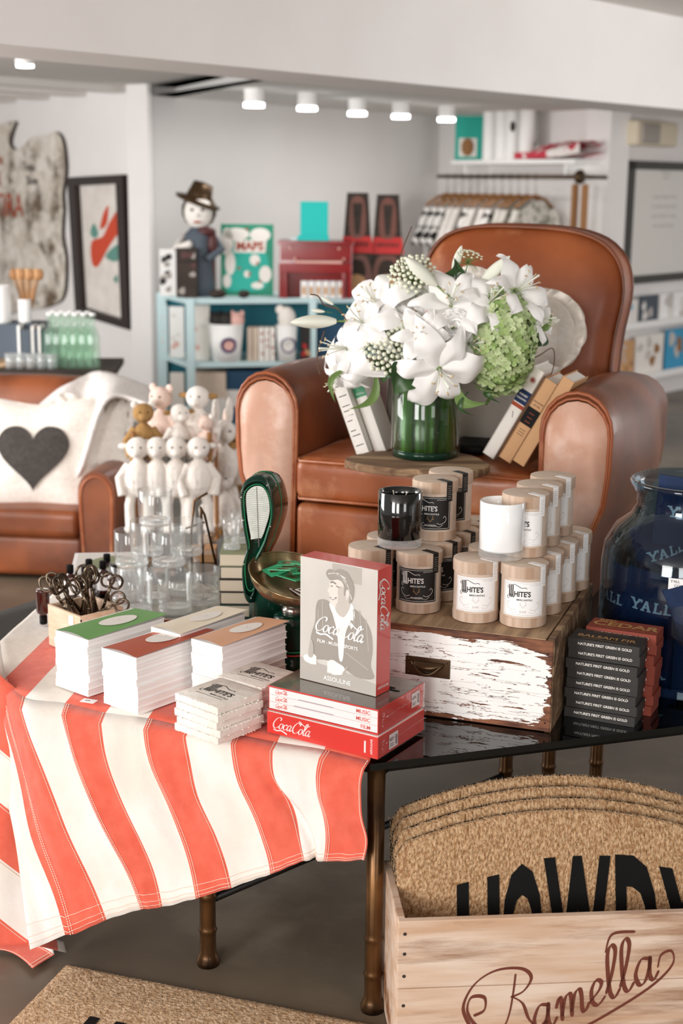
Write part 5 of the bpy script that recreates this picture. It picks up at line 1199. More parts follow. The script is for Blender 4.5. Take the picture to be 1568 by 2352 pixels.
# ------------------------------------------------------------------ books on the seat
def book(lab, p, rot, th, wd, ht, cov, pages='ivory', deco=None, grp='old books on the armchair seat'):
    t = thing('hardback_book', lab, 'book', p, 0, grp); t.rotation_euler = rot
    # spine on -y side, thickness along x, height z
    mb = MB(); mb.box0(0, 0, 0, .003, wd, ht, 0); mb.box0(th-.003, 0, 0, th, wd, ht, 0); mb.box0(0, 0, 0, th, .003, ht, 0)
    if deco: deco(mb, th, wd, ht)
    mb.build('book_cover', [cov, 'ink', 'green_line', 'rust_ink', 'navy', 'black'], t, bevel=.001); MB().box0(.003, .003, .003, th-.003, wd-.004, ht-.003, 0).build('pages', pages, t); return t
def dec1(mb, th, wd, ht):
    for k in range(9): mb.poly([(th*.2, ht*(.05+.1*k)), (th*.8, ht*(.05+.1*k)), (th*.8, ht*(.05+.1*k)+ht*(.03+.02*(k % 2))), (th*.2, ht*(.05+.1*k)+ht*.035)], F_front(0, 0, 0), 0, .0005)
    for k in range(14): mb.stroke([(th*.18, ht*(.06+.06*k)), (th*(.6+.2*(k % 2)), ht*(.062+.06*k))], .0022, F_front(0, 0, 0), 1 if k % 3 else 1, n=1)
def dec2(mb, th, wd, ht):
    mb.poly([(0, ht*.72), (th, ht*.72), (th, ht*.84), (0, ht*.84)], F_front(0, 0, 0), 2, .0005); mb.text('SMALL', .008, F_front(th*.5, 0, ht*.75), 0, align='c', dz=.001)
def dec3(mb, th, wd, ht):
    F = F_front(0, 0, 0); mb.poly([(0, ht*.62), (th, ht*.62), (th, ht*.76), (0, ht*.76)], F, 4, .0005); mb.poly([(0, ht*.57), (th, ht*.57), (th, ht*.61), (0, ht*.61)], F, 3, .0005)
    for k in range(10): a = k*.63; mb.stroke([(th*.5, ht*.88), (th*.5+.009*math.cos(a), ht*.88+.009*math.sin(a))], .002, F, 3, .0006, n=1)
    mb.text('HONEY', .007, F @ T(th*.5, ht*.7), 0, align='c', dz=.001, bold=.02); mb.text('COUNTRY', .006, F @ T(th*.5, ht*.66), 0, align='c', dz=.001, bold=.02); mb.stroke([(th*.4, ht*.52), (th*.6, ht*.46)], .0015, F, 1)
def dec4(mb, th, wd, ht):
    F = F_front(0, 0, 0); mb.poly([(0, ht*.45), (th, ht*.45), (th, ht*.65), (0, ht*.65)], F, 5, .0005); mb.text('THE HOUSE', .0055, F @ T(th*.5, ht*.72), 1, align='c', bold=.02); mb.text('OF THE', .0055, F @ T(th*.5, ht*.68), 1, align='c', bold=.02)
    for k in range(3): mb.stroke([(th*.3, ht*(.49+.05*k)), (th*.7, ht*(.49+.05*k))], .0015, F, 3, .001, n=1)
    for k in range(3): mb.stroke([(th*.25, ht*(.33+.03*k)), (th*.75, ht*(.33+.03*k))], .0012, F, 1, .001, n=1)
def rot_lean(yaw, lean): return (Matrix.Rotation(yaw, 4, 'Z') @ Matrix.Rotation(lean, 4, 'Y')).to_euler()
zb = ZSEAT
p = atz(820, 1050, zb+.003); book('white book with grey blurb text, the left one of two leaning left of the vase', (p.x, p.y, zb+.004), rot_lean(-.25, -.36), .035, .13, .222, 'ivory', deco=dec1)
p = atz(862, 1046, zb+.003); book('cream book with green spine band, leaning just left of the vase', (p.x, p.y, zb+.004), rot_lean(-.25, -.36), .031, .13, .215, 'ivory', deco=dec2)
p = atz(868, 1040, zb+.003); t = book('grey-brown cloth book standing behind the vase on the left, its cover facing out', (p.x, p.y+.06, zb+.004), (0, 0, 0), .02, .15, .235, 'grey_cloth'); t.rotation_euler = (Matrix.Rotation(math.radians(-80), 4, 'Z') @ Matrix.Rotation(.12, 4, 'Y')).to_euler()
p = atz(868, 1040, zb); t.location = (p.x+.02, p.y+.14, zb+.004)
p = atz(1058, 1046, zb); t = book('pale grey cloth book standing behind the vase on the right, its cover facing out', (p.x, p.y+.16, zb+.004), (0, 0, 0), .02, .16, .25, 'grey1'); t.rotation_euler = (Matrix.Rotation(math.radians(-92), 4, 'Z') @ Matrix.Rotation(.12, 4, 'Y')).to_euler()
for px_, py_, th_, ht_, cov, dc, lab in ((1118, 1052, .034, .262, 'ivory', dec3, 'cream book with a red floral mark and dark band, leaning right beside the cushion'), (1155, 1062, .036, .236, 'tan', dec4, 'tan book with black title band, middle one of three leaning right of the vase'), (1187, 1070, .034, .25, 'tan', None, 'plain tan book, rightmost of the three, against the armchair arm')):
    p = atz(px_, py_, zb+.005); th2 = th_
    t = book(lab, (0, 0, 0), (0, 0, 0), th_, .13, ht_, cov, deco=dc); t.location = (p.x-.02, p.y, zb+.006+th_*.0); t.rotation_euler = rot_lean(-.42, .50)
    t.location = (p.x-.012, p.y, zb+.004+math.sin(.5)*th_)
p = atz(1085, 1040, zb); o = MB().rbox((0, 0, .014), (.09, .14, .026), .011, 4).build('black_case', 'black', None, (p.x, p.y+.03, zb)); o.rotation_euler = (0, 0, -.3); tag(o, 'small black rounded case lying on the seat right of the vase', 'case')
# heart cushion leaning in the chair
def heart(n=48):
    out = []
    for k in range(n):
        a = 2*PI*k/n; x = 16*math.sin(a)**3; y = 13*math.cos(a)-5*math.cos(2*a)-2*math.cos(3*a)-math.cos(4*a); out.append((x/16, (y+2)/16))
    return out
def smp(out, u):
    n = len(out); q = (u % 1.0)*n; i = int(q) % n; f = q-int(q); a, b = out[i], out[(i+1) % n]; return (a[0]+(b[0]-a[0])*f, a[1]+(b[1]-a[1])*f)
def puffy(out, th, fr, nr=10, wob=.0):
    n = len(out)
    def f(s_):
        def g(u, v):
            i = int(u*n) % n; f_ = u*n-int(u*n); x = out[i][0]*(1-f_)+out[(i+1) % n][0]*f_; y = out[i][1]*(1-f_)+out[(i+1) % n][1]*f_
            return fr @ Vector((x*v, y*v, s_*th*math.sqrt(max(0, 1-v**2.6))+wob*noise.noise(Vector((x*v*9, y*v*9, s_)))))
        return g
    return MB().grid(f(1), n, nr).grid(f(-1), n, nr)
hs = .205; ho = [(x*hs, y*hs*1.0) for x, y in heart()]
p = aty(1140, 800, 3.98); cu = thing('heart_cushion', 'cream linen heart-shaped cushion with frayed edge, leaning in the armchair behind the flowers', 'cushion', p, 0)
cu.rotation_euler = (Matrix.Rotation(-PHI, 4, 'Z') @ Matrix.Rotation(math.radians(80), 4, 'X') @ Matrix.Rotation(math.radians(-14), 4, 'Z')).to_euler()
puffy(ho, .055, Matrix.Identity(4), 10, .01).build('cushion_body', 'linen', cu)
fr_ = MB(); n = len(ho); 
for l in range(2):
    fr_.grid(lambda u, v, l=l: Vector((smp(ho, u)[0]*(1+.13*v), smp(ho, u)[1]*(1+.13*v), .012*math.sin(u*150+l*2)*v+.01*(l-.5)*v+.004*noise.noise(Vector((u*90, v*3, l))))), 200, 3)
fr_.build('frayed_edge', 'linen', cu)
# ------------------------------------------------------------------ crate of door mats, front right
ZK = .30; cFL = atz(915, 2117, ZK); cFR = atz(1568, 2095, ZK); cBL = atz(881, 1983, ZK)
dK = (cFR.xy-cFL.xy).normalized(); aK = math.atan2(dK.y, dK.x); KW = .66; KD = .24
cr = thing('wooden_crate', 'wooden crate with brown script lettering, holding half-round door mats, front right', 'crate', (cFL.x, cFL.y, 0), aK)
tk = .014
mb = MB()
for z0, z1 in ((.008, .04), (.042, .163), (.1645, ZK)): mb.box0(0, 0, z0, KW, tk, z1)
wd_ = mb.build('front_board', 'wood_crate', cr, bevel=.0015)
mb = MB()
pR = Matrix.Rotation(-aK, 4, 'Z') @ (aty(1120, 2352, cFL.y+.02)-Vector((cFL.x, cFL.y, 0)))
fr = F_front(pR.x, -.0004, max(.03, pR.z)) @ R(0, 0, 8)
h_ = .085
S = lambda pts: [(a*h_, b*h_) for a, b in pts]
# capital R with flourishes
mb.stroke(S([(.72, 1.15), (.62, .7), (.48, .2), (.3, -.1), (-.05, -.1), (-.3, .1), (-.42, .45), (-.3, .75), (-.02, .7), (-.05, .4), (-.3, .3)]), .09*h_, fr, 0, n=8, nib=(.035*h_, 1.1))
mb.stroke(S([(-.4, .05), (-.5, .55), (-.2, 1.05), (.3, 1.3), (.85, 1.25), (1.05, 1.0), (.85, .7), (.55, .6)]), .085*h_, fr, 0, n=8, nib=(.035*h_, .6))
mb.stroke(S([(.6, .6), (.8, .4), (.9, .0), (1.1, -.25), (1.3, -.1)]), .1*h_, fr, 0, n=8, nib=(.035*h_, 2.4))
pA = Matrix.Rotation(-aK, 4, 'Z') @ (aty(1222, 2370, cFL.y+.03)-Vector((cFL.x, cFL.y, 0)))
ha = .098; fr2 = F_front(pA.x, -.0004, pA.z) @ R(0, 0, 25)
xw = script_word(mb, 'amella', ha, fr2, 0, .095, .03, .3, .03)
mb.stroke([(xw*.1, -.35*ha), (xw*.5, -.28*ha), (xw*.9, -.12*ha), (xw*1.12, .12*ha), (xw*1.16, .4*ha), (xw*1.08, .42*ha), (xw*1.02, .2*ha)], .06*ha, fr2, 0, n=8, nib=(.03*ha, 1.2))
mb.stroke([(xw*.72, .95*ha), (xw*.82, 1.25*ha), (xw*.98, 1.1*ha)], .06*ha, fr2, 0, n=8, nib=(.03*ha, 1.2))
mb.build('script_lettering', 'brown_ink', wd_)
for zz in (.05, .13, .19, .235, .275): 
    pass
mb = MB(); [mb.ell((.012, -.0006, z), (.0035, .0015, .0035), 0, 8) for z in (.06, .13, .19, .235, .275)]; mb.build('nail', 'wood_dark', wd_)
MB().box0(0, KD-tk, .005, KW, KD, ZK).build('back_board', 'wood_crate', cr, bevel=.0015)
for x in (0, KW-tk): MB().box0(x, tk, .005, x+tk, KD-tk, ZK-.0006*0).build('side_board', 'wood_crate', cr, bevel=.0015)
MB().box0(tk, tk, .0, KW-tk, KD-tk, .012).build('bottom_board', 'wood_crate', cr)
CRM = Matrix.Translation((cFL.x, cFL.y, 0)) @ Matrix.Rotation(aK, 4, 'Z')
# four half-round coir mats leaning back
MWm, MHm = .63, .43
def matout(s_=1, n=40):
    out = [(-MWm/2*s_, 0), (MWm/2*s_, 0), (MWm/2*s_, MHm*.72*s_)]
    for k in range(1, n): a = PI*k/n; out.append((MWm/2*s_*math.cos(a)**1 if False else MWm/2*s_*math.cos(a), (MHm*.72+MHm*.28*math.sin(a)**.75)*s_))
    out.append((-MWm/2*s_, MHm*.72*s_)); return out
def mat_top(x): 
    q = min(1, abs(x)/(MWm/2)); return MHm*.86+MHm*.14*(1-q*q)-.02*max(0, q-.94)/.06
for k in range(4):
    y0 = .048+.028*k; lean = math.radians(14)
    mtx = CRM @ T(.012+MWm/2+.006*0, y0+.02, .014) @ Matrix.Rotation(-lean, 4, 'X')
    t = thing('door_mat', ['front half-round coir door mat in the crate, black HOWDY lettering', 'second half-round coir door mat in the crate', 'third half-round coir door mat in the crate', 'rearmost half-round coir door mat in the crate, standing highest'][k], 'door mat', mtx.translation, 0, 'half-round door mats in the crate'); t.rotation_euler = mtx.to_euler(); t.scale = (1, 1, 1+.025*k)
    F = F_front(0, 0, 0); n_u, n_v = (170, 130) if k == 0 else (90, 50)
    def face(u, v, k=k):
        x = (u-.5)*MWm; z = v*mat_top(x); e = min(1, 12*min(u, 1-u, 1-v+.0)); 
        return Vector((x+.0015*noise.noise(Vector((u*300, v*300, k))), -.011*e**.4+.0028*noise.noise(Vector((u*190, v*140, k)))+.0015*noise.noise(Vector((u*420, v*320, k))), z+.0025*noise.noise(Vector((u*160, v*90, k+7)))*(v > .9)))
    MB().grid(face, n_u, n_v).build('coir_pile', 'coir', t)
    mb = MB(); out = [(x, mat_top(x)) for x in [MWm*(i/60-.5) for i in range(61)]]; out = [(-MWm/2, 0)]+out+[(MWm/2, 0)]
    mb.prism(out, -.0035, .001, 0, F_front(0, -.0, 0)); mb.build('backing', 'black', t)
    # shaggy fibres along the rim
    mb = MB(); rr = random.Random(k)
    P = [(-MWm/2, MHm*.85*i/60) for i in range(60)]+[(x, mat_top(x)) for x in [MWm*(i/260-.5) for i in range(261)]]
    for (x, z) in P:
        for j in range(3):
            a = Vector((x+rr.uniform(-.002, .002), -.001-.010*rr.random(), z-.002+rr.uniform(-.001, .001))); d = Vector((rr.uniform(-.004, .004)-(.002 if x < -MWm/2+.001 else 0), rr.uniform(-.005, .002), rr.uniform(.0, .006))); s_ = Vector((.0008, .0004, 0))
            mb.add([a-s_, a+s_, a+d], [(0, 1, 2)], 0)
    o = mb.build('rim_fibres', 'coir_edge', t); o['kind'] = 'stuff'
    if k == 0:
        mb = MB(); fz = lambda x, y, z: Vector((x, -.0125-z-.0006*noise.noise(Vector((x*400, y*400, 0))), y))
        for ch_, x0, w__, zt_ in (('H', -.2, .082, .325), ('O', -.113, .078, .337), ('W', -.031, .13, .342), ('D', .108, .082, .345), ('Y', .194, .088, .33)):
            vs, ps = text_data(ch_, .045); xs = [v_[0] for v_ in vs]; ys = [v_[1] for v_ in vs]; x_0, x_1 = min(xs), max(xs); y_1 = max(ys)
            pts = [fz(x0+(v_[0]-x_0)/(x_1-x_0)*w__, .10+(zt_-.10+.10*0)*v_[1]/y_1-((x0+(v_[0]-x_0)/(x_1-x_0)*w__-.04)**2)*.55, .0012) for v_ in vs]
            mb.add(pts, ps, 0)
        mb.build('lettering', 'black', t)
# floor mat
z_ = .014
q0 = atz(150, 2208, z_); q1 = atz(885, 2352, z_); q2 = atz(-60, 2330, z_)
dm = (q1.xy-q0.xy); am = math.atan2(dm.y, dm.x); Lm = .70
n2 = Vector((math.sin(am), -math.cos(am)))
t = thing('door_mat', 'pale coir door mat lying flat on the floor at bottom left, black lettering', 'door mat', (q0.x, q0.y, 0), am)
DW = .45
def flo(u, v):
    e = min(1, 25*min(u, 1-u, v, 1-v)); x = u*Lm; y = -v*DW-.006*0
    return Vector((x+.004*noise.noise(Vector((u*9, v*150, 1)))*(u < .02 or u > .98), y+.004*noise.noise(Vector((u*150, v*9, 3)))*(v < .02), z_*e**.3+.002*noise.noise(Vector((u*210, v*140, 0)))+.0014*noise.noise(Vector((u*480, v*320, 4)))))
MB().grid(flo, 240, 150).build('coir_pile', 'coir_mat', t)
MB().box0(.002, -DW+.002, 0, Lm-.002, -.002, .004).build('backing', 'black', t)
mb = MB(); fz = lambda x, y, z: Vector((x, y, z_+.0022+.0004*noise.noise(Vector((x*400, y*400, 0)))))
for i, c_ in enumerate('HOWDY'):
    vs, ps = text_data(c_, .045); xs = [v_[0] for v_ in vs]; x_0, x_1 = min(xs), max(xs); y_1 = max(v_[1] for v_ in vs)
    mb.add([fz(.145+.092*i+(v_[0]-x_0)/(x_1-x_0)*.078, -.145-.16+.16*v_[1]/y_1-.02*(i-2)**2*.25, 0) for v_ in vs], ps, 0)
mb.build('lettering', 'black', t)
# ------------------------------------------------------------------ background: left armchair, cushions, throw
def at2(px, py, Y): return aty(px, py, Y)
la = thing('leather_sofa', 'brown leather club armchair on the floor at far left, heart cushion on it', 'armchair', (-1.475, 5.62, 0), math.radians(-6))
def bxp(name, c, d, r, m='leather_dark', puff=0): return MB().rbox(c, d, r, 4, puff=puff).build(name, m, la)
ax = .50
bxp('seat_base', (0, .38, .105), (.86, .72, .175), .03, 'leather_dark'); bxp('seat_cushion', (0, .34, .245), (.84, .70, .115), .03, 'leather_dark', .008)
for s_ in (-1, 1):
    cx = s_*ax; out = [(x*.95, z) for x, z in arm_out(.155, .475)]; n = len(out)
    mb = MB(); vs = []; N = 10
    for i in range(N+1): vs += [Vector((cx+x*(1+.25*math.sin(PI*i/N)*(1 if x*s_ > 0 else .2)), .78*i/N-.02, z-.03*(i/N)**2)) for x, z in out]
    mb.add(vs, [(i*n+k, i*n+(k+1) % n, (i+1)*n+(k+1) % n, (i+1)*n+k) for i in range(N) for k in range(n)], 0, True); tri = geometry.tessellate_polygon([[Vector((x, z, 0)) for x, z in out]]); mb.add(vs[:n], tri, 0); mb.add(vs[-n:], tri, 0)
    mb.build('arm', 'leather_dark', la); MB().tube([Vector((cx+x*.86, -.02, .25+(z-.25)*.9)) for x, z in out], .006, 8).build('piping', 'leather', la)
bo2 = smooth_path([(-.44, .2), (-.46, .5), (-.43, .66), (-.3, .735), (0, .75), (.3, .735), (.43, .66), (.46, .5), (.44, .2)], 3); n = len(bo2); vs = []
for y, s_ in ((0, 0), (-.02, .5), (.0, .85), (.04, 1), (.14, 1), (.2, .9), (.21, 0)): vs += [Vector((x*s_, .55+y+.12*z, .45+(z-.45)*s_)) for x, z in bo2]
MB().add(vs, [(l*n+i, l*n+(i+1) % n, (l+1)*n+(i+1) % n, (l+1)*n+i) for l in range(6) for i in range(n)], 0, True).build('backrest', 'leather_dark', la)
for x in (-.4, .4):
    for y in (.08, .68): MB().cyl(.025, -.0, .03, 12).build('foot', 'black', la, (x, y, 0))
# square cushion with a dark heart
sq = smooth_path([(-1, -1), (0, -.93), (1, -1), (.94, 0), (1, 1), (0, .93), (-1, 1), (-.94, 0)], 8, True)
hc = thing('square_cushion', 'off-white square cushion with a big charcoal heart, on the left armchair', 'cushion', at2(88, 1048, 5.80)+Vector((0, 0, 0))); hc.rotation_euler = (math.radians(78), 0, 0)
cs = .255; puffy([(x*cs*1.02, y*cs*.9) for x, y in sq], .08, Matrix.Identity(4), 12, .012).build('cushion_body', 'linen', hc)
def heartface(u, v):
    o_ = heart(); x, y = smp(o_, u); x *= .142*v; y = y*.142*v+.0; x *= 1.02; y -= .012
    rr_ = max(abs(x)/cs, abs(y)/(cs*.9)); return Vector((x, y, .08*math.sqrt(max(0, 1-rr_**2.6))*1.0+.003))
def cushz(x, y):
    # radial fraction along the superellipse-like outline
    a = max(abs(x)/(cs*.97), abs(y)/(cs*.86), 1e-6); return .08*math.sqrt(max(0, 1-a**2.6))
MB().grid(lambda u, v: (lambda q: Vector((q[0]*.147*v-.005, q[1]*.15*v-.008, cushz(q[0]*.147*v, q[1]*.15*v-.008)+.009)))(smp(heart(), u)), 64, 10).build('heart_applique', 'heart_dark', hc, label='charcoal linen heart')
rc = thing('ruffled_cushion', 'cream cushion with wavy frayed edge, behind the heart cushion', 'cushion', at2(222, 1010, 5.85)); rc.rotation_euler = (math.radians(80), 0, math.radians(10))
mb = puffy([(x*.13*(1+.06*math.sin(i*1.7)), y*.16*(1+.05*math.sin(i*2.1))) for i, (x, y) in enumerate(sq)], .05, Matrix.Identity(4), 8, .01); mb.build('cushion_body', 'linen', rc)
MB().grid(lambda u, v: Vector((smp(sq, u)[0]*.13*(1+.2*v), smp(sq, u)[1]*.16*(1+.16*v), .012*math.sin(u*120)*v)), 160, 2).build('frayed_edge', 'linen', rc)
# knitted throw draped over its back
def throw_(u, v):
    px = 95+245*u; top = 925-62*math.sin(PI*min(1, u*1.15))**.8 if u < .6 else 866+30*((u-.6)/.4)
    top = 932-75*math.sin(PI*.5*min(1, u/.55)) if u < .55 else 857+38*((u-.55)/.45)**1.2
    bot = top+(60+230*math.sin(PI*min(1, u*1.3))**1.0 if u < .75 else 60)*(1)
    bot = top+ (40+190*math.exp(-((u-.33)/.2)**2))
    Y = 6.12-.36*v-.05*math.sin(u*9+v*4)
    p = at2(px, top+(bot-top)*v, Y); return p
mb = MB().grid(throw_, 40, 20); mb.grid(lambda u, v: throw_(u, 0)+Vector((0, .28*v, -.04*v*v)), 40, 6); o = mb.build('knitted_throw', 'throw'); sd = o.modifiers.new('thick', 'SOLIDIFY'); sd.thickness = .012
tag(o, 'white knitted throw draped over the back of the left armchair', 'blanket')
# ------------------------------------------------------------------ dark cabinet, bottles, wall pieces at left
zc_ = at2(130, 852, 7.0).z
cb = thing('wooden_cabinet', 'dark weathered wooden cabinet against the left wall, bottles on top', 'cabinet', (-2.05, 7.0, 0), math.radians(4))
mb = MB().box0(-.9, -.02, zc_-.03, .92, .5, zc_); mb.build('cabinet_top', 'wood_dark', cb); 
mb = MB().box0(-.86, .04, .03, .84, .46, zc_-.03); mb.build('cabinet_body', 'wood_old', cb)
for k in range(3): MB().box0(-.84+.56*k, .022, .08, -.3+.56*k, .042, zc_-.07).build('door', 'wood_dark', cb).modifiers.new('b', 'BEVEL').width = .006
for x in (-.8, .78):
    for y in (.08, .42): MB().box0(x-.03, y-.03, 0, x+.03, y+.03, .05).build('foot', 'wood_dark', cb)
def bottle(lab):
    t = thing('glass_bottle', lab, 'bottle', (0, 0, 0), 0, 'pale green glass bottles on the cabinet')
    MB().lathe([(0, .002), (.03, .002), (.034, .01), (.034, .155), (.026, .185), (.013, .21), (.0125, .25), (.015, .253), (.015, .262), (0, .263)], 20).build('bottle_body', 'bottle_glass', t); MB().lathe([(0, .262), (.016, .262), (.016, .275), (0, .277)], 12).build('cap', 'white', t); return t
b0_ = None; words = ['first', 'second', 'third', 'fourth', 'fifth', 'sixth']
for r_ in range(2):
    for k in range(6 if r_ == 0 else 5):
        p = at2(118+19.5*k+(9 if r_ else 0), 850, 7.12+.1*r_); lab = '%s pale green bottle from the left in the %s row on the cabinet' % (words[k], 'front' if r_ == 0 else 'rear')
        if b0_ is None: b0_ = bottle(lab); b0_.location = (p.x, p.y, zc_)
        else: copy_tree(b0_, lab, (p.x, p.y, zc_))
for k in range(5):
    p = at2(25+24*k, 850, 7.08); t = thing('small_glass', '%s small clear glass from the left, at the front of the cabinet' % words[k], 'glass', (p.x, p.y, zc_), 0, 'small glasses on the cabinet')
    MB().lathe([(0, 0), (.024, 0), (.028, .075), (.026, .075), (.022, .01), (0, .01)], 16).build('glass_cup', 'glass_base', t)
o = MB().rbox((0, 0, .012), (.3, .2, .024), .006, 2).build('wooden_tray', 'wood_board', None, (at2(20, 850, 7.2).x, 7.2, zc_)); tag(o, 'flat pale board under the small glasses at far left', 'board')
# canister, cups, dark box, books
def cyl_thing(name, lab, cat, px, Y, r_, h, m, z=None): p = at2(px, 850, Y); o = MB().lathe([(0, 0), (r_*.95, 0), (r_, .01), (r_, h), (r_, h), (r_*.9, h), (r_*.88, .02), (0, .02)], 24).build(name, m, None, (p.x, p.y, zc_ if z is None else z)); return tag(o, lab, cat)
zb2 = at2(20, 742, 7.35).z
o = MB().box0(-.2, -.1, 0, .16, .12, zb2-zc_).build('dark_crate', 'slate', None, (at2(35, 850, 7.35).x, 7.4, zc_)); tag(o, 'dark grey display box on the cabinet, carrying the white canisters', 'box')
cyl_thing('canister', 'tall white canister at the left edge, on the dark box', 'canister', 6, 7.36, .055, .19, 'white', zb2)
cyl_thing('canister', 'white crock holding wooden spoons, behind the green bottles', 'canister', 62, 7.40, .035, .12, 'white', zb2)
for k in range(7):
    p = at2(50+9*k, 690, 7.42); t = MB(); t.tube([(0, 0, 0), (.01*(k-3), .01, .12), (.018*(k-3), .015, .2)], .006, 6); t.ell((.02*(k-3), .016, .215), (.02, .007, .03), None, 10); o = t.build('wooden_spoon', 'tan' if k % 2 else 'tan_dk', None, (at2(62, 690, 7.4).x+.003*k-.01, 7.40+.004*(k % 2), zb2+.03))
    tag(o, '%s wooden spoon from the left in the white crock' % (words+['last'])[k], 'spoon', 'wooden spoons in the crock')
for k, (m_, w_b) in enumerate((('white', .012), ('slate', .05), ('grey_lt', .012), ('slate', .014), ('grey_lt', .012), ('forest', .07))):
    xk = at2(48, 850, 7.25).x+sum((.012, .05, .012, .014, .012, .07)[:k])+.004*k
    o = MB().box0(0, 0, 0, w_b, .12, .20-.02*(k % 2)).text('', .01, Matrix.Identity(4), 0).build('magazine', m_, None, (xk, 7.2, zc_)); tag(o, ['thin white magazine at the left of the upright magazines on the cabinet', 'thick slate-grey folder among the upright magazines', 'first pale magazine right of the slate folder', 'thin dark magazine between two pale ones', 'second pale magazine, next to the dark green folder', 'dark green folder right behind the bottles'][k], 'magazine', 'magazines on the cabinet')
# big shaped painted sign on the left wall
d1 = Vector((W1a.x-K1.x, W1a.y-K1.y)).normalized()   # along the wall, away from the corner
aw = math.atan2(-d1.y, -d1.x)
def wpos(px, py):  # point on the left wall plane
    d = ray(px, py); nrm = Vector((d1.y, -d1.x)); k_w = (Vector((K1.x, K1.y)).dot(nrm))/(Vector((d.x, d.y)).dot(nrm)); return Vector((0, 0, EYE))+d*k_w
def wl(px, py, o0):
    p = wpos(px, py)-o0; return (p.x*math.cos(aw)+p.y*math.sin(aw), p.z)
o0 = wpos(0, 720)
ol_ = [wl(x, y, o0) for x, y in ((-160, 300), (-60, 330), (-10, 295), (20, 282), (42, 280), (36, 300), (30, 330), (44, 345), (62, 335), (80, 315), (110, 312), (135, 303), (150, 320), (157, 360), (158, 400), (151, 445), (153, 480), (150, 540), (158, 590), (158, 640), (152, 680), (130, 700), (60, 712), (-160, 720))]
ol_ = smooth_path(ol_, 3, True)
mb = MB().prism(ol_, -.03, 0, 0, F_front(0, -.03, 0), side=1)
Fs_ = F_front(0, -.0, 0) 
def WT(px, py): return F_front(0, -.03, 0) @ T(*wl(px, py, o0), 0)
for s_txt, px, py, sz, m_ in (('ADMON', -60, 426, .16, 2), ('TIRA', -2, 495, .25, 2), ('Texas', 62, 392, .09, 3), ('Show', 70, 424, .09, 3), ('de', 4, 378, .11, 2)): mb.text(s_txt, sz, WT(px, py), m_, bold=.01, dz=.004)
o = mb.build('painted_sign', ['sign_metal', 'sign_edge', 'rust_ink', 'ink'], None, tuple(o0), aw); tag(o, 'large scalloped weathered sign with faded rust-red lettering, on the left wall', 'sign')
# framed vertical art
o1 = wpos(190, 728); q_ = [wl(x, y, o1) for x, y in ((190, 720), (314, 757), (299, 401), (171, 408))]
t = thing('framed_picture', 'tall dark-framed picture with red brush marks, hanging on the left wall', 'picture', o1, aw)
ctrq = (sum(p[0] for p in q_)/4, sum(p[1] for p in q_)/4)
def ins_(k, kz): return [(ctrq[0]+(x-ctrq[0])*k, ctrq[1]+(z-ctrq[1])*kz) for x, z in q_]
mb = MB(); A_, B_ = ins_(1, 1), ins_(.74, .885)
for i in range(4): j = (i+1) % 4; mb.prism([A_[i], A_[j], B_[j], B_[i]], .0, .06, 0, F_front(0, 0, 0))
mb.build('picture_frame', 'mahogany', t)
mb = MB().prism(B_, .005, .015, 0, F_front(0, 0, 0)); bx_ = lambda u, v: (B_[0][0]*(1-u)*(1-v)+B_[1][0]*u*(1-v)+B_[2][0]*u*v+B_[3][0]*(1-u)*v, B_[0][1]*(1-u)*(1-v)+B_[1][1]*u*(1-v)+B_[2][1]*u*v+B_[3][1]*(1-u)*v)
for m_, pts in ((1, [(.2, .38), (.22, .55), (.5, .6), (.7, .72), (.98, .83), (1, .68), (.8, .6), (.6, .5), (.35, .36)]), (1, [(.45, .66), (.55, .78), (.68, .84), (.62, .7)]), (2, [(.55, .45), (.85, .55), (.95, .5), (.8, .42)]), (2, [(.72, .28), (.82, .32), (.82, .26)]), (2, [(.2, .62), (.3, .7), (.4, .62), (.3, .58)])): mb.poly(smooth_path([bx_(*p) for p in pts], 4, True), F_front(0, 0, 0), m_, .017)
mb.build('art_sheet', ['art_paper', 'art_red', 'art_green'], t)

# ------------------------------------------------------------------ aqua display shelf
YS = 8.6; pf = [at2(428, 692, YS), at2(830, 684, YS+.25)]; xb0 = at2(365, 683, 9.1)
zt_ = [at2(430, y, YS).z for y in (686, 833, 979)]
plan = [(pf[0].x, pf[0].y), (pf[1].x, pf[1].y), (pf[1].x+.1, pf[1].y+.6), (xb0.x, xb0.y)]
sh = thing('display_shelf', 'pale aqua open shelf unit with teal interior against the back wall', 'shelf', (plan[0][0], plan[0][1], 0))
pl0 = [(x-plan[0][0], y-plan[0][1]) for x, y in plan]
for z in zt_+[.03]: MB().prism(pl0, z-.032, z, 0).build('shelf_board', 'aqua', sh)
def post(x, y, w=.05): MB().box0(x-w/2, y-w/2, 0, x+w/2, y+w/2, zt_[0]-.001).build('post', 'aqua', sh)
post(pl0[0][0]+.02, pl0[0][1]+.02); post(pl0[3][0]+.02, pl0[3][1]-.02, .06); xm = at2(718, 690, YS+.18); post(xm.x-plan[0][0], pl0[0][1]+(xm.y-plan[0][1])+.01, .045); post(pl0[1][0]-.02, pl0[1][1]+.02); post(pl0[2][0]-.02, pl0[2][1]-.02)
bk = MB(); bk.add([(pl0[3][0]+.03, pl0[3][1]-.03, .03), (pl0[2][0]-.03, pl0[2][1]-.03, .03), (pl0[2][0]-.03, pl0[2][1]-.03, zt_[0]-.03), (pl0[3][0]+.03, pl0[3][1]-.03, zt_[0]-.03)], [(0, 1, 2, 3)]); o = bk.build('back_panel', 'teal_in', sh); o.modifiers.new('s', 'SOLIDIFY').thickness = .01
def on_shelf(px, lvl, dY): p = at2(px, [690, 838, 984][lvl], YS+dY); return Vector((p.x, p.y, zt_[lvl]+.001))
def pxw(a, b, Y): return (b-a)/FPX*Y
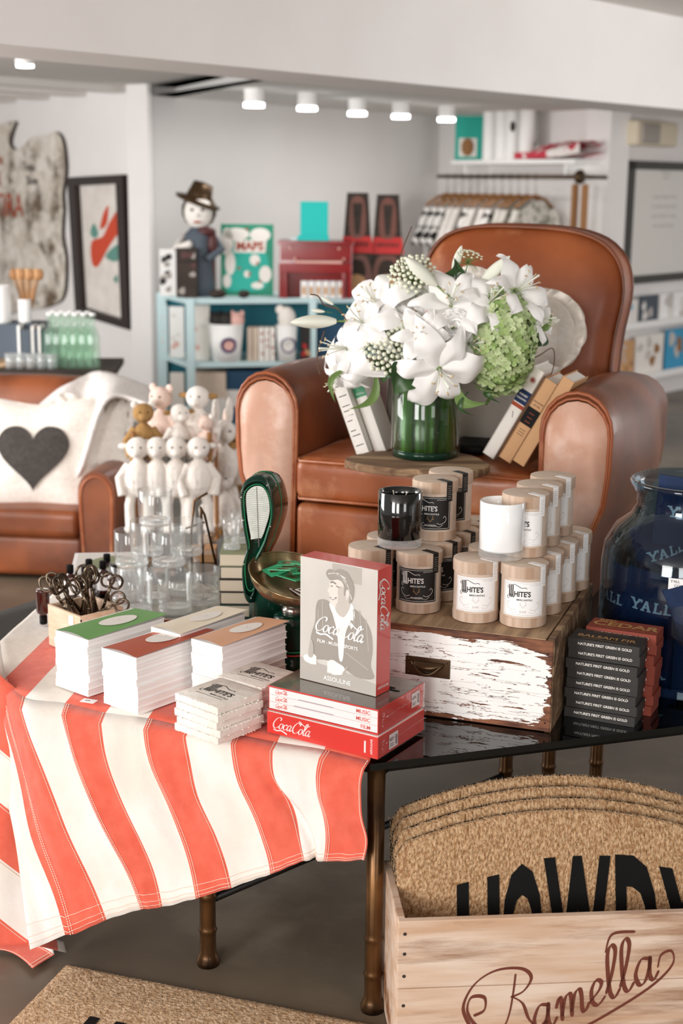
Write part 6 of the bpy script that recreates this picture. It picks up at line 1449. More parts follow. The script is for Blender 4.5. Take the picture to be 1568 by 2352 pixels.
def cbox(name, lab, cat, px0, px1, pyt, lvl, dY, dep, m, deco=None, grp=None, lean=0, yaw=0, mats=None):
    Y = YS+dY; a = on_shelf(px0, lvl, dY); wd = pxw(px0, px1, Y); ht = at2(px0, pyt, Y).z-a.z
    mb = MB().box0(0, 0, 0, wd, dep, ht, 0)
    if deco: deco(mb, wd, dep, ht)
    o = mb.build(name, [m]+(mats or []), None, (a.x, a.y, a.z)); o.rotation_euler = (lean, 0, yaw)
    return tag(o, lab, cat, grp), wd, ht
F0 = F_front(0, 0, 0)
def blobs(seed, m, n_=8, sc=.12):
    def f(mb, w, d, h):
        rr = random.Random(seed)
        for k in range(n_):
            cx, cy = rr.uniform(.12, .88)*w, rr.uniform(.12, .88)*h; mb.poly(smooth_path([(min(w*.98, max(w*.02, cx+w*sc*rr.uniform(.5, 1.3)*math.cos(a))), min(h*.98, max(h*.02, cy+w*sc*rr.uniform(.5, 1.3)*math.sin(a)))) for a in [q*1.05 for q in range(6)]], 3, True), F0, m[k % len(m)], .001+.0002*k)
    return f
# top of shelf
cbox('photo_book', 'black and white patterned book standing at the left end of the aqua shelf top', 'book', 368, 408, 572, 0, .2, .03, 'white', blobs(1, [1, 2], 9, .2), mats=['ink', 'grey2'])
cbox('picture_box', 'dark photo-printed box beside the black and white book on the shelf top', 'box', 405, 452, 570, 0, .08, .14, 'wood_dark', blobs(2, [1, 2], 6, .16), mats=['grey2', 'maroon'])
cbox('tin_box', 'dark maroon box behind the cut-out figure', 'box', 446, 492, 585, 0, .2, .12, 'maroon')
def mapd(mb, w, d, h):
    rr = random.Random(5); mb.poly([(0, 0), (w, 0), (w, h), (0, h)], F0, 1, .0006)
    mb.poly(smooth_path([(w*.1, h*.1), (w*.3, h*.06), (w*.8, h*.08), (w*.92, h*.3), (w*.85, h*.6), (w*.5, h*.66), (w*.15, h*.6)], 4, True), F0, 2, .001)
    for cx, cy, a_, b_ in ((.12, .75, .12, .2), (.3, .86, .25, .09), (.75, .85, .2, .1), (.18, .45, .1, .17), (.85, .3, .12, .12), (.65, .5, .1, .08), (.5, .3, .06, .05), (.7, .14, .12, .05), (.12, .2, .08, .1)): mb.poly([(w*(cx+a_*math.cos(t_)), h*(cy+b_*math.sin(t_)*1.0)) for t_ in [k*.5236 for k in range(12)]], F0, 3, .0014)
    mb.poly([(w*.25, h*.6), (w*.85, h*.6), (w*.87, h*.78), (w*.27, h*.78)], F0, 3, .0018); mb.text('MAPS', h*.16, F0 @ T(w*.56, h*.64), 4, bold=.04, align='c', dz=.0024)
    for cx, cy in ((.5, .93), (.35, .38), (.55, .3), (.75, .2), (.7, .45)): mb.poly([(w*(cx+.03*math.cos(t_)), h*(cy+.025*math.sin(t_))) for t_ in [k for k in range(6)]], F0, 4, .002)
cbox('map_book', 'large teal picture book with MAPS in red letters, standing on the shelf', 'book', 507, 626, 514, 0, .3, .025, 'mapgreen', mapd, lean=-.08, mats=['mapgreen', 'teal', 'ivory', 'rust_ink'])
# toy piano
Yp = YS+.12; a = on_shelf(640, 0, .12); pw = pxw(640, 806, Yp); ph = at2(640, 553, Yp).z-a.z
tp = thing('toy_piano', 'glossy dark red toy upright piano on the shelf top', 'toy piano', a)
mb = MB().box0(0, .1, 0, pw, .24, ph); mb.box0(0, .0, 0, .03, .24, ph*.45); mb.box0(pw-.03, 0, 0, pw, .24, ph*.45); mb.box0(-.01, -.0, ph-.02, pw+.01, .25, ph); mb.build('piano_case', 'piano', tp, bevel=.004)
MB().box0(.0, -.03, ph*.45, pw, .12, ph*.62).build('key_bed', 'piano', tp, bevel=.004); MB().box0(.1, -.034, ph*.62, pw-.06, .06, ph*.66).build('keys', 'pinkish', tp)
for x in (.04, pw-.05): MB().cyl(.012, 0, ph*.45, 10).build('leg', 'piano', tp, (x, -.01, 0))
mb = MB(); [mb.ell((x, -.03, z), (.008, .008, .008), 0, 8) for x, z in ((.07, ph*.88), (.1, ph*.7), (pw-.08, ph*.88), (pw-.05, ph*.7))]; mb.build('knob', 'pinkish', tp)
for k in range(6):
    o = MB().box0(0, 0, 0, .038, .05, ph*.3).poly([(.008, .02), (.03, .02), (.03, ph*.2), (.008, ph*.2)], F0, 1, .001).build('card_box', ['white', 'tan'], None, (a.x+pw*.3+.044*k, a.y+.03, a.z)); tag(o, '%s little white card box from the left, under the red piano keyboard' % words[k], 'box', 'little card boxes under the piano')
def tq(px0, px1, pyt, pyb, lab, name, m, dep=.12, cat='box'):
    Y = Yp+.1; p = at2(px0, pyb, Y); z0 = a.z+ph+.001; w_b = pxw(px0, px1, Y); h_b = at2(px0, pyt, Y).z-at2(px0, pyb, Y).z
    o = MB().box0(0, 0, 0, w_b, dep, h_b).build(name, m, None, (p.x, Y-.06, z0)); o.rotation_euler = (0, 0, 0); return tag(o, lab, cat), z0+h_b
o, zq = tq(683, 754, 540, 551, 'flat turquoise box lying on the red toy piano', 'gift_box', 'cyan_box'); o, _ = tq(690, 752, 462, 540, 'upright turquoise box on top of the red toy piano', 'gift_box', 'cyan_box', .05); o.location.z = zq+.001
o, _ = tq(668, 684, 545, 551, 'small pale turquoise box lying left of the upright one', 'gift_box', 'aqua', .06)
# guitar-shaped boxes
def gbox(px0, px1, pyt, lab, dY, lean):
    Y = YS+dY; a = on_shelf(px0, 0, dY); w_b = pxw(px0, px1, Y); h_b = at2(px0, pyt, Y).z-a.z; cx = w_b/2
    out = [(0, 0), (w_b, 0), (w_b*.8, h_b), (w_b*.2, h_b)]; t = thing('ukulele_box', lab, 'box', a, 0, 'tapered dark ukulele boxes')
    mb = MB().prism(out, -.1, 0, 0, F0); mb.poly([(w_b*.04, h_b*.42), (w_b*.96, h_b*.42), (w_b*.9, h_b*.58), (w_b*.1, h_b*.58)], F0, 1, .002); 
    mb.poly(smooth_path([(cx-.05, h_b*.62), (cx-.045, h_b*.9), (cx, h_b*.97), (cx+.045, h_b*.9), (cx+.05, h_b*.62), (cx, h_b*.56)], 4, True), F0, 2, .003); mb.poly([(cx-.015, h_b*.6), (cx+.015, h_b*.6), (cx+.03, h_b*.9), (cx-.03, h_b*.9)], F0, 0, .004); mb.text('UKULELE', .035, F0 @ T(cx, h_b*.49), 0, align='c', bold=.02, dz=.004)
    mb.poly(smooth_path([(cx-.09, .03), (cx-.1, h_b*.18), (cx-.06, h_b*.38), (cx, h_b*.4), (cx+.06, h_b*.38), (cx+.1, h_b*.18), (cx+.09, .03)], 4, True), F0, 2, .003); mb.poly(smooth_path([(cx-.05, h_b*.2), (cx-.035, h_b*.34), (cx+.035, h_b*.34), (cx+.05, h_b*.2)], 4, True), F0, 0, .004); mb.ell((cx, -.005, h_b*.12), (.06, .002, .06), 3, 12)
    mb.build('printed_box', ['wood_dark', 'bright_red', 'mahogany2' if 'mahogany2' in M else 'tan_dk', 'tan'], t); t.rotation_euler = (lean, 0, 0)
gbox(778, 858, 442, 'left tapered black and red ukulele box on the shelf, next to the red piano', .34, -.05); gbox(846, 928, 446, 'right tapered black and red ukulele box on the shelf', .36, -.05)
# cut-out cowgirl figure (plain generic figure with hat and scarf)
a = on_shelf(458, 0, .22); fig = thing('figurine', 'vintage standing doll figure with wide hat, pale face and red neck scarf', 'figurine', a); hF = at2(458, 420, YS+.22).z-a.z; q_ = hF/.66
MB().lathe([(0, 0), (.1*q_, 0), (.09*q_, .1*q_), (.075*q_, .25*q_), (.085*q_, .36*q_), (.03*q_, .42*q_), (0, .43*q_)], 20).ell((0, -.01, .49*q_), (.085*q_, .07*q_, .1*q_), 1, 16).ell((0, -.082*q_, .475*q_), (.012*q_, .012*q_, .014*q_), 1, 8).ell((-.03*q_, -.073*q_, .505*q_), (.012*q_, .006*q_, .009*q_), 2, 8).ell((.03*q_, -.073*q_, .505*q_), (.012*q_, .006*q_, .009*q_), 2, 8).ell((0, -.074*q_, .435*q_), (.025*q_, .006*q_, .008*q_), 3, 8).tube([(-.08*q_, 0, .36*q_), (-.13*q_, -.04, .28*q_), (-.04*q_, -.1*q_, .31*q_)], .022*q_, 8, 1).tube([(.08*q_, 0, .36*q_), (.14*q_, -.03, .28*q_), (.06*q_, -.09*q_, .22*q_)], .022*q_, 8, 0).build('doll_body', ['slate', 'ivory', 'ink', 'rust_ink'], fig)
MB().lathe([(0, .1*q_), (.06*q_, .09*q_), (.075*q_, .02*q_), (.08*q_, 0), (.14*q_, -.015*q_), (.135*q_, -.025*q_), (.08*q_, -.012*q_), (0, -.012*q_)], 24, (.0, .01, 0)).build('hat', 'antique', fig, (0, .015, .57*q_)).rotation_euler = (.1, .35, 0)
MB().ell((0, .03*q_, .5*q_), (.105*q_, .06*q_, .11*q_), None, 14).build('hair', 'antique', fig); MB().ell((.05*q_, -.05*q_, .38*q_), (.06*q_, .03*q_, .03*q_), None, 10).ell((.085*q_, -.05*q_, .31*q_), (.03*q_, .02*q_, .07*q_), None, 10).build('neck_scarf', 'maroon', fig)
for px, lab in ((500, 'small dark pine cone at the foot of the map book, left one'), (560, 'small dark pine cone at the foot of the map book, right one')):
    p = on_shelf(px, 0, .06); o = MB().ell((0, 0, .026), (.055 if px == 500 else .035, .03, .026), None, 12).build('pine_cone', 'wood_dark', None, p); dm_ = o.modifiers.new('d', 'DISPLACE'); tx = bpy.data.textures.new('c', 'CLOUDS'); tx.noise_scale = .02; dm_.texture = tx; dm_.strength = .02; tag(o, lab, 'pine cone')
# middle shelf
for px0, px1, pyt, dY, m_, lab, seed in ((372, 386, 700, .25, 'aqua', 'thin pale blue magazine at the left end of the middle shelf', 1), (390, 424, 704, .25, 'white', 'white illustrated magazine at the left end of the middle shelf', 4), (434, 482, 700, .12, 'ivory', 'pink and cream picture book on the middle shelf, left of the bucket', 7)):
    cbox('magazine', lab, 'magazine', px0, px1, pyt, 1, dY, .02, m_, blobs(seed, [1, 2], 6, .16), mats=['pinkish', 'grey_lt'])
def bucket(px0, px1, pyt, lab, dY):
    Y = YS+dY; a = on_shelf((px0+px1)/2, 1, dY); w_b = pxw(px0, px1, Y)/2; h_b = at2(px0, pyt, Y).z-a.z; t = thing('paper_bucket', lab, 'bucket', a, 0, 'white buckets with round purple badges')
    MB().lathe([(0, 0), (w_b*.8, 0), (w_b, h_b), (w_b*.96, h_b), (w_b*.78, .01), (0, .01)], 28).build('bucket_body', 'white', t)
    cf = cylfr(w_b*.9, .25, h_b*.45); mb = MB(); mb.poly([(.048*math.cos(k*.349), .048*math.sin(k*.349)) for k in range(18)], lambda x, y, z: cf(x, y, z+.004+y*.1), 0, .003); mb.poly([(.03*math.cos(k*.6), .03*math.sin(k*.6)) for k in range(10)], lambda x, y, z: cf(x, y, z+.005+y*.1), 1, .005); mb.build('badge', ['purple', 'pinkish' if dY < .14 else 'grey_lt'], t); return a, w_b, h_b
a1_, w1_, h1_ = bucket(478, 560, 742, 'left white paper bucket with a round purple badge, dark items inside', .13); a2_, w2_, h2_ = bucket(634, 682, 745, 'right white paper bucket with a round purple badge', .14)
for k, (dx, m_, lab) in enumerate(((-.06, 'ink', 'dark plush sticking out of the left bucket, left one'), (.0, 'ink', 'dark plush sticking out of the left bucket, middle one'), (.07, 'pinkish', 'pink plush sticking out of the left bucket'))): o = MB().ell((0, 0, 0), (.045, .04, .05), None, 12).ell((-.03, 0, .04), (.015, .01, .02), None, 8).ell((.03, 0, .04), (.015, .01, .02), None, 8).build('soft_toy', m_, None, (a1_.x+dx, a1_.y, a1_.z+h1_+.02)); tag(o, lab, 'soft toy')
o = MB().ell((0, 0, 0), (.055, .05, .07), None, 12).ell((-.04, 0, .05), (.03, .02, .03), None, 8).build('soft_toy', 'plush', None, (a2_.x, a2_.y, a2_.z+h2_+.04)); tag(o, 'white plush sticking out of the right bucket', 'soft toy')
for k in range(5): cbox('postcard_pack', '%s cream card pack from the left, between the two buckets' % words[k], 'card pack', 568+13*k, 579+13*k, 752, 1, .12, .1, 'kraft' if k < 2 else 'ivory', blobs(20+k, [1], 3, .3) if k > 1 else None, 'card packs between the buckets', mats=['rust_ink'])
cbox('toy_box', 'dark box with red and yellow print at the right end of the middle shelf', 'box', 688, 712, 748, 1, .16, .1, 'ink', blobs(9, [1, 2], 5, .25), mats=['bright_red', 'tan'])
cbox('toy_box', 'dark box right of the shelf post, behind the flowers', 'box', 724, 790, 742, 1, .25, .1, 'blue_box')
# lower shelf
cbox('book_cover', 'white book at the left end of the lower shelf', 'book', 392, 424, 856, 2, .22, .03, 'ivory'); cbox('storage_box', 'large beige and grey linen storage box on the lower shelf', 'box', 440, 520, 855, 2, .1, .25, 'kraft', lambda mb, w, d, h: mb.poly([(0, 0), (w, 0), (w, h*.5), (0, h*.5)], F0, 1, .001), mats=['grey_lt'])
cbox('storage_box', 'dark blue storage box with white band on the lower shelf', 'box', 520, 600, 852, 2, .12, .25, 'blue_box', lambda mb, w, d, h: mb.poly([(0, h*.32), (w, h*.32), (w, h*.64), (0, h*.64)], F0, 1, .001), mats=['grey_lt'])
# ------------------------------------------------------------------ soft toys stand
YT = 4.95
st = thing('toy_stand', 'wire and wood basket stand full of soft toys, behind the tumblers', 'stand', (at2(390, 1000, YT).x, YT, 0))
xl, xr = pxw(390, 303, YT), pxw(390, 484, YT); zt2 = at2(390, 1012, YT).z
for x in (xl, xr):
    for y in (0, .24): MB().tube([(x, y, 0), (x*.98, y, zt2+.03)], .009, 8).build('leg', 'tan_dk', st)
mb = MB(); 
for z in (zt2, zt2-.09): mb.tube([(xl, 0, z), (xr, 0, z), (xr, .24, z), (xl, .24, z)], .004, 6, closed=True)
for k in range(14): x = xl+(xr-xl)*k/13; mb.tube([(x, 0, zt2), (x, 0, zt2-.09)], .002, 5); mb.tube([(x, 0, zt2-.09), (x, .24, zt2-.09)], .002, 5)
mb.build('wire_basket', 'steel', st); MB().box0(xl, .0, .2, xr, .24, .215).build('lower_tray', 'wood_board', st)
def toy(name, lab, m_, p, s_, kind='bear', sit=True, rz_=0, m2='plush', arms_up=True, grp=None):
    t = thing(name, lab, 'soft toy', p, rz_, grp); mb = MB()
    mb.ell((0, 0, .0), (.045*s_, .038*s_, .065*s_), None, 16); mb.ell((0, -.005, .1*s_), (.038*s_, .036*s_, .036*s_), None, 16); mb.ell((0, -.035*s_, .09*s_), (.018*s_, .016*s_, .014*s_), None, 10)
    L_ = .11*s_
    for q in (-1, 1):
        mb.tube([(q*.03*s_, 0, .045*s_), (q*.062*s_, -.005, 0), (q*.05*s_, -.02*s_, -.055*s_)] if arms_up else [(q*.03*s_, 0, .045*s_), (q*.08*s_, -.01, .03*s_)], .015*s_, 8)
        mb.tube([(q*.02*s_, 0, -.04*s_), (q*.03*s_, -.004, -.09*s_), (q*.028*s_, -.01, -.16*s_)] if not sit else [(q*.02*s_, 0, -.05*s_), (q*.04*s_, -.06*s_, -.06*s_)], .017*s_, 8)
        if not sit: mb.ell((q*.028*s_, -.02*s_, -.165*s_), (.02*s_, .028*s_, .016*s_), None, 8)
    o = mb.build('toy_body', m_, t); rm = o.modifiers.new('fuse', 'REMESH'); rm.mode = 'VOXEL'; rm.voxel_size = .005*s_*.7; rm.use_smooth_shade = True
    for q in (-1, 1):
        e = MB()
        if kind == 'lamb': e.ell((q*.045*s_, 0, .105*s_), (.02*s_, .008*s_, .01*s_), None, 8)
        elif kind == 'rabbit': e.ell((q*.02*s_, 0, .16*s_), (.012*s_, .008*s_, .04*s_), None, 8)
        else: e.ell((q*.03*s_, 0, .13*s_), (.014*s_, .008*s_, .014*s_), None, 8)
        e.build('ear', m2, t); MB().ell((q*.014*s_, -.037*s_, .107*s_), (.0035*s_, .003*s_, .0035*s_), None, 6).build('eye', 'black', t)
    return t
lambs = ['leftmost white hanging lamb toy under the basket', 'second white hanging lamb toy from the left', 'third white hanging lamb toy from the left', 'rightmost of the four white hanging lamb toys']
l0 = None
for k, px in enumerate((318, 362, 405, 455)):
    p = at2(px, 1098, YT-.06)
    if l0 is None: l0 = toy('soft_toy', lambs[0], 'plush', p, 1.08, 'lamb', False, 0, grp='white lamb toys hung under the basket')
    else: copy_tree(l0, lambs[k], p, (0, 0, .15*(k-1)))
toy('soft_toy', 'brown teddy bear sitting at the left of the toy basket', 'plush_brown', at2(330, 1012, YT+.04), 1.0, 'bear', True, .2, 'plush'); toy('soft_toy', 'pale pink pig-like soft toy at the top of the basket', 'plush_pink', at2(372, 985, YT+.14), 1.15, 'bear', True, -.4, 'plush_pink')
toy('soft_toy', 'white dog soft toy lying in the middle of the basket', 'plush', at2(412, 1010, YT+.06), .95, 'lamb', True, .5, 'plush_brown'); toy('soft_toy', 'white and tan puppy soft toy at the top right of the basket', 'plush', at2(456, 985, YT+.12), 1.15, 'lamb', True, -.2, 'plush_brown')
toy('soft_toy', 'small pink soft toy at the right end of the basket', 'plush_pink', at2(474, 1018, YT+.05), .75, 'bear', True, -.6, 'plush'); toy('soft_toy', 'cream rabbit soft toy hanging right of the stand', 'plush', at2(512, 1070, YT+.3), 1.3, 'rabbit', False, .3, 'plush'); toy('soft_toy', 'tan rabbit soft toy hanging beside the cream one', 'plush_brown', at2(536, 1090, YT+.36), 1.3, 'rabbit', False, -.2, 'plush_pink'); toy('soft_toy', 'white soft toy on the floor side, low behind the shot glasses', 'plush', at2(512, 1170, YT+.3), 1.2, 'lamb', True, 0)
# ------------------------------------------------------------------ table rear left: easel, books, cartons, shot glasses
def tpos(px, py, z=ZT): return atz(px, py, z)
p = at2(455, 1235, 3.75); es = thing('wire_easel', 'thin bronze wire easel standing behind the tumblers', 'easel', (p.x, 3.75, ZT+.001)); s_ = 3.75/FPX
zz = lambda py: at2(455, py, 3.75).z-ZT
MB().tube([((440-455)*s_, 0, .0), ((438-455)*s_, 0.0, zz(1230)), ((447-455)*s_, .0, zz(1150)), ((478-455)*s_, 0, zz(1133))], .0035, 6).build('easel_leg', 'bronze', es); MB().tube([((467-455)*s_, 0, 0), ((463-455)*s_, 0, zz(1180)), ((462-455)*s_, 0, zz(1165))], .0035, 6).build('easel_leg', 'bronze', es); MB().tube([((500-455)*s_, .04, 0), ((470-455)*s_, .01, zz(1185)), ((463-455)*s_, 0, zz(1170))], .0035, 6).build('easel_leg', 'bronze', es)
MB().tube([((425-455)*s_, 0, zz(1215)), ((470-455)*s_, 0, zz(1200))], .003, 6).build('easel_ledge', 'bronze', es)
# white picture books left of the tumblers
zr = ZT+.001; p1_ = atz(183, 1282, zr); 
yy = 3.78; xx = at2(183, 1280, yy).x
for k, (m_, lab) in enumerate((('white', 'lower white picture book in the pair behind the dropper bottles'), ('paper', 'upper white picture book with a green landscape cover, behind the dropper bottles'))):
    hB = .028; mb = MB().box0(0, 0, 0, .2, .2, hB, 0); 
    if k: mb.poly([(.01, .01), (.19, .01), (.19, .19), (.01, .19)], F_top(0, 0, hB), 1, .0005); mb.poly(smooth_path([(.03, .04), (.15, .03), (.18, .12), (.1, .16), (.04, .1)], 4, True), F_top(0, 0, hB), 2, .001)
    o = mb.build('picture_book', [m_, 'grey_lt', 'olive'], None, (xx+.004*k, yy-.16, zr+.03+k*(hB+.001)-.03), .12); tag(o, lab, 'book', 'picture books behind the dropper bottles')
# tan cartons behind the right tumblers
for k, (px, lab) in enumerate(((452, 'left tan striped carton behind the right-hand tumblers'), (482, 'right tan striped carton behind the right-hand tumblers'), (470, 'pale wooden block standing behind the two tan cartons'))):
    yk = 3.95+(.1 if k == 2 else 0); x_ = at2(px, 1280, yk).x; hB = at2(px, 1262 if k < 2 else 1238, yk).z-ZT
    mb = MB().box0(-.018, 0, 0, .016, .06, hB, 0)
    if k < 2: 
        for q in range(3): mb.box0(-.0185, -.0005, hB*(.62+.12*q), .0165, .0605, hB*(.66+.12*q), 1)
    o = mb.build('carton', ['tan', 'ivory'] if k < 2 else ['kraft', 'ivory'], None, (x_, yk, ZT+.0005)); tag(o, lab, 'carton')
# stack of old books with two shot glasses
yb = 3.42; xb_ = at2(503, 1300, yb).x; zcur = ZT+.0005; wB = pxw(503, 560, yb)+.05; ztop = at2(520, 1272, yb).z
nB = 5; hB = (ztop-ZT)/nB
for k in range(nB):
    t = thing('hardback_book', '%s old book in the stack under the shot glasses' % ORD[nB-1-k], 'book', (xb_+.002*(k % 2), yb+.002*(k % 2), zcur), .0, 'old books stacked left of the scale')
    mb = MB().box0(0, 0, 0, wB, .16, .002, 0); mb.box0(0, 0, hB-.003, wB, .16, hB-.0006, 0); mb.box0(wB-.003, 0, 0, wB, .16, hB-.001, 0); mb.build('book_cover', ['olive' if k == nB-1 else ('forest', 'ink', 'wood_dark', 'ink')[k]], t); MB().box0(.002, .003, .002, wB-.003, .157, hB-.003).build('pages', 'beige', t); zcur += hB
def shot(lab, x, y):
    t = thing('shot_glass', lab, 'glass', (x, y, zcur+.0005), 0, 'clear shot glasses on the old books'); MB().lathe([(.019, .008), (.024, .06), (.0255, .085), (.0245, .085), (.022, .06), (.017, .014), (0, .012)], 20).build('glass_wall', 'glass', t); MB().lathe([(0, 0), (.022, 0), (.021, .01), (0, .012)], 20).build('glass_foot', 'glass_base', t)
p = at2(535, 1270, yb+.05); shot('front clear shot glass on the stack of old books', p.x-.003, yb+.05); shot('rear clear shot glass on the stack of old books', p.x+.012, yb+.115)

# ------------------------------------------------------------------ right alcove: shelf, rail, shirts
W3d = (V2(K3)-V2(K2)).normalized(); a3 = math.atan2(W3d.y, W3d.x); n3 = Vector((W3d.y, -W3d.x)); 
if n3.y > 0: n3 = -n3
def w3(px, py, off=0):
    d = ray(px, py); b_ = V2(K3)+n3*off; nn = Vector((n3.x, n3.y)); k_w = b_.dot(nn)/(Vector((d.x, d.y)).dot(nn)); return Vector((0, 0, EYE))+d*k_w
s0_ = w3(1035, 368, .3); s1_ = w3(1395, 352, .3); zsh = s0_.z; 
s1_ = V2(K3)+n3*.3-W3d*.05; s0v = V2(s0_)
wsh = thing('wall_shelf', 'white wall shelf above the clothes rail in the right alcove', 'shelf', (s0v.x, s0v.y, zsh-.03), a3)
Ls_ = (s1_-s0v).length
MB().box0(0, 0, 0, Ls_, .30, .03).build('shelf_board', 'white', wsh)
for x in (.1, Ls_-.15): MB().box0(x, .05, -.1, x+.02, .30, 0).build('bracket', 'white', wsh)
def sh3(px, off=.2):
    p = w3(px, 300, off); return Vector((p.x, p.y, zsh+.001))
p = sh3(1046, .26); w_b = .24; h_b = w3(1046, 266, .26).z-zsh
t = thing('desk_picture', 'bright teal picture frame with a small photo, on the high white shelf', 'picture frame', p); MB().box0(0, 0, 0, w_b, .03, h_b).build('frame_border', 'teal', t); mb = MB().poly([(w_b*.12, h_b*.08), (w_b*.7, h_b*.08), (w_b*.7, h_b*.5), (w_b*.12, h_b*.5)], F0, 0, .002); mb.ell((w_b*.4, -.004, h_b*.3), (.05, .002, .07), 1, 10).build('photo', ['ivory', 'tan_dk'], t)
for k, (px, lab) in enumerate(((1120, 'leftmost white thermos bottle on the high shelf'), (1148, 'second white thermos bottle on the high shelf'), (1172, 'third white thermos bottle, with a black mark'), (1203, 'rightmost white thermos bottle with a side handle'))):
    p = sh3(px+6, .2); hh_ = .46; t = thing('thermos_bottle', lab, 'bottle', p, 0, 'white thermos bottles on the high shelf'); MB().lathe([(0, 0), (.055, 0), (.057, .01), (.057, hh_*.82), (.04, hh_*.9), (0, hh_*.9)], 20).build('bottle_body', 'white', t); MB().lathe([(0, hh_*.9), (.035, hh_*.9), (.035, hh_), (0, hh_)], 16).build('cap', 'ink', t)
    if k == 2: MB().ell((-.01, -.058, .24), (.02, .004, .04), None, 10).build('mark', 'ink', t)
    if k == 3: MB().tube([(.055, 0, .1), (.09, 0, .14), (.09, 0, .34), (.055, 0, .38)], .008, 8).build('handle', 'grey3', t)
p = sh3(1285, .16); o = MB().grid(lambda u, v: Vector(((u-.5)*.66, (v-.5)*.26, .05+.05*math.sin(PI*u)*math.sin(PI*v)+.07*(u**3)+.03*noise.noise(Vector((u*5, v*3, 1))))), 24, 8).grid(lambda u, v: Vector(((u-.5)*.66, (v-.5)*.26, .005+.04*(u**3))), 24, 8).grid(lambda u, v: Vector(((u-.5)*.66, -.13, .005+.045*v+.04*u**3+.03*v*u**3)), 24, 3).build('folded_textile', 'red_print', None, p, a3); tag(o, 'crumpled red and white patterned cushion lying on the high shelf', 'cushion')
# clothes rail
r0 = w3(1005, 405, .3); r1 = w3(1383, 383, .3); zr_ = (r0.z+r1.z)/2; r1v = V2(K3)+n3*.3-W3d*.0; r0v = V2(r0); Lr = (r1v-r0v).length
rail = thing('clothes_rail', 'dark bronze clothes rail on the alcove wall, shirts hanging from it', 'rail', (r0v.x, r0v.y, r0.z), a3)
MB().tube([(0, 0, 0), (Lr, 0, 0)], .014, 10).build('rail_pipe', 'antique', rail); MB().tube([(Lr-.02, 0, 0), (Lr-.02, .3, 0)], .014, 10).tube([(.05, 0, 0), (.05, .3, 0)], .012, 10).build('bracket', 'antique', rail); MB().lathe([(0, 0), (.05, 0), (.05, .015), (.02, .02), (0, .02)], 18).build('flange', 'antique', rail, (Lr, 0, 0)).rotation_euler = (0, PI/2, 0)
def shirt(lab, m_):
    t = thing('hanging_shirt', lab, 'shirt', (0, 0, 0), 0, 'shirts on wooden hangers'); 
    h_ = MB().tube([(0, 0, .0), (.012, 0, .03), (.0, 0, .045), (-.014, 0, .03), (0, .0, -.03), (0, 0, -.12)], .003, 6); h_.build('hook', 'steel', t)
    MB().tube([(-.01, .2, -.2), (0, .1, -.14), (0, 0, -.115), (0, -.1, -.14), (-.01, -.2, -.2)], .013, 8).build('hanger_arms', 'tan_dk', t)
    def f(u, v):
        a = u*2*PI; ys = .2+.06*v; sh_ = -.15-.09*abs(math.cos(a))**1.5; z = sh_-.75*v; return Vector((.035*math.sin(a)+.008*noise.noise(Vector((u*9, v*5, 1))), ys*math.cos(a), z))
    MB().grid(f, 32, 14).build('shirt_body', m_, t)
    for q in (-1, 1): MB().grid(lambda u, v, q=q: Vector((.03*math.sin(u*2*PI), q*(.19+.13*v+.035*math.cos(u*2*PI)), -.2-.28*v+.05*math.cos(u*2*PI)*0+.04*math.sin(u*2*PI)*0-.02)), 14, 6).build('sleeve', m_, t)
    return t
sA = shirt('spotted black and white shirt at the left end of the clothes rail', 'spotted'); sB = shirt('grey floral shirt at the right end of the row', 'floral'); sC = shirt('plain white shirt in the middle of the row', 'cotton')
Nn = 12
for i in range(Nn):
    q = r0v+W3d*(.12+(Lr-.55)*i/(Nn-1)); loc = (q.x, q.y, r0.z-.02); yaw = a3+.06*math.sin(i*3)
    src = sA if i in (0, 1, 2, 5, 8) else (sB if i > 8 else sC)
    lab = {0: 'spotted black and white shirt at the far left end of the clothes rail', 11: 'grey floral shirt nearest the rail flange', 3: 'plain white shirt, fourth from the left end of the rail'}.get(i, '%s shirt on the rail, number %s along from its far end' % ({id(sA): 'spotted', id(sB): 'grey floral', id(sC): 'plain white'}[id(src)], ['one', 'two', 'three', 'four', 'five', 'six', 'seven', 'eight', 'nine', 'ten', 'eleven', 'twelve'][i]))
    if (i == 0 or i == 9 or i == 3): src['label'] = lab; src.location = loc; src.rotation_euler = (0, 0, yaw)
    else: copy_tree(src, lab, loc, (0, 0, yaw))
for k, (px, lab) in enumerate(((1322, 'left bare wooden trouser hanger at the right end of the rail'), (1345, 'right bare wooden trouser hanger, next to the rail flange'))):
    p = w3(px, 400, .3); t = thing('wooden_hanger', lab, 'hanger', (p.x, p.y, r0.z)); MB().tube([(0, 0, 0), (.012, 0, .025), (-.012, 0, .03), (0, 0, -.06)], .003, 6).build('hook', 'steel', t); MB().rbox((0, 0, -.3), (.05, .025, .5), .01, 3).build('hanger_bar', 'tan_dk', t)
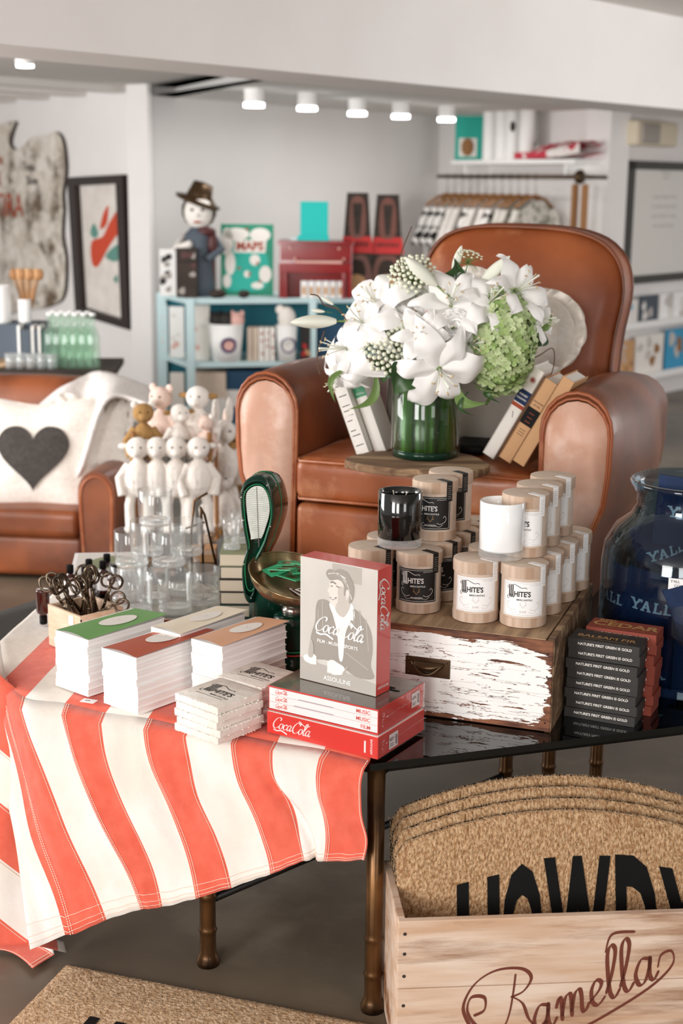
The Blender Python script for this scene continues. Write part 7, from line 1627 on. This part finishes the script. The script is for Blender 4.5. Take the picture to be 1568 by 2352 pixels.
# front right wall: framed notice, emergency lamp, card rack
W4d = (W4b-V2(K3)).normalized(); a4 = math.atan2(W4d.y, W4d.x); n4 = Vector((W4d.y, -W4d.x))
def w4(px, py, off=0):
    d = ray(px, py); b_ = V2(K3)+n4*off; k_w = b_.dot(n4)/(Vector((d.x, d.y)).dot(n4)); return Vector((0, 0, EYE))+d*k_w
def w4box(px0, py0, px1, py1, off0=.0):
    a = w4(px0, py1, off0); b = w4(px1, py1, off0); c = w4(px0, py0, off0); return a, (V2(b)-V2(a)).length, c.z-a.z
a, w_b, h_b = w4box(1430, 368, 1600, 655, .04)
t = thing('framed_poster', 'large dark-framed white poster with lines of pale text on the front right wall', 'poster', a, a4); mb = MB(); f_ = .075
mb.box0(0, 0, 0, w_b, .035, f_*.8); mb.box0(0, 0, h_b-f_*.8, w_b, .035, h_b); mb.box0(0, 0, 0, f_*1.3, .035, h_b); mb.box0(w_b-f_*1.3, 0, 0, w_b, .035, h_b); mb.build('poster_frame', 'grey_frame', t)
mb = MB().box0(f_, .015, f_*.6, w_b-f_, .03, h_b-f_*.6, 0); Fp_ = F_front(0, .015, 0)
for k, (z, ww) in enumerate(((.9, .18), (.86, .06), (.7, .42), (.62, .5), (.54, .5), (.46, .42))):
    mb.text(['THIS IS A', 'NOTE', 'GOOD THINGS COME', 'TO THOSE WHO WAIT', 'AND THEN TO THOSE', 'WHO KEEP SMILING'][k], h_b*.032, Fp_ @ T(w_b*.5, h_b*z), 1, align='c', sx=1.3)
mb.build('poster_sheet', ['poster', 'grey2'], t)
a, w_b, h_b = w4box(1462, 275, 1556, 333, .12)
t = thing('emergency_light', 'small beige emergency light box high on the front right wall', 'light', a, a4); MB().rbox((w_b/2, .055, h_b/2), (w_b, .11, h_b), .02, 3).build('lamp_housing', 'beige', t); MB().rbox((w_b*.3, -.005, h_b*.5), (w_b*.42, .03, h_b*.8), .015, 3).build('louvre', 'grey2', t)
# card rack: two thin ledges with cards
for lv, (py, items) in enumerate(((752, ((1428, 1462, 696, 'grey_lt', 'white card with a blue drawing, left end of the upper ledge'), (1466, 1508, 690, 'slate', 'dark slate card on the upper ledge'), (1512, 1600, 692, 'paper', 'white card at the right end of the upper ledge'))), (876, ((1424, 1452, 790, 'tan', 'tan speckled card at the left end of the lower ledge'), (1456, 1518, 785, 'ivory', 'cream card with a figure drawing on the lower ledge'), (1524, 1600, 783, 'skyblue', 'blue postcard at the right end of the lower ledge'))))):
    a, w_b, _ = w4box(1416, py-10, 1620, py, .12); t = thing('picture_ledge', 'narrow white wall ledge, %s of the two on the front right wall' % ('upper', 'lower')[lv], 'shelf', (a.x, a.y, a.z-.03), a4); MB().box0(0, 0, 0, w_b, .115, .03).build('ledge_board', 'white', t); MB().box0(0, -.01, 0, w_b, 0, .05).build('ledge_lip', 'white', t)
    for k, (x0, x1, yt, m_, lab) in enumerate(items):
        c, wc_, hc_ = w4box(x0, yt, x1, py, .08); mb = MB().box0(0, 0, 0, wc_, .012, hc_, 0); blobs(40+k+lv*3, [1, 2], 5, .12)(mb, wc_, .01, hc_); o = mb.build('greeting_card', [m_, 'skyblue' if lv == 0 and k == 0 else 'ink_soft', 'tan_dk' if lv else 'grey_lt'], None, (c.x, c.y, a.z+.001), a4); tag(o, lab, 'card')
